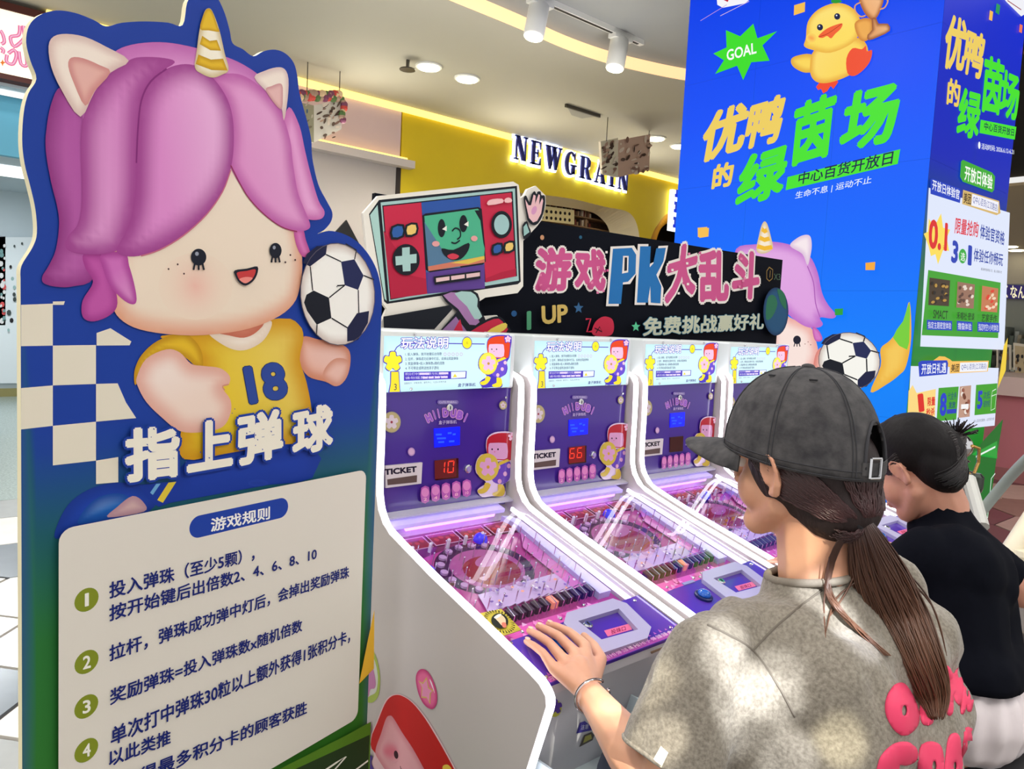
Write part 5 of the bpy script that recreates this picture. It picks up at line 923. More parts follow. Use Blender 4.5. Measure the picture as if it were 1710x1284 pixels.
    oc = [(940, 1045), (945, 1028), (1022, 1004), (1045, 1012), (1086, 1052), (1080, 1070), (998, 1098), (985, 1092)]; oc_uv = [TOPP.uv(*p) for p in oc]; oi_uv = [TOPP.uv(*p) for p in [(964, 1042), (1032, 1021), (1064, 1056), (1003, 1073)]]
    ring = MB(); n = 8; Q = []
    # raised translucent frame: outer octagon with a rectangular opening, as four mitred blocks
    pr = [(0, 1, 2, 0, 1), (2, 3, 4, 1, 2), (4, 5, 6, 2, 3), (6, 7, 0, 3, 0)]
    for (i0, i1, i2, j0, j1) in pr:
        pts = [oc_uv[i0], oc_uv[i1], oc_uv[i2], oi_uv[j1], oi_uv[j0]]; ring.prism([tp(u, v, -0.003) for u, v in pts], tuple(TOPP.n*0.012))
    cf = ring.build('coin_frame', mat('frosted_lilac', (186, 180, 214), 0.25, coat=0.3), root, 'raised pale translucent frame')
    kp = [TOPP.uv(*p) for p in [(975, 1038), (990, 1035)]]; lk2 = MB().lathe(T(981, 1045, -0.003), [(0.0125, 0), (0.0125, 0.008), (0.009, 0.011)], 20, tuple(TOPP.n)).build('panel_lock', chrome, cf); MB().box((-0.001, -0.005, 0), (0.001, 0.005, 0.0014), Matrix.Translation(T(981, 1045, 0.008)) @ Matrix.Rotation(SA, 4, 'X')).build('keyhole', blackp, lk2)
    a = Art(CPp, 860, 1000, 4.522, 0.00012); a.h = 0.0004; a.poly([(672, 240), (860, 188), (885, 232), (700, 285)], (240, 120, 160), 0); a.text('投珠口', (728, 270), (838, 238), (722, 236), (150, 40, 60), 0.02); a.build('coin_label', GLOSSINK, cf)
    # start button, seen on the second machine; each machine has one
    bp_ = TOPP.at(933.5, 1076.5, -0.003) if False else (TOPP.at(1175, 995, -0.003)-np.array([PITCHM, 0, 0]))
    sb = MB().lathe(tuple(bp_), [(0.026, 0), (0.026, 0.006), (0.022, 0.008)], 24, tuple(TOPP.n)).build('start_button', mat('dark_blue_ring', (20, 30, 90), 0.3), root, 'round blue start button'); MB().lathe(tuple(bp_+TOPP.n*0.007), [(0.019, 0), (0.019, 0.006), (0.014, 0.011), (0.006, 0.013)], 24, tuple(TOPP.n)).build('button_cap', mat('blue_button', (10, 90, 190), 0.15, coat=0.6), sb, None, None, True)
    MB().box((-0.025, -0.005, 0), (0.025, 0.005, 0.003), Matrix.Translation(tuple(TOPP.at(1150, 972, -0.003)-np.array([PITCHM, 0, 0]))) @ Matrix.Rotation(SA, 4, 'X')).build('finger_slot', mat('clear_tab', (150, 150, 200), 0.2), cp)
    # front
    fr = MB().prism([(xi0, y, z) for y, z in [(1.082, 0.662), (1.080, 0.64), (1.096, 0.585), (1.128, 0.47), (1.186, 0.25), (1.24, 0.06), (1.26, 0.06), (1.26, 0.64)]], (xi1-xi0, 0, 0)).build('front_panel', mat('front_white', (202, 200, 206), 0.35), root)
    pl_ = MB().lathe(tuple(c0), [(0.024, 0), (0.024, 0.003), (0.015, 0.005), (0.013, 0.01)], 20, tuple(FRp.n)).build('plunger', chrome, root, 'chrome spring plunger with black grip')
    for k in range(6): MB().lathe(tuple(c0+FRp.n*(0.012+k*0.006)), [(0.008, 0), (0.010, 0.0015), (0.008, 0.003)], 12, tuple(FRp.n)).build('spring_coil', chrome, pl_)
    MB().lathe(tuple(c0+FRp.n*0.008), [(0.005, 0), (0.005, 0.05)], 10, tuple(FRp.n)).build('rod', chrome, pl_); MB().lathe(tuple(c0+FRp.n*0.05), [(0.009, 0), (0.013, 0.006), (0.013, 0.03), (0.008, 0.036)], 16, tuple(FRp.n)).build('grip', blackp, pl_, None, None, True)
    MB().prism([tuple(FRp.at(*p)) for p in [(1086, 1088), (1116, 1076), (1115, 1079), (1087, 1091)]], tuple(FRp.n*0.002)).build('hinge_slot', mat('brass', (150, 120, 90), 0.3, 0.8), fr)
    a = Art(FRp, 620, 820, 2.768, 0.0003)
    for cx, cy, r, yl in ((850, 995, 30, 1), (1325, 825, 16, 0)):
        if yl: a.poly(ell(cx-4, cy+8, r*1.1, r*1.35, 14), (190, 190, 70))
        else: a.poly(ell(cx, cy, r*1.2, r*1.5, 14), (196, 186, 206))
        flower(cx, cy, r, (92, 60, 160), None, None)
    a.poly([(962, 1068), (985, 1060), (1030, 1100), (945, 1118)], (70, 60, 150)); a.text('注意', (965, 1100), (1000, 1095), (968, 1078), (220, 220, 240)); a.poly([(980, 1125), (1015, 1110), (1028, 1125), (1020, 1148), (958, 1180)], (90, 84, 80)); a.poly([(985, 1130), (1012, 1120), (1016, 1140), (975, 1162)], (176, 170, 90))
    a.build('front_print', INK, fr)
    TR = Plane((MX0, 1.12, 0.45), (1, 0, 0), (0, -1, 0))
    tr_ = MB(); y0, y1 = 0.985, 1.16; z0 = 0.375
    tray = MB().box((MX0+0.04, y0, z0), (MX0+0.31, y1, z0+0.006)).build('ball_tray', mat('tray_white', (212, 224, 226), 0.3), root)
    for bx_ in (((MX0+0.04, y0, z0), (MX0+0.046, y1, z0+0.10)), ((MX0+0.304, y0, z0), (MX0+0.31, y1, z0+0.10)), ((MX0+0.04, y0, z0), (MX0+0.31, y0+0.006, z0+0.05))): MB().box(*bx_).build('tray_wall', mat('tray_clear', (206, 220, 226), 0.1), tray)
    pk_ = MB().box((MX0+0.335, 1.02, 0.42), (MX0+0.49, 1.13, 0.426)).build('side_pocket', mat('tray_clear'), root)
    for bx_ in (((MX0+0.335, 1.02, 0.42), (MX0+0.339, 1.13, 0.54)), ((MX0+0.486, 1.02, 0.42), (MX0+0.49, 1.13, 0.54)), ((MX0+0.335, 1.02, 0.42), (MX0+0.49, 1.024, 0.50))): MB().box(*bx_).build('pocket_wall', mat('tray_clear'), pk_)
    # stickers on the outer side
    sdp = [c for c in root.children if c.name.startswith('side_panel')][0] if False else None
    a = Art(SIDE.shifted(0.0003), 600, 1060, 5.73, 0.0003)
    a.poly([(60, 90), (110, 110), (170, 230), (200, 400), (190, 560), (140, 640), (70, 640), (0, 560), (0, 200)], (170, 190, 90), 3); a.poly([(60, 130), (100, 150), (155, 260), (180, 400), (165, 540), (110, 580), (60, 600), (0, 520), (0, 220)], (214, 214, 206), 3); a.poly([(60, 160), (120, 260), (160, 440), (150, 510), (110, 520), (90, 590), (40, 570), (10, 300)], (196, 130, 176), 3)
    a.blob([(545, 430), (560, 355), (605, 325), (660, 350), (710, 430), (745, 540), (748, 640), (720, 700), (680, 706), (620, 660), (570, 560)], (232, 110, 160), (196, 60, 120), 0.15); a.poly([(572, 435), (612, 455), (650, 400), (672, 500), (718, 530), (690, 560), (685, 665), (650, 605), (598, 600), (602, 500)], (220, 180, 110), 0); a.poly([(585, 450), (615, 470), (650, 425), (665, 510), (705, 535), (680, 555), (675, 640), (648, 590), (605, 585), (612, 505)], (236, 150, 190), 0); a.poly([(680, 420), (700, 450), (722, 520), (730, 560), (715, 520), (690, 460)], (250, 236, 246), 2)
    a.poly([(110, 1000), (170, 840), (240, 660), (290, 590), (350, 565), (420, 575), (520, 640), (640, 780), (760, 970), (860, 1150), (960, 1340), (1020, 1500), (100, 1500), (150, 1150)], (236, 200, 206), 3)
    a.poly([(122, 1000), (180, 840), (250, 665), (300, 598), (355, 572), (420, 582), (515, 645), (630, 785), (748, 975), (850, 1155), (945, 1340), (1000, 1500), (640, 1500), (180, 1150)], (196, 36, 34), 3)
    a.blob([(165, 1100), (215, 950), (265, 800), (300, 770), (335, 790), (420, 930), (520, 1080), (620, 1260), (700, 1420), (640, 1500), (400, 1460), (200, 1200)], (232, 170, 178), (216, 140, 150), 0.1)
    u0 = np.array(SIDE.uv(600+300/5.73, 1060+1110/5.73)); a.blob(ell(310, 1110, 90, 120, 18, -20), (226, 120, 140), (230, 166, 176), 0.3, sm=0); a.poly(ell(364, 1142, 20, 40, 16, -10), (60, 30, 40)); a.line([(405, 1250), (410, 1275), (425, 1284), (440, 1290)], 8, (60, 30, 40), sm=3)
    a.poly([(810, 1260), (840, 1235), (880, 1250), (930, 1340), (900, 1380), (830, 1340)], (236, 200, 80), 3); a.poly([(62, 1160), (100, 1135), (140, 1170), (130, 1230), (200, 1400), (120, 1500), (60, 1500)], (86, 60, 150), 3); a.poly([(70, 850), (120, 830), (125, 930), (110, 1050), (60, 1080)], (196, 120, 170), 0)
    a.build('side_sticker', INK, [c for c in bpy.data.objects if c.name == 'side_panel'][0])
    for x in (MX0+0.07, MX0+MW-0.07):
        for y in (1.35, 1.97): MB().lathe((x, y, 0.0), [(0.022, 0), (0.022, 0.02)], 12).build('foot', blackp, root)
    return root
m0 = make_machine()
bpy.context.view_layer.update()
if globals().get('DBG'):
    for c in bpy.data.objects:
        if c.parent and c.type == 'MESH' and (c.parent == m0 or c.parent.parent == m0):
            w_ = [c.matrix_world @ Vector(q) for q in c.bound_box]
            if min(q.x for q in w_) < MX0-.004 or max(q.x for q in w_) > MX0+MW+.004: print('WIDE', c.name, min(q.x for q in w_), max(q.x for q in w_))
LABS = ['purple pinball machine nearest the doll board, showing red score 10', 'second pinball machine from the doll board, showing red score 66', 'third pinball machine from the doll board, its score window dark', 'fourth pinball machine, farthest from the doll board, beside the screen column']
machines = [m0]+[copy_tree(m0) for _ in range(3)]
def seg_digits(a, s_, x0, y0, w_, h_, gap, slant, c):
    S7 = {'1': 'bc', '0': 'abcdef', '6': 'acdefg'}
    for ch in s_:
        def g(u, v): return (x0+u*w_+(1-v)*slant, y0-v*0-(1-v)*0+(1-v)*h_*0+(h_*(1-v)-h_) - u*w_*0.10+h_)
        SG = {'a': [(0.08, 1), (0.92, 1), (0.78, .9), (.22, .9)], 'd': [(0.08, 0), (0.92, 0), (0.78, .1), (.22, .1)], 'g': [(0.15, .5), (.25, .55), (.75, .55), (.85, .5), (.75, .45), (.25, .45)],
              'f': [(0, .95), (.18, .87), (.18, .58), (.05, .52)], 'b': [(1, .95), (.82, .87), (.82, .58), (.95, .52)], 'e': [(0, .05), (.18, .13), (.18, .42), (.05, .48)], 'c': [(1, .05), (.82, .13), (.82, .42), (.95, .48)]}
        for k in S7[ch]: a.poly([g(u, v) for u, v in SG[k]], c)
        x0 += w_+gap; y0 -= (w_+gap)*0.10
SC = Plane((MX0, FY-0.0085, 0), (1, 0, 0), (0, -1, 0))
for i, m in enumerate(machines):
    m.location.x += i*PITCHM if i else 0; m['label'] = LABS[i]
    if i < 2:
        a = Art(SC, 620, 540, 4.014, 0.0001)
        a.poly([(424, 920), (570, 904), (570, 1028), (426, 1044)], (110, 8, 14) if i else (84, 8, 12))
        if i == 0: a.poly([(475, 940), (487, 932), (480, 1010), (466, 1012)], (255, 70, 50)) if False else seg_digits(a, '10', 452, 928, 46, 82, 14, -6, (255, 60, 40))
        else: seg_digits(a, '66', 432, 928, 50, 82, 16, -6, (255, 60, 40))
        me = a.mesh('score_digits')
        if i: me.transform(Matrix.Translation((PITCHM*i, 0, 0)))
        bpy.context.view_layer.update(); link('score_digits', me, print_mat('red_led', 'led', 1.3), m, 'glowing red digits')
    if i == 1:
        p = FACE.at(620+(350+69)/4.014, 540+(1128-11)/4.014, 0.0105)+np.array([PITCHM, 0, 0]); MB().lathe(tuple(p), [(0.0035, 0), (0.002, 0.002)], 12, (0, -1, 0)).build('lit_bulb', mat('lit_bulb', (255, 190, 120), emit=3), m)
# gold sticker card lying on the first machine's glass
cd_ = empty('gold_card', tuple(TOPP.at(835, 1042)), 'gold and black square card lying on the glass of the nearest machine', 'card')
MB().prism([T_ for T_ in [tuple(TOPP.at(*p, -0.004)) for p in [(798, 1024), (838, 1016), (871, 1050), (829, 1064)]]], tuple(TOPP.n*0.002)).build('card', mat('gold_card', (190, 170, 60), 0.3, 0.3), cd_)
a = Art(TOPP.shifted(-0.0018), 640, 840, 5.835, 0.00012); a.poly([(935, 1075), (1150, 1030), (1335, 1225), (1110, 1295)], (196, 178, 64))
cx, cy = 1132, 1160
for k in range(28):
    t = 2*math.pi*k/28; f = lambda r, d: (cx+r*105*math.cos(t+d)*1.0+r*30*math.sin(t+d), cy+r*78*math.sin(t+d)+r*40*math.cos(t+d)*0.2)
    a.poly([f(0.98, 0), f(1.38, -0.05), f(1.38, 0.05)], (40, 36, 20))
a.poly(ell(cx, cy, 84, 72, 26, 20), (30, 34, 24)); a.poly([(1085, 1130), (1130, 1100), (1165, 1115), (1190, 1150), (1185, 1200), (1150, 1205), (1120, 1170)], (222, 196, 160), 2); a.poly([(1075, 1125), (1120, 1095), (1150, 1100), (1100, 1140)], (240, 236, 224), 2); a.poly([(1150, 1180), (1190, 1180), (1195, 1225), (1160, 1222)], (214, 120, 100), 2)
a.build('card_print', GLOSSINK, cd_)
# ================================================================== people
from mathutils import noise as mnoise
def V(*p): return Vector(p)
class Blob:
    """solid lumps and tapered limbs fused into one continuous skin"""
    def __init__(s): s.bm = bmesh.new()
    def ell(s, c, r, M=None, sub=3):
        m = Matrix.Translation(V(*c)) @ Matrix.Diagonal((*r, 1)); m = M @ m if M is not None else m
        bmesh.ops.create_icosphere(s.bm, subdivisions=sub, radius=1, matrix=m); return s
    def cap(s, p0, r0, p1, r1, M=None, n=14, flat=None):
        p0, p1 = V(*p0), V(*p1)
        if M is not None: k = M.to_scale()[0]; p0, p1 = M @ p0, M @ p1; r0 *= k; r1 *= k
        t = bmesh.new()
        for p, r in ((p0, r0), (p1, r1)): bmesh.ops.create_icosphere(t, subdivisions=2, radius=r, matrix=Matrix.Translation(p))
        g = bmesh.ops.convex_hull(t, input=t.verts); bmesh.ops.delete(t, geom=list({e for e in g['geom_interior']+g['geom_unused'] if isinstance(e, bmesh.types.BMVert) and e.is_valid}), context='VERTS')
        me = bpy.data.meshes.new('c'); t.to_mesh(me); t.free(); s.bm.from_mesh(me); bpy.data.meshes.remove(me); return s
    def chain(s, pts, M=None):
        for i in range(len(pts)-1): s.cap(pts[i][:3], pts[i][3], pts[i+1][:3], pts[i+1][3], M)
        return s
    def mesh(s, voxel, smooth=4):
        me = bpy.data.meshes.new('b'); s.bm.to_mesh(me); s.bm.free(); o = bpy.data.objects.new('b', me); COL.objects.link(o)
        r = o.modifiers.new('r', 'REMESH'); r.mode = 'VOXEL'; r.voxel_size = voxel
        if smooth: q = o.modifiers.new('s', 'SMOOTH'); q.iterations = smooth; q.factor = 0.5
        bpy.context.view_layer.update(); res = bpy.data.meshes.new_from_object(o.evaluated_get(bpy.context.evaluated_depsgraph_get())); bpy.data.objects.remove(o); return res
def head_into(b, M):
    """female head, local axes: x left, y forward, z up, metres"""
    b.ell((0, -.012, .035), (.074, .092, .083), M); b.ell((0, .018, -.03), (.062, .070, .082), M); b.cap((-.02, .055, -.088), .024, (.02, .055, -.088), .024, M)
    b.cap((0, .062, -.094), .021, (0, .05, -.07), .03, M)
    for s in (-1, 1):
        b.ell((s*.036, .048, -.034), (.026, .030, .036), M); b.cap((s*.05, .0, -.055), .022, (s*.022, .05, -.088), .022, M); b.cap((s*.02, .079, .024), .012, (s*.045, .066, .022), .011, M)
        b.ell((s*.013, .092, -.026), (.009, .010, .008), M)
        E = M @ Matrix.Translation((s*.077, -.006, -.006)) @ Matrix.Rotation(s*0.35, 4, 'Z') @ Matrix.Rotation(-0.18, 4, 'X')
        b.ell((0, 0, 0), (.006, .016, .026), E)
        rim = [(s*.006, .010, -.012), (s*.009, .014, .008), (s*.012, .008, .026), (s*.013, -.006, .031), (s*.013, -.017, .022), (s*.011, -.019, .004), (s*.007, -.013, -.014), (s*.004, -.004, -.028), (s*.003, .006, -.026)]
        for i in range(len(rim)-1): b.cap(rim[i], .0042 if i < 6 else .0065, rim[i+1], .0042 if i < 6 else .0065, E)
    b.cap((0, .084, .018), .009, (0, .101, -.018), .0095, M); b.ell((0, .100, -.021), (.011, .011, .009), M)
    b.cap((-.016, .083, -.054), .0065, (.016, .083, -.054), .0065, M); b.ell((0, .087, -.050), (.017, .009, .006), M); b.ell((0, .085, -.060), (.016, .010, .0065), M)
    b.ell((0, .072, .045), (.045, .018, .035), M)
def face_parts(root, M, dark=(40, 28, 26)):
    k = M.to_scale()[0]
    for s in (-1, 1):
        c = M @ V(s*.031, .076, .008); e = MB().ball(c, .0125*k, 14, 10).build('eye', mat('eye_white', (236, 232, 226), 0.2), root, None, None, True)
        d = (M.to_3x3() @ V(s*.1, 1, -.15)).normalized(); MB().lathe(c+d*.0105*k, [(.0055*k, 0), (.005*k, .0015*k), (.002*k, .0024*k)], 14, d).build('iris', mat('dark_iris', (36, 22, 16), 0.1), e)
        MB().tube([M @ V(s*x, y, z) for x, y, z in ((.016, .093, .030), (.030, .092, .036), (.044, .083, .033), (.051, .074, .028))], [.002*k, .003*k, .0025*k, .001*k], 6).build('eyebrow', mat('brow_hair', dark, 0.8), root)
        MB().tube([M @ V(s*x, y, z) for x, y, z in ((.019, .089, .010), (.030, .091, .017), (.043, .083, .012))], [.001*k, .0016*k, .001*k], 5).build('eyelid_line', mat('lash', (24, 16, 16), 0.7), root)
    MB().tube([M @ V(x, y, z) for x, y, z in ((-.021, .083, -.055), (-.008, .0925, -.0545), (0, .0935, -.0555), (.008, .0925, -.0545), (.021, .083, -.055))], [.002*k, .003*k, .003*k, .003*k, .002*k], 6).build('lips', mat('lip_pink', (196, 110, 104), 0.35), root)
def skin_mat(name, c, c2):
    m = mat(name, c, 0.48, noise=0.1, scale=9, c2=c2); b = m.node_tree.nodes['Principled BSDF']; b.inputs['Subsurface Weight'].default_value = 0.12; b.inputs['Subsurface Radius'].default_value = (0.02, 0.008, 0.004); b.inputs['Subsurface Scale'].default_value = 0.5; return m
def hair_mat(name):
    if name in MATS: return MATS[name]
    m = print_mat(name, 'ink', rough=0.38); m.node_tree.nodes['Principled BSDF'].inputs['Specular IOR Level'].default_value = 0.5; return m
HAIR = hair_mat('hair_strand')
def strands(name, curves, parent, r0, cols, n=4, kind='stuff', label=None):
    """every strand is a fine tapering tube; colour runs along it"""
    vs, fs, cs = [], [], []
    for pts in curves:
        mb = MB(); L = len(pts); rs = [r0*(0.55+0.45*math.sin(math.pi*min(1, (i+1)/(L*0.55))/2))*(1 if i < L*0.7 else max(0.15, 1-(i-L*0.7)/(L*0.32))) for i in range(L)]
        mb.tube(pts, rs, n, False); o = len(vs); vs += mb.v; fs += [tuple(i+o for i in f) for f in mb.f]; j = random.uniform(0.75, 1.25)
        for i in range(L):
            t = i/(L-1); c = np.array(srgb(cols[0]))*(1-t)+np.array(srgb(cols[1]))*t; cs += [tuple(np.clip(c*j, 0, 1))]*n
    me = bpy.data.meshes.new(name); me.from_pydata(vs, [], fs); at = me.color_attributes.new('Col', 'FLOAT_COLOR', 'POINT'); arr = np.ones((len(vs), 4)); arr[:, :3] = cs; at.data.foreach_set('color', arr.ravel()); me.update()
    return link(name, me, HAIR, parent, label, kind, True)
def cut_open(me, tests, planes=()):
    bm = bmesh.new(); bm.from_mesh(me); kill = [v for v in bm.verts if any(t(v.co) for t in tests)]; bmesh.ops.delete(bm, geom=kill, context='VERTS')
    seen_ = set(); isl = []
    for v in bm.verts:
        if v in seen_: continue
        st = [v]; seen_.add(v); g = []
        while st:
            q = st.pop(); g.append(q)
            for e in q.link_edges:
                o_ = e.other_vert(q)
                if o_ not in seen_: seen_.add(o_); st.append(o_)
        isl.append(g)
    big = max(len(g) for g in isl); bmesh.ops.delete(bm, geom=[v for g in isl if len(g) < big for v in g], context='VERTS')
    for v in bm.verts:          # hems run straight along the cut
        if v.is_boundary:
            for (p0, n0, r0) in planes:
                if (v.co-p0).length < r0: v.co -= n0*((v.co-p0).dot(n0)); break
    bm.to_mesh(me); bm.free(); me.update(); return me
def bvh(me): return BVHTree.FromPolygons([v.co.copy() for v in me.vertices], [tuple(p.vertices) for p in me.polygons])
def hit(tree, x, y, lift=0.0):
    d = Vector(rayd(x, y)).normalized(); loc, nor, *_ = tree.ray_cast(Vector(CAM), d)
    if loc is None: return None
    if nor.dot(d) > 0: nor = -nor
    return loc+nor*lift
def on_cloth(tree, s_, bl, br, tl, bold, lift, mesh_name, parent, m):
    """lettering laid over a curved garment"""
    v, tri = text_data(s_, 0.0); bm = bmesh.new(); mn, mx = v.min(0), v.max(0); n = 8
    return v
K = 1.2
def W(a, b, z): return Vector((a*K, b*K, CH+(z-CH)*K))      # first player: proportions worked out at true size, then set in place
def shirt_noise(me, amp, sc, seed=0, stretch=(1, 1, 1), keep=None):
    n = len(me.vertices); co = np.zeros(n*3); no = np.zeros(n*3); me.vertices.foreach_get('co', co); me.vertex_normals.foreach_get('vector', no); co = co.reshape(-1, 3); no = no.reshape(-1, 3)
    for i in range(n):
        p = co[i]; q = Vector((p[0]*stretch[0]*sc+seed, p[1]*stretch[1]*sc, p[2]*stretch[2]*sc)); f = mnoise.noise(q)+0.5*mnoise.noise(q*2.1)
        co[i] = p+no[i]*(f*amp*(keep(p) if keep else 1))
    me.vertices.foreach_set('co', co.ravel()); me.update()
# ------------------------------------------------------------------ first player: grey T-shirt and dark cap
p1 = empty('person', tuple(W(1.12, .42, .55)), 'woman in a dark cap with long ponytail and grey T-shirt playing the nearest machine', 'person')
p1.location.z = 0.45; bpy.context.view_layer.update()
HC = W(1.094, .578, 1.222); HM = Matrix.Translation(HC) @ Matrix.Rotation(0.0, 4, 'Z') @ Matrix.Rotation(-0.12, 4, 'X') @ Matrix.Scale(K, 4)
HM = Matrix.Translation(HC) @ Matrix.Rotation(-0.10, 4, 'X') @ Matrix.Diagonal((-1, 1, 1, 1)) @ Matrix.Scale(K, 4)   # person's left is -x
def flipfix(M): return M
hand_h = lambda x, y, h: Vector(TOPP.shifted(h).at(x, y))
wr = hand_h(984, 1158, .040); shL = W(.90, .575, .965)
d = Vector(rayd(1106, 1322)); best = None
for t in np.arange(0.7, 1.9, 0.005):
    q = Vector(CAM)+d*t; e = abs((q-wr).length-0.30)+0.6*abs((q-shL).length-0.36)
    if best is None or e < best[0]: best = (e, q)
elb = best[1]
b = Blob(); head_into(b, HM)
b.cap(W(1.094, .55, 1.19), .056*K, W(1.10, .535, 1.04), .054*K); b.cap(W(1.094, .525, 1.15), .045*K, W(1.11, .525, 1.01), .052*K)
for a_, b_ in ((W(.95, .56, .975), W(1.27, .53, .98)), (W(1.02, .54, .93), W(1.22, .52, .93))): b.cap(a_, .038*K, b_, .038*K)
b.cap(W(1.12, .50, .93), .085*K, W(1.12, .47, .72), .095*K); b.cap(W(1.05, .44, .66), .09*K, W(1.19, .44, .66), .09*K)
b.cap(shL, .045*K, elb, .036*K); b.cap(elb, .037*K, elb.lerp(wr, .35), .041*K); b.cap(elb.lerp(wr, .35), .041*K, elb.lerp(wr, .75), .030*K); b.cap(elb.lerp(wr, .75), .030*K, wr, .0245*K)
# left hand flat on the panel: palm, four fingers, thumb
kn = [hand_h(925, 1116, .030), hand_h(940, 1100, .034), hand_h(958, 1087, .036), hand_h(977, 1078, .034)]
ti = [hand_h(879, 1071, .008), hand_h(884, 1053, .008), hand_h(899, 1046, .008), hand_h(916, 1042, .008)]
for i, (a_, c_) in enumerate(zip(kn, ti)):
    r = [.0082, .0090, .0094, .0092][i]*K; up_ = Vector(TOPP.n)*.010; m1 = a_.lerp(c_, .42)+up_; m2 = a_.lerp(c_, .75)+up_*.6
    b.cap(wr.lerp(a_, .25), .018*K, a_, .0115*K); b.cap(a_, .0112*K, m1, r); b.cap(m1, r, m2, r*.93); b.cap(m2, r*.93, c_, r*.82)
b.cap(wr, .022*K, kn[1].lerp(wr, .4), .021*K); b.cap(wr, .021*K, kn[2].lerp(wr, .4), .021*K)
th = [wr.lerp(kn[3], .3)+V(.012, 0, -.008), hand_h(1003, 1100, .020), hand_h(992, 1078, .012), hand_h(975, 1062, .009)]
b.cap(th[0], .017*K, th[1], .0125*K); b.cap(th[1], .0125*K, th[2], .0098*K); b.cap(th[2], .0098*K, th[3], .0085*K)
# right arm and hand closed round the plunger grip
gr = Vector(c0+FRp.n*0.068); nf = Vector(FRp.n); shR = W(1.31, .53, .965); wR = gr+V(.050, -.100, -.02); eR = V(1.76, .80, .70)
b.cap(shR, .045*K, eR, .036*K); b.cap(eR, .037*K, eR.lerp(wR, .4), .038*K); b.cap(eR.lerp(wR, .4), .038*K, wR, .0245*K); b.cap(wR, .024*K, gr+V(.03, -.045, -.004), .024*K)
for i in range(4):
    z = .024-.016*i; k0 = gr+V(.034, -.018, z); k1 = gr+V(.012, .020+.002*i, z); k2 = gr+V(-.020, .014, z-.002); k3 = gr+V(-.022, -.010, z-.003)
    b.cap(gr+V(.036, -.05, z*.7), .014*K, k0, .0098*K); b.cap(k0, .0096*K, k1, .0088*K); b.cap(k1, .0088*K, k2, .0082*K); b.cap(k2, .0082*K, k3, .0072*K)
b.cap(gr+V(.03, -.06, .02), .013*K, gr+V(.0, -.04, .034), .0105*K); b.cap(gr+V(.0, -.04, .034), .0105*K, gr+V(-.024, -.018, .022), .0085*K)
# legs
hipL_, hipR_ = W(1.05, .42, .60), W(1.19, .42, .60); knL, knR = V(1.20, .93, .50), V(1.52, .92, .50)
bm_body = b.mesh(.0042, 5)
SK1 = skin_mat('warm_skin', (226, 172, 140), (214, 154, 124))
BT = bvh(bm_body); bo = link('body', bm_body, SK1, p1, 'light warm skin', None, True)
face_parts(p1, HM)
# nails
for i, (a_, c_) in enumerate(zip(kn, ti)):
    dn = (c_-a_).normalized(); c2_ = c_+Vector(TOPP.n)*.0078*K-dn*.002; mb = MB(); nn = Vector(TOPP.n)
    R3 = Matrix((dn.cross(nn), dn, nn)).transposed().to_4x4(); mb.ball((0, 0, 0), (.0052*K, .0068*K, .0016*K), 10, 6); me = mb.mesh('n'); me.transform(Matrix.Translation(c2_) @ R3); link('fingernail', me, mat('nail_pink', (240, 190, 170), 0.2), p1, None, None, True)
# T-shirt
def tee(parts, voxel, sm): 
    t = Blob()
    for q in parts: t.cap(*q)
    return t.mesh(voxel, sm)
cuff = shL.lerp(elb, .80); cdir = (elb-shL).normalized()
tp_ = [(W(.905, .57, .972), .062*K, W(1.345, .525, .985), .062*K), (W(1.0, .53, .975), .066*K, W(1.24, .515, .99), .068*K), (W(1.00, .48, .93), .085*K, W(1.29, .465, .93), .084*K),
       (W(1.0, .475, .84), .105*K, W(1.275, .455, .84), .10*K), (W(1.01, .46, .72), .115*K, W(1.225, .44, .70), .108*K), (W(1.02, .45, .60), .12*K, W(1.19, .44, .60), .112*K), (W(1.05, .47, .88), .115*K, W(1.2, .46, .76), .115*K),
       (W(1.06, .545, 1.0), .055*K, W(1.14, .53, 1.0), .055*K), (W(1.085, .545, 1.03), .062*K, W(1.11, .53, 1.02), .066*K), (W(1.075, .505, 1.0), .058*K, W(1.145, .50, 1.0), .058*K), (W(1.10, .515, 1.03), .056*K, W(1.11, .50, .98), .07*K),
       (shL+V(0, 0, .01), .063*K, shL.lerp(elb, .5)+V(0, 0, -.005), .070*K), (shL.lerp(elb, .5), .070*K, elb+cdir*.05, .078*K), (W(.93, .55, .93), .07*K, W(.97, .52, .80), .09*K),
       (shR+V(0, 0, .01), .063*K, shR.lerp(eR, .5), .070*K), (shR.lerp(eR, .5), .070*K, eR+(eR-shR).normalized()*.03, .075*K)]
tm = tee(tp_, .008, 8)
def wk(p): return min(1.0, max(0.15, (1.12-p[2])/0.15))
shirt_noise(tm, .019, 7.0, 3.3, (1, 1, .55), wk); shirt_noise(tm, .006, 17, 9.1, (1.4, 1, .5), wk)
# one deep fold under the arm
fa, fb2 = hand_h, None
rdir = (eR-shR).normalized(); cuR = shR.lerp(eR, .86); NK = W(1.098, .538, 1.075); nd = (W(1.094, .56, 1.19)-W(1.104, .525, 1.0)).normalized()
cut_open(tm, [lambda p: (p-cuff).dot(cdir) > 0 and (p-elb).length < .19 and (p-cuff).dot(cdir) < .3 and (p-(shL.lerp(elb, .8)+cdir*max(0, (p-cuff).dot(cdir)))).length < .13,
              lambda p: (p-cuR).dot(rdir) > 0 and (p-eR).length < .2, lambda p: (p-NK).dot(nd) > -.014 and (p-NK).length < .16, lambda p: p.z < 0.50], [(cuff, cdir, .14), (cuR, rdir, .14), (NK-nd*.014, nd, .16)])
TREE = bvh(tm)
melange = mat('grey_melange_jersey', (152, 144, 130), 0.85, noise=0.2, scale=160, c2=(116, 108, 96), bump=0.25, sheen=0.3)
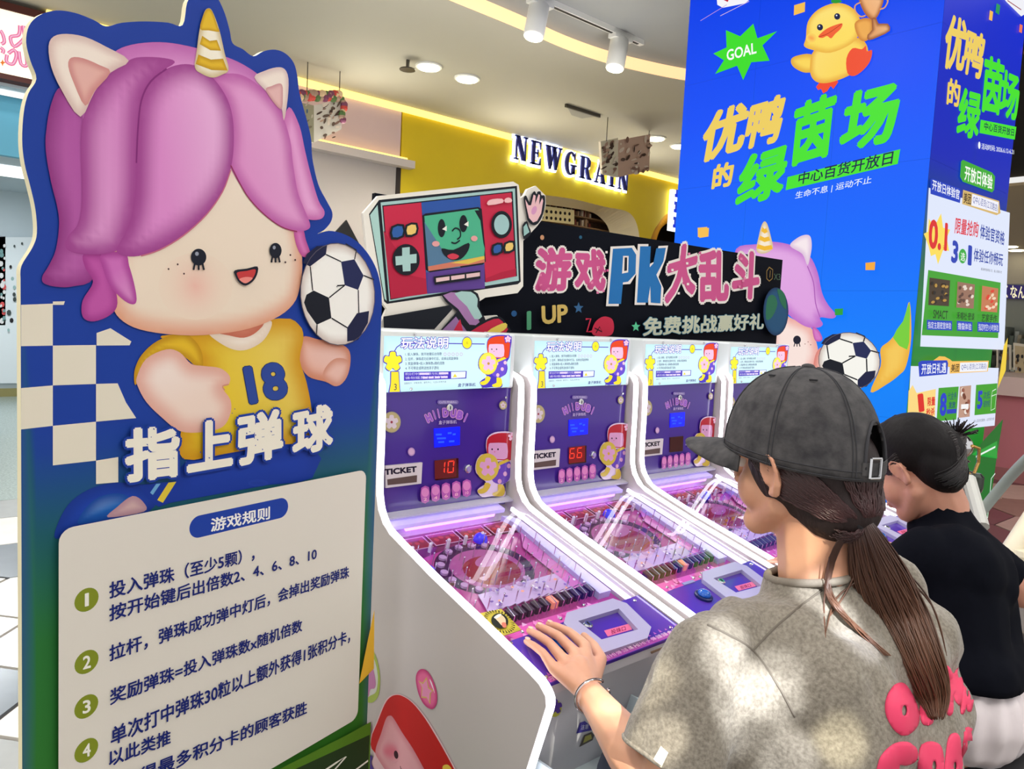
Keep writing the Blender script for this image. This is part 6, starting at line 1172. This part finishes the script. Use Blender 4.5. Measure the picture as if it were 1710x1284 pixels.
ts = link('t_shirt', tm, melange, p1, 'oversized grey melange T-shirt', None, True); md = ts.modifiers.new('cloth', 'SOLIDIFY'); md.thickness = .003; md.offset = 0
def surf_line(px, r, name, m, lift=.001, parent=ts, n=8):
    pts = []
    for q in spline(px, n, False):
        h_ = hit(TREE, q[0], q[1], lift)
        if h_ is not None and (not pts or (h_-pts[-1]).length < .08): pts.append(h_)
    return MB().tube(pts, r, 6).build(name, m, parent, None, None, True) if len(pts) > 2 else None
seam = mat('seam_grey', (112, 104, 94), 0.9)  # seam tubes in a grey darker than the jersey
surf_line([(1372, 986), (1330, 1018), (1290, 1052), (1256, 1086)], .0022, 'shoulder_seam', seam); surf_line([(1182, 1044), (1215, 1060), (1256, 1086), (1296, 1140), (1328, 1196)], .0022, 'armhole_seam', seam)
# collar rib: follows the neck opening, radii evened out
cr = []; NC = 36; o_ = NK-nd*.018; ax = nd; u0_ = ax.cross(V(0, 1, 0)).normalized(); v0_ = ax.cross(u0_)
for k in range(NC):
    t = 2*math.pi*k/NC; dirv = u0_*math.cos(t)+v0_*math.sin(t); hh_ = TREE.ray_cast(o_+dirv*.25, -dirv); cr.append(min(.115, max(.07, (hh_[0]-o_).dot(dirv))) if hh_[0] is not None else .085)
cr = np.array(cr)
for _ in range(6): cr = (np.roll(cr, 1)+cr+np.roll(cr, -1))/3
cb_ = [tuple(o_+(u0_*math.cos(2*math.pi*k/NC)+v0_*math.sin(2*math.pi*k/NC))*(cr[k]-.002)+nd*.002) for k in range(NC)]
MB().tube(spline(cb_, 2), .0075, 8, False, True).build('collar', mat('grey_rib', (146, 137, 124), 0.9, noise=0.15, scale=200), ts, None, None, True)
# cuff rib with a small woven tag
rim = []
for k in range(24):
    t = 2*math.pi*k/24; u = cdir.cross(V(0, 0, 1)).normalized(); v_ = cdir.cross(u); dirv = u*math.cos(t)+v_*math.sin(t); o_ = cuff-cdir*.003; hh_ = TREE.ray_cast(o_, dirv)
    rim.append(tuple((hh_[0] if hh_[0] is not None and hh_[3] < .14 else o_+dirv*.09)+dirv*.0005))
MB().tube(spline(rim, 3), .0042, 6, False, True).build('sleeve_hem', melange, ts, None, None, True)
tq = [hit(TREE, *p, .003) for p in ((1105, 1246), (1117, 1257), (1105, 1282), (1093, 1268))]
if all(q is not None for q in tq): MB().prism([tuple(q) for q in tq], (-.001, -.001, .001)).build('woven_tag', mat('tag_cream', (240, 232, 210), 0.7), ts, 'small cream woven tag')
# puffy pink lettering across the back
pinkp = mat('puff_print_pink', (238, 66, 108), 0.55)
def puff(polys, name='puff_letter'):
    for pts, holes in polys:
        P = spline(pts, 4); vo, eo, fo, *_ = geometry.delaunay_2d_cdt([Vector(p) for p in P]+[Vector(p) for h_ in holes for p in h_]+[Vector((x+random.uniform(-1, 1), y)) for x in np.arange(min(p[0] for p in P), max(p[0] for p in P), 7) for y in np.arange(min(p[1] for p in P), max(p[1] for p in P), 7)],
             [(i, (i+1) % len(P)) for i in range(len(P))]+sum([[(len(P)+sum(len(g) for g in holes[:k])+i, len(P)+sum(len(g) for g in holes[:k])+(i+1) % len(h_)) for i in range(len(h_))] for k, h_ in enumerate(holes)], []), [], 2, 1e-4)
        vs = []; ok = True; A_ = np.array(P)
        for p in vo:
            h_ = hit(TREE, p[0], p[1]); dd_ = np.min(np.hypot(*(A_-np.array(p)).T))
            if h_ is None: ok = False; vs.append(None); continue
            h2 = hit(TREE, p[0], p[1], .001+.0022*min(1, dd_/9)**.6); vs.append(h2)
        def inh(c):
            for h_ in holes:
                cx_, cy_ = np.mean(h_, 0); rx = max(abs(q[0]-cx_) for q in h_); ry = max(abs(q[1]-cy_) for q in h_)
                if ((c[0]-cx_)/rx)**2+((c[1]-cy_)/ry)**2 < 0.85: return True
            return False
        def insd(c):
            x, y = c; r_ = False; n = len(P)
            for i in range(n):
                x0, y0 = P[i]; x1, y1 = P[(i+1) % n]
                if (y0 > y) != (y1 > y) and x < (x1-x0)*(y-y0)/(y1-y0)+x0: r_ = not r_
            return r_
        fs = [tuple(f) for f in fo if all(vs[i] is not None for i in f) and insd(np.mean([vo[i] for i in f], 0)) and not inh(np.mean([vo[i] for i in f], 0))]
        if not fs: continue
        mb = MB(); mb.v = [tuple(v) if v is not None else (0, 0, -5) for v in vs]; mb.f = fs; me = mb.mesh(name); bm = bmesh.new(); bm.from_mesh(me); bmesh.ops.delete(bm, geom=[v for v in bm.verts if not v.link_faces], context='VERTS'); bm.to_mesh(me); bm.free()
        o = link(name, me, pinkp, ts, None, None, True); s_ = o.modifiers.new('puff', 'SOLIDIFY'); s_.thickness = .002; s_.offset = -1
H = lambda cx, cy, rx, ry: ell(cx, cy, rx, ry, 8)
puff([([(1480, 1165), (1492, 1145), (1508, 1142), (1524, 1165), (1533, 1195), (1527, 1215), (1508, 1227), (1490, 1215), (1478, 1190)], [H(1506, 1186, 4.5, 9)]),
      ([(1535, 1180), (1552, 1170), (1556, 1205), (1545, 1211), (1537, 1205)], []),
      ([(1575, 1118), (1582, 1113), (1590, 1125), (1597, 1116), (1605, 1120), (1606, 1160), (1601, 1176), (1594, 1172), (1590, 1160), (1589, 1188), (1583, 1195), (1577, 1180)], []),
      ([(1608, 1126), (1614, 1120), (1620, 1132), (1624, 1150), (1621, 1184), (1614, 1187), (1612, 1176), (1608, 1190), (1602, 1190), (1604, 1160)], [H(1612, 1158, 2, 6)]),
      ([(1462, 1290), (1470, 1262), (1490, 1242), (1512, 1238), (1528, 1250), (1528, 1268), (1512, 1276), (1500, 1276), (1496, 1300), (1466, 1305)], []),
      ([(1532, 1260), (1540, 1242), (1555, 1238), (1570, 1248), (1574, 1280), (1572, 1310), (1536, 1310)], [H(1556, 1278, 4, 9)]),
      ([(1580, 1240), (1590, 1224), (1600, 1230), (1603, 1260), (1602, 1310), (1576, 1310)], [H(1590, 1278, 3, 8)]),
      ([(1608, 1222), (1622, 1216), (1628, 1222), (1629, 1300), (1606, 1305)], [])])
# trousers and shoes, out of the picture below
t = Blob()
for s_, kk in ((-1, knL), (1, knR)):
    hp = W(1.12+s_*.08, .43, .60); t.cap(hp, .105*K, kk, .07*K); t.cap(kk, .07*K, V(kk.x, kk.y+.02, .14), .055*K)
t.cap(W(1.04, .42, .60), .12*K, W(1.20, .42, .60), .12*K)
link('trousers', t.mesh(.012, 4), mat('dark_denim', (44, 50, 66), 0.8), p1, None, None, True)
for kk in (knL, knR): bevel(MB().prism([(kk.x-.05, kk.y-.09, 0.0), (kk.x+.05, kk.y-.09, 0.0), (kk.x+.05, kk.y+.17, 0.0), (kk.x-.05, kk.y+.17, 0.0)], (0, 0, .1)).build('shoe', mat('white_trainer', (226, 224, 220), 0.6), p1), .03, 4)
# bracelet: an open bangle round the wrist
wd = (wr-elb).normalized(); wc = elb.lerp(wr, .95)+V(0, 0, .002); u = wd.cross(V(0, 0, 1)).normalized(); v_ = wd.cross(u)
for (ra, m_, off) in ((.0034, mat('silver_bangle', (226, 216, 220), 0.15, 1.0), 0), (.002, mat('black_enamel', (24, 20, 24), 0.3), .003)):
    pts = [tuple(wc+wd*(0.0)+(u*math.cos(math.radians(a_))+v_*math.sin(math.radians(a_)))*((.0300*K+off*.6))) for a_ in range(-20, 305, 9)]
    o = MB().tube(pts, ra, 8).build('bracelet' if off == 0 else 'enamel_line', m_, p1 if off == 0 else bo2, 'open silver bangle' if off == 0 else None, None, True)
    if off == 0: bo2 = o
# ---- cap
cloth = mat('washed_black_denim', (84, 82, 82), 0.85, noise=0.45, scale=38, c2=(50, 49, 52), bump=0.3)
CC = W(1.094, .572, 1.232); ca, cbk, ch_ = .0905*K, .120*K, .142*K
def crown(th_, ph, g=0.0):
    """th 0 = person's right, 90 front; ph 0 rim .. 90 top"""
    t, f = math.radians(th_), math.radians(ph); c = math.cos(f)**0.82; s_ = math.sin(f)**0.95
    yy = math.sin(t); tilt = -.0 if yy > 0 else 0
    return CC+V((ca+g)*c*math.cos(t), (cbk+g)*c*yy*(1.0 if yy > 0 else 0.99), (ch_+g)*s_+(-.020*K if False else 0)+(-.010*K*max(0, -yy))*(1-s_)+(.012*K*max(0, yy))*(1-s_))
NT, NP = 72, 18; vs = []; fs = []
def in_arch(th_, ph):
    dth = abs((th_-270+180) % 360-180); return (dth/21)**2+((ph-6)/26)**2 < 1 and ph > 6
for j in range(NP+1):
    for i in range(NT): vs.append(crown(i*360/NT, 90*j/NP*0.999))
for j in range(NP):
    for i in range(NT):
        if in_arch((i+.5)*360/NT, 90*(j+.5)/NP): continue
        fs.append((j*NT+i, j*NT+(i+1) % NT, (j+1)*NT+(i+1) % NT, (j+1)*NT+i))
mb = MB(); mb.add(vs, fs); cp1 = mb.build('cap', cloth, p1, 'washed black baseball cap', None, True); md = cp1.modifiers.new('t', 'SOLIDIFY'); md.thickness = .0035; md.offset = 1
sd = mat('cap_stitch', (58, 58, 62), 0.8)
for th_ in (0, 60, 120, 180, 240, 300):
    for dt in (-1.2, 1.2): MB().tube([crown(th_+dt*(1.2 if ph < 80 else .5), ph, .0042) for ph in range(0 if th_ not in (240, 300) else 2, 88, 6)], .0011, 5).build('seam', sd, cp1)
    e = crown(th_+30, 62, .004); 
    if th_+30 != 270: MB().tube([tuple(e+(Vector((math.cos(q), math.sin(q), 0)).cross(V(0, 0, 1)))*.006+V(0, 0, 0)) for q in np.linspace(0, 6, 9)], .0016, 5, False, True).build('eyelet', mat('eyelet_thread', (34, 34, 38), 0.8), cp1)
for ph in (1.0, 4.5): MB().tube([crown(t, ph, .0042) for t in list(range(292, 361, 4))+list(range(4, 250, 4))], .0010, 5).build('rim_stitch', sd, cp1)
MB().ball(CC+V(0, 0, ch_+.004), (.012, .012, .006), 12, 8).build('top_button', cloth, cp1, None, None, True)
arch = [crown(270+21*math.cos(a_), 6+26*math.sin(a_), .004) for a_ in np.linspace(0, math.pi, 22)]; MB().tube(arch, .0032, 6).build('arch_binding', sd, cp1, None, None, True)
st_ = MB(); pts = [crown(t, 3.0, .003) for t in range(246, 296, 4)]
for i in range(len(pts)-1): st_.prism([tuple(pts[i]), tuple(pts[i+1]), tuple(pts[i+1]+V(0, 0, .022)), tuple(pts[i]+V(0, 0, .022))], tuple((pts[i]-CC).normalized()*.003))
st_.build('back_strap', cloth, cp1)
bk = crown(258, 3, .008); bmb = MB(); t0 = (crown(262, 3)-crown(254, 3)).normalized()
for s_ in (0, 1): bmb.tube([bk+t0*(-.012+.024*s_)+V(0, 0, -.004), bk+t0*(-.012+.024*s_)+V(0, 0, .030)], .0022, 6)
for s_ in (0, 1): bmb.tube([bk+t0*-.012+V(0, 0, -.004+.034*s_), bk+t0*.012+V(0, 0, -.004+.034*s_)], .0022, 6)
bmb.build('metal_buckle', chrome, cp1, 'silver strap buckle')
NB, NR = 24, 8; vs = []; fs = []
for j in range(NR+1):
    for i in range(NB+1):
        u_ = -1+2*i/NB; th_ = 90-u_*62; p0_ = crown(th_, 0); v_ = j/NR; ext = .082*K*(1-abs(u_)**2.6)**.55 if abs(u_) < 1 else 0
        x = p0_.x+(u_*.004)*v_; y = p0_.y+ext*v_; z = p0_.z+.004-(.010*v_)*K-(.020*K)*(u_*u_)*(.25+.75*v_); vs.append((x, y, z))
for j in range(NR):
    for i in range(NB): q = j*(NB+1)+i; fs.append((q, q+1, q+NB+2, q+NB+1))
mb = MB(); mb.add(vs, fs); br_ = mb.build('brim', cloth, cp1, None, None, True); md = br_.modifiers.new('t', 'SOLIDIFY'); md.thickness = .0045; md.offset = 0
# ---- hair: cap of hair under the crown, then strands gathered into the tie
hb_ = Blob(); hb_.ell((0, 0, 0), (.081*K, .100*K, .092*K), Matrix.Translation(W(1.094, .553, 1.225))); hb_.ell((0, 0, 0), (.064*K, .07*K, .062*K), Matrix.Translation(W(1.094, .515, 1.178)))
hm_ = hb_.mesh(.008, 4); 
TIE = W(1.090, .455, 1.157); dr = Vector(rayd(1437, 866)); TIE = Vector(CAM)+dr*((W(1.09, .455, 1.157)-Vector(CAM)).dot(Vector(FW)))
HT = bvh(hm_); hb2 = link('hair', hm_, mat('dark_brown_hair', (40, 26, 26), 0.6, noise=0.3, scale=60, stretch=(1, 1, .2), bump=0.5), p1, 'dark brown hair tied back', None, True)
curves = []
for i in range(900):
    side = -1 if i % 3 else 1; f = random.random()
    # start on the hairline: temple, behind the ear, nape
    if f < .45: s0 = W(1.094+side*.078, .60-.05*random.random(), 1.235-.03*random.random())
    elif f < .8: s0 = W(1.094+side*.080, .56-.05*random.random(), 1.222+.012*random.random())
    elif f < .88: s0 = W(1.094+side*random.uniform(.02, .05), .475+.02*random.random(), 1.135+.02*random.random())
    else: s0 = W(1.094+side*random.uniform(0, .06), .462+.01*random.random(), 1.225)
    pts = []; c_ = W(1.094, .535, 1.20)
    for k in range(14):
        t = k/13; p = s0.lerp(TIE, t); dd_ = (p-c_); 
        if t < .93:
            h_ = HT.ray_cast(c_+dd_.normalized()*.4, -dd_.normalized())
            if h_[0] is not None and (h_[0]-c_).length < .19: p = h_[0]+dd_.normalized()*(.0015+.003*random.random())
            p = p.lerp(s0.lerp(TIE, t), t**6)
        pts.append(p+V(0, 0, -.008*math.sin(math.pi*t)*random.random()))
    curves.append(pts)
strands('gathered_hair', curves, p1, .0016, ((58, 36, 36), (72, 42, 44)))
MB().tube(spline([tuple(TIE+V(0, 0, 0)+(V(1, 0, 0)*math.cos(q)+V(0, .35, .94)*math.sin(q))*.019) for q in np.linspace(0, 2*math.pi, 11)[:-1]], 3), .0065, 8, False, True).build('hair_tie', mat('black_elastic', (20, 18, 22), 0.7), p1, 'black hair tie', None, True)
gpx = [(1437, 864), (1446, 900), (1466, 958), (1496, 1028), (1527, 1100), (1552, 1160), (1564, 1208)]; gw = [10, 27, 41, 45, 41, 29, 10]
G = []; lastd = (TIE-Vector(CAM)).dot(Vector(FW))
for i, (x, y) in enumerate(gpx):
    h_ = hit(TREE, x, y, .034); dep = (h_-Vector(CAM)).dot(Vector(FW)) if h_ is not None else lastd
    if i == 0: dep = lastd
    elif i == 1: dep = min(dep, lastd-.005)
    dep = min(dep, lastd+.02); lastd = dep; G.append(Vector(CAM)+Vector(rayd(x, y))*dep)
GS = [Vector(p) for p in spline([tuple(p) for p in G], 4, False)]; GW = [w_[0] for w_ in spline([(w_, 0) for w_ in gw], 4, False)]
curves = []
for i in range(950):
    rho = math.sqrt(random.random()); phi = random.uniform(0, 2*math.pi); wob = random.uniform(-.5, .5); ph = random.uniform(0, 6); endk = random.uniform(.80, 1.0) if random.random() < .75 else random.uniform(.55, .85); pts = []
    N_ = int(len(GS)*endk)
    for k in range(max(6, N_)):
        g = GS[k]; tdir = (GS[min(k+1, len(GS)-1)]-GS[max(k-1, 0)]).normalized(); view = (g-Vector(CAM)).normalized(); lat = tdir.cross(view).normalized(); dep_ = lat.cross(tdir)
        r = GW[k]/1250*(g-Vector(CAM)).dot(Vector(FW)); sw = 0.10*math.sin(k*.35+ph)*min(1, k/8)
        pts.append(g+lat*r*(rho*math.cos(phi)+sw+wob*.14*k/len(GS))+dep_*min(r*.5, .026)*rho*math.sin(phi))
    curves.append(pts)
# a loose lock swinging out on the left and a few fly-aways
lock = [(1434, 872), (1400, 905), (1382, 950), (1380, 985), (1400, 1020), (1440, 1060), (1480, 1095)]
def lockcurve(px, jit, lift=.02):
    out = []
    for k, (x, y) in enumerate(px):
        h_ = hit(TREE, x+jit*random.uniform(-1, 1), y, lift); dep = (h_-Vector(CAM)).dot(Vector(FW)) if h_ is not None else (TIE-Vector(CAM)).dot(Vector(FW)); dep = min(dep, (TIE-Vector(CAM)).dot(Vector(FW))+.02)
        out.append(tuple(Vector(CAM)+Vector(rayd(x+jit*random.uniform(-.3, 1), y))*dep))
    return [Vector(p) for p in spline(out, 4, False)]
for i in range(46): curves.append(lockcurve(lock, 9))
for px in ([(1500, 940), (1545, 990), (1568, 1040), (1580, 1095)], [(1470, 900), (1440, 960), (1395, 1000), (1378, 1060)], [(1452, 890), (1420, 975), (1385, 1030)], [(1510, 960), (1556, 1010), (1575, 1070)], [(1385, 930), (1376, 1010), (1378, 1065)]): curves.append(lockcurve(px, 1, .004))
strands('ponytail', curves, p1, .0017, ((44, 26, 28), (120, 82, 60)), label='long brown ponytail with lighter tips')
curves = []
for i in range(70):
    y_ = random.uniform(.585, .625); x_ = 1.094-.074+(y_-.585)*.35; l_ = random.uniform(.02, .05)*(1.15-(y_-.585)*18 if y_ > .6 else 1); curves.append([W(x_, y_, 1.24), W(x_-.003, y_-.004, 1.24-l_*.6), W(x_+.001, y_-.014, 1.24-l_*1.2)])
strands('side_wisps', curves, p1, .0012, ((44, 28, 28), (60, 40, 38)))
# stool of the first player
def stool(x, y, top, name, lb, r=.17):
    t = empty(name, (x, y, 0), lb, 'stool'); MB().lathe((x, y, top-.035), [(r*.92, 0), (r, .008), (r, .028), (r*.95, .035)], 36).build('seat', mat('black_stool', (26, 26, 30), 0.35), t, None, None, True)
    for k in range(4):
        a_ = math.pi/4+k*math.pi/2; MB().tube([(x+r*.7*math.cos(a_), y+r*.7*math.sin(a_), top-.035), (x+r*1.05*math.cos(a_), y+r*1.05*math.sin(a_), 0.0)], .014, 8).build('leg', mat('black_stool_leg', (18, 18, 22), 0.4), t)
    MB().tube([(x+r*.88*math.cos(q), y+r*.88*math.sin(q), top*.45) for q in np.linspace(0, 2*math.pi, 17)[:-1]], .008, 6, False, True).build('foot_ring', mat('black_stool_leg'), t); return t
stool(1.34, .50, .300, 'stool', 'low black stool under the woman in the grey T-shirt')
# ------------------------------------------------------------------ second player: black T-shirt, small bun
K2 = 1.2
p2 = empty('person', (2.25, .55, .42), 'girl in black T-shirt and white shorts, small hair bun, bent over her machine', 'person')
H2 = Vector(CAM)+Vector(rayd(1522, 782))*2.10; R2_ = Matrix.Rotation(-0.62, 4, 'X'); HM2 = Matrix.Translation(H2) @ R2_ @ Matrix.Diagonal((-1, 1, 1, 1)) @ Matrix.Scale(K2*.97, 4)
def px2(x, y, dep): return Vector(CAM)+Vector(rayd(x, y))*dep
nk = px2(1578, 850, 2.07); sL2 = px2(1545, 930, 1.93); sR2 = px2(1640, 935, 2.24); hp2 = px2(1630, 1162, 1.93)
eR2 = px2(1708, 992, 2.24); wR2 = V(2.62, 1.02, .72); eL2 = V(2.02, .86, .70); wL2 = V(2.2, 1.06, .73)
mid0 = hp2.lerp(nk, .5)+V(0, .03, 0); b = Blob(); head_into(b, HM2); b.cap(HM2 @ V(0, -.03, -.04), .05*K2, nk, .052*K2); b.cap(sL2, .05*K2, sR2, .05*K2); b.cap(nk, .05*K2, mid0, .07*K2); b.cap(mid0, .07*K2, hp2, .085*K2)
b.cap(sR2, .042*K2, eR2, .036*K2); b.cap(eR2, .036*K2, wR2, .024*K2); b.cap(sL2, .042*K2, eL2, .036*K2); b.cap(eL2, .036*K2, wL2, .024*K2)
for w0, sg_ in ((wR2, 1), (wL2, -1)):
    pc = w0+V(0, .06, -.008); b.cap(w0, .024*K2, pc, .030*K2)
    for i in range(4):
        k0 = pc+V((i-1.5)*.022, .035, 0); k1 = k0+V((i-1.5)*.004, .032, -.004); k2 = k1+V(0, .026, -.012); b.cap(pc+V((i-1.5)*.014, 0, 0), .014, k0, .0105); b.cap(k0, .0105, k1, .0095); b.cap(k1, .0095, k2, .0085)
    b.cap(pc+V(-sg_*.02, -.02, 0), .015, pc+V(-sg_*.055, .01, -.005), .012); b.cap(pc+V(-sg_*.055, .01, -.005), .012, pc+V(-sg_*.06, .042, -.01), .0095)
for s_ in (-1, 1): kk = V(2.22+s_*.11, .98, .47); b.cap(hp2+V(s_*.09, .02, -.06), .09*K2, kk, .062*K2); b.cap(kk, .06*K2, V(kk.x, kk.y-.02, .1), .04*K2)
link('body', b.mesh(.006, 4), skin_mat('second_skin', (206, 150, 126), (192, 134, 112)), p2, None, None, True); face_parts(p2, HM2, (24, 20, 22))
hemz = px2(1650, 1104, 1.95).z; tb = Blob(); up2 = (nk-hp2)
mid = hp2.lerp(nk, .5); sd2 = (sR2-sL2).normalized()
for a_, r_, c_, q_ in ((sL2+V(0, 0, -.01), .068*K2, sR2+V(0, 0, -.01), .066*K2), (nk+V(0, 0, -.045), .066*K2, mid+V(0, .01, .05), .118*K2), (mid-sd2*.09, .105*K2, mid+sd2*.055, .10*K2), (mid-sd2*.08+V(0, 0, .08), .10*K2, mid+sd2*.055+V(0, 0, .08), .09*K2), (hp2-sd2*.09+V(0, 0, .05), .108*K2, hp2+sd2*.055+V(0, 0, .05), .105*K2), (mid-sd2*.08, .105*K2, hp2-sd2*.09, .105*K2), (mid+sd2*.05, .10*K2, hp2+sd2*.05, .10*K2),
                       (sL2, .064*K2, sL2.lerp(eL2, .6), .068*K2), (sR2, .062*K2, sR2.lerp(eR2, .75), .066*K2), (nk+V(0, .01, -.005), .058*K2, nk+V(0, 0, -.06), .075*K2)): tb.cap(a_, r_, c_, q_)
tm2 = tb.mesh(.010, 6); shirt_noise(tm2, .008, 8, 1.0, (1, 1, .5)); d2 = (HM2 @ V(0, 0, 0)-nk).normalized(); dR = (eR2-sR2).normalized(); cR2 = sR2.lerp(eR2, .52); dL = (eL2-sL2).normalized(); cL2 = sL2.lerp(eL2, .7)
cut_open(tm2, [lambda p: (p-nk).dot(d2) > .024 and (p-nk).length < .125, lambda p: (p-cR2).dot(dR) > 0 and (p-eR2).length < .2 and p.x > cR2.x-.06, lambda p: (p-cL2).dot(dL) > 0 and (p-eL2).length < .16, lambda p: p.z < hemz], [(nk+d2*.024, d2, .10), (cR2, dR, .12), (cL2, dL, .12), (V(hp2.x, hp2.y, hemz), V(0, 0, 1), .3)])
t2 = link('t_shirt', tm2, mat('black_jersey', (12, 14, 23), 0.9, noise=0.15, scale=80, spec=0.1), p2, None, None, True); md = t2.modifiers.new('cloth', 'SOLIDIFY'); md.thickness = .003
sh2 = Blob(); z_ = hp2.z
sh2.cap(hp2-sd2*.09+V(-.01, -.01, -.03), .108*K2, hp2+sd2*.07+V(0, -.01, -.03), .105*K2); sh2.cap(hp2-sd2*.07+V(0, 0, .05), .082*K2, hp2+sd2*.06+V(0, 0, .05), .082*K2)
for s_ in (-1, 1): sh2.cap(hp2+V(s_*.09, 0, -.02), .10*K2, V(2.22+s_*.11, .80, .49), .09*K2)
sm2 = sh2.mesh(.009, 4)
nrm = [Vector(q.vector) for q in sm2.vertex_normals]
for v, nv in zip(sm2.vertices, nrm):   # gathers running down from the waistband
    a_ = math.atan2(v.co.y-hp2.y, v.co.x-hp2.x); v.co = v.co+nv*(.006*math.sin(a_*26)*max(0, min(1, (v.co.z-(hemz-.22))/.15))+.008*mnoise.noise(v.co*14))
cut_open(sm2, [lambda p: p.z > hemz+.012], [(V(hp2.x, hp2.y, hemz+.012), V(0, 0, 1), .3)]); s3 = link('shorts', sm2, mat('white_cotton', (232, 222, 224), 0.8, noise=0.06, scale=12), p2, 'gathered white shorts', None, True)
for s_ in (-1, 1): bevel(MB().prism([(2.17+s_*.11, .90, 0), (2.27+s_*.11, .90, 0), (2.27+s_*.11, 1.03, 0), (2.17+s_*.11, 1.03, 0)], (0, 0, .09)).build('shoe', mat('white_trainer'), p2), .03, 3)
hb_ = Blob(); hb_.ell((0, -.022, .045), (.083, .096, .084), HM2); hb_.ell((0, -.058, -.012), (.070, .056, .080), HM2); hb_.ell((0, -.075, .02), (.066, .055, .07), HM2); bunP = px2(1596, 733, (H2-Vector(CAM)).dot(Vector(FW))-.03); hb_.cap(px2(1560, 722, (H2-Vector(CAM)).dot(Vector(FW))-.02), .022, bunP, .026)
hm2 = hb_.mesh(.008, 3); HT2 = bvh(hm2); BH = mat('black_hair', (20, 16, 18), 0.6, noise=0.3, scale=50, spec=0.25, bump=0.4, stretch=(1, 1, .3)); link('hair', hm2, BH, p2, 'black hair gathered in a small bun', None, True); bun = bunP; c2_ = HM2 @ V(0, -.02, .02)
curves = []
for i in range(420):
    ang = random.uniform(-1, 1); u_ = random.random(); s_ = random.choice((-1, 1))
    s0 = HM2 @ (V(s_*.07, .06-.02*u_, .06*u_) if u_ < .4 else (V(s_*random.uniform(0, .06), .075, .10) if u_ < .6 else V(s_*random.uniform(.02, .074), -.06-.02*random.random(), -.07+.03*random.random())))
    pts = []
    for k in range(12):
        t = k/11; p = s0.lerp(bun, t); dd_ = (p-c2_).normalized(); h_ = HT2.ray_cast(c2_+dd_*.4, -dd_)
        if h_[0] is not None and t < .95 and (h_[0]-c2_).length < .19: p = h_[0]+dd_*(.001+.003*random.random())
        pts.append(p)
    curves.append(pts)
for i in range(70):
    dv = (HM2.to_3x3() @ V(random.uniform(-1, 1), random.uniform(-1.3, .3), random.uniform(-.2, 1.2))).normalized(); curves.append([bun+dv*.01, bun+dv*.03+V(0, 0, .003), bun+dv*random.uniform(.045, .065)+V(random.uniform(-.01, .01), 0, 0)])
strands('combed_hair', curves, p2, .0014, ((20, 17, 20), (44, 34, 34)))
stool(2.19, .57, .41, 'stool', 'round black stool under the girl in the black T-shirt', .20)
stool(2.78, .72, .46, 'stool', 'empty black stool behind the girl in black, at the right edge', .19)
MB().box((2.74, .70, .4605), (2.82, .72, .4635)).build('hand_slot', mat('slot_black', (4, 4, 6), 0.8), [o for o in bpy.data.objects if o.name.startswith('stool') and abs(o.location.x-2.78) < .01 and o.parent is None][0])
# ------------------------------------------------------------------ barrier post and rope arms
bp0 = px2(1601, 745, 3.6); t = empty('barrier_post', (bp0.x, bp0.y, 0), 'polished steel barrier post with ball top behind the girl with the bun', 'barrier')
T0 = bp0.z
MB().lathe((bp0.x, bp0.y, 0), [(.16, 0), (.16, .02), (.05, .05), (.052, T0-.14), (.052, T0-.12)], 28).build('post', chrome, t, None, None, False); MB().lathe((bp0.x, bp0.y, T0-.13), [(.075, 0), (.075, .012), (.045, .02), (.040, .05), (.055, .062), (.040, .072)], 28).build('collar', chrome, t, None, None, False)
MB().ball((bp0.x, bp0.y, T0+.0), .062, 24, 14).build('ball_top', chrome, t, None, None, True)
rg = px2(1622, 762, 3.55); MB().tube([tuple(rg+V(0, 0, .05)), tuple(rg+V(.03, -.02, .04)), tuple(rg+V(.04, -.02, -.03)), tuple(rg+V(.02, -.01, -.09)), tuple(rg+V(-.02, 0, -.08))], .008, 8).build('rope_hook', mat('brass_bright', (216, 170, 100), 0.2, 0.9), t)
MB().lathe(tuple(rg+V(.03, -.02, -.17)), [(.028, 0), (.034, .02), (.034, .075), (.02, .09)], 18).build('rope_end', mat('dark_chrome', (90, 96, 90), 0.2, 0.9), t, None, None, False)
q0 = px2(1618, 800, 3.52); q1 = px2(1640, 880, 3.3); MB().tube([tuple(q0), tuple(q0.lerp(q1, .5)), tuple(q1)], .03, 10).build('pale_strap', mat('pale_grey_strap', (196, 196, 190), 0.6), t)
rp = empty('barrier_rope', tuple(px2(1680, 800, 3.9)), 'thick pale grey barrier rope slanting up at the right edge', 'rope')
pts = [px2(1628, 868, 4.2), px2(1665, 822, 4.1), px2(1700, 782, 3.95), px2(1750, 735, 3.7)]; MB().tube([tuple(p) for p in spline([tuple(p) for p in pts], 4, False)], .028, 12).build('rope', mat('grey_velvet_rope', (176, 186, 180), 0.6), rp, None, None, True)
rp2 = empty('barrier_stand', (px2(1690, 960, 2.9).x, px2(1690, 960, 2.9).y, 0), 'cream slanting barrier leg with clamp at the right edge, near the floor', 'barrier')
pts = [px2(1668, 972, 2.9), px2(1690, 915, 2.95), px2(1730, 850, 3.0)]; MB().tube([tuple(p) for p in pts], [.034, .034, .030], 12).build('leg', mat('cream_tube', (232, 222, 196), 0.4), rp2, None, None, True); p = px2(1712, 935, 2.92); MB().lathe(tuple(p), [(.05, 0), (.055, .02), (.05, .04)], 16).build('clamp', mat('cream_tube'), rp2)
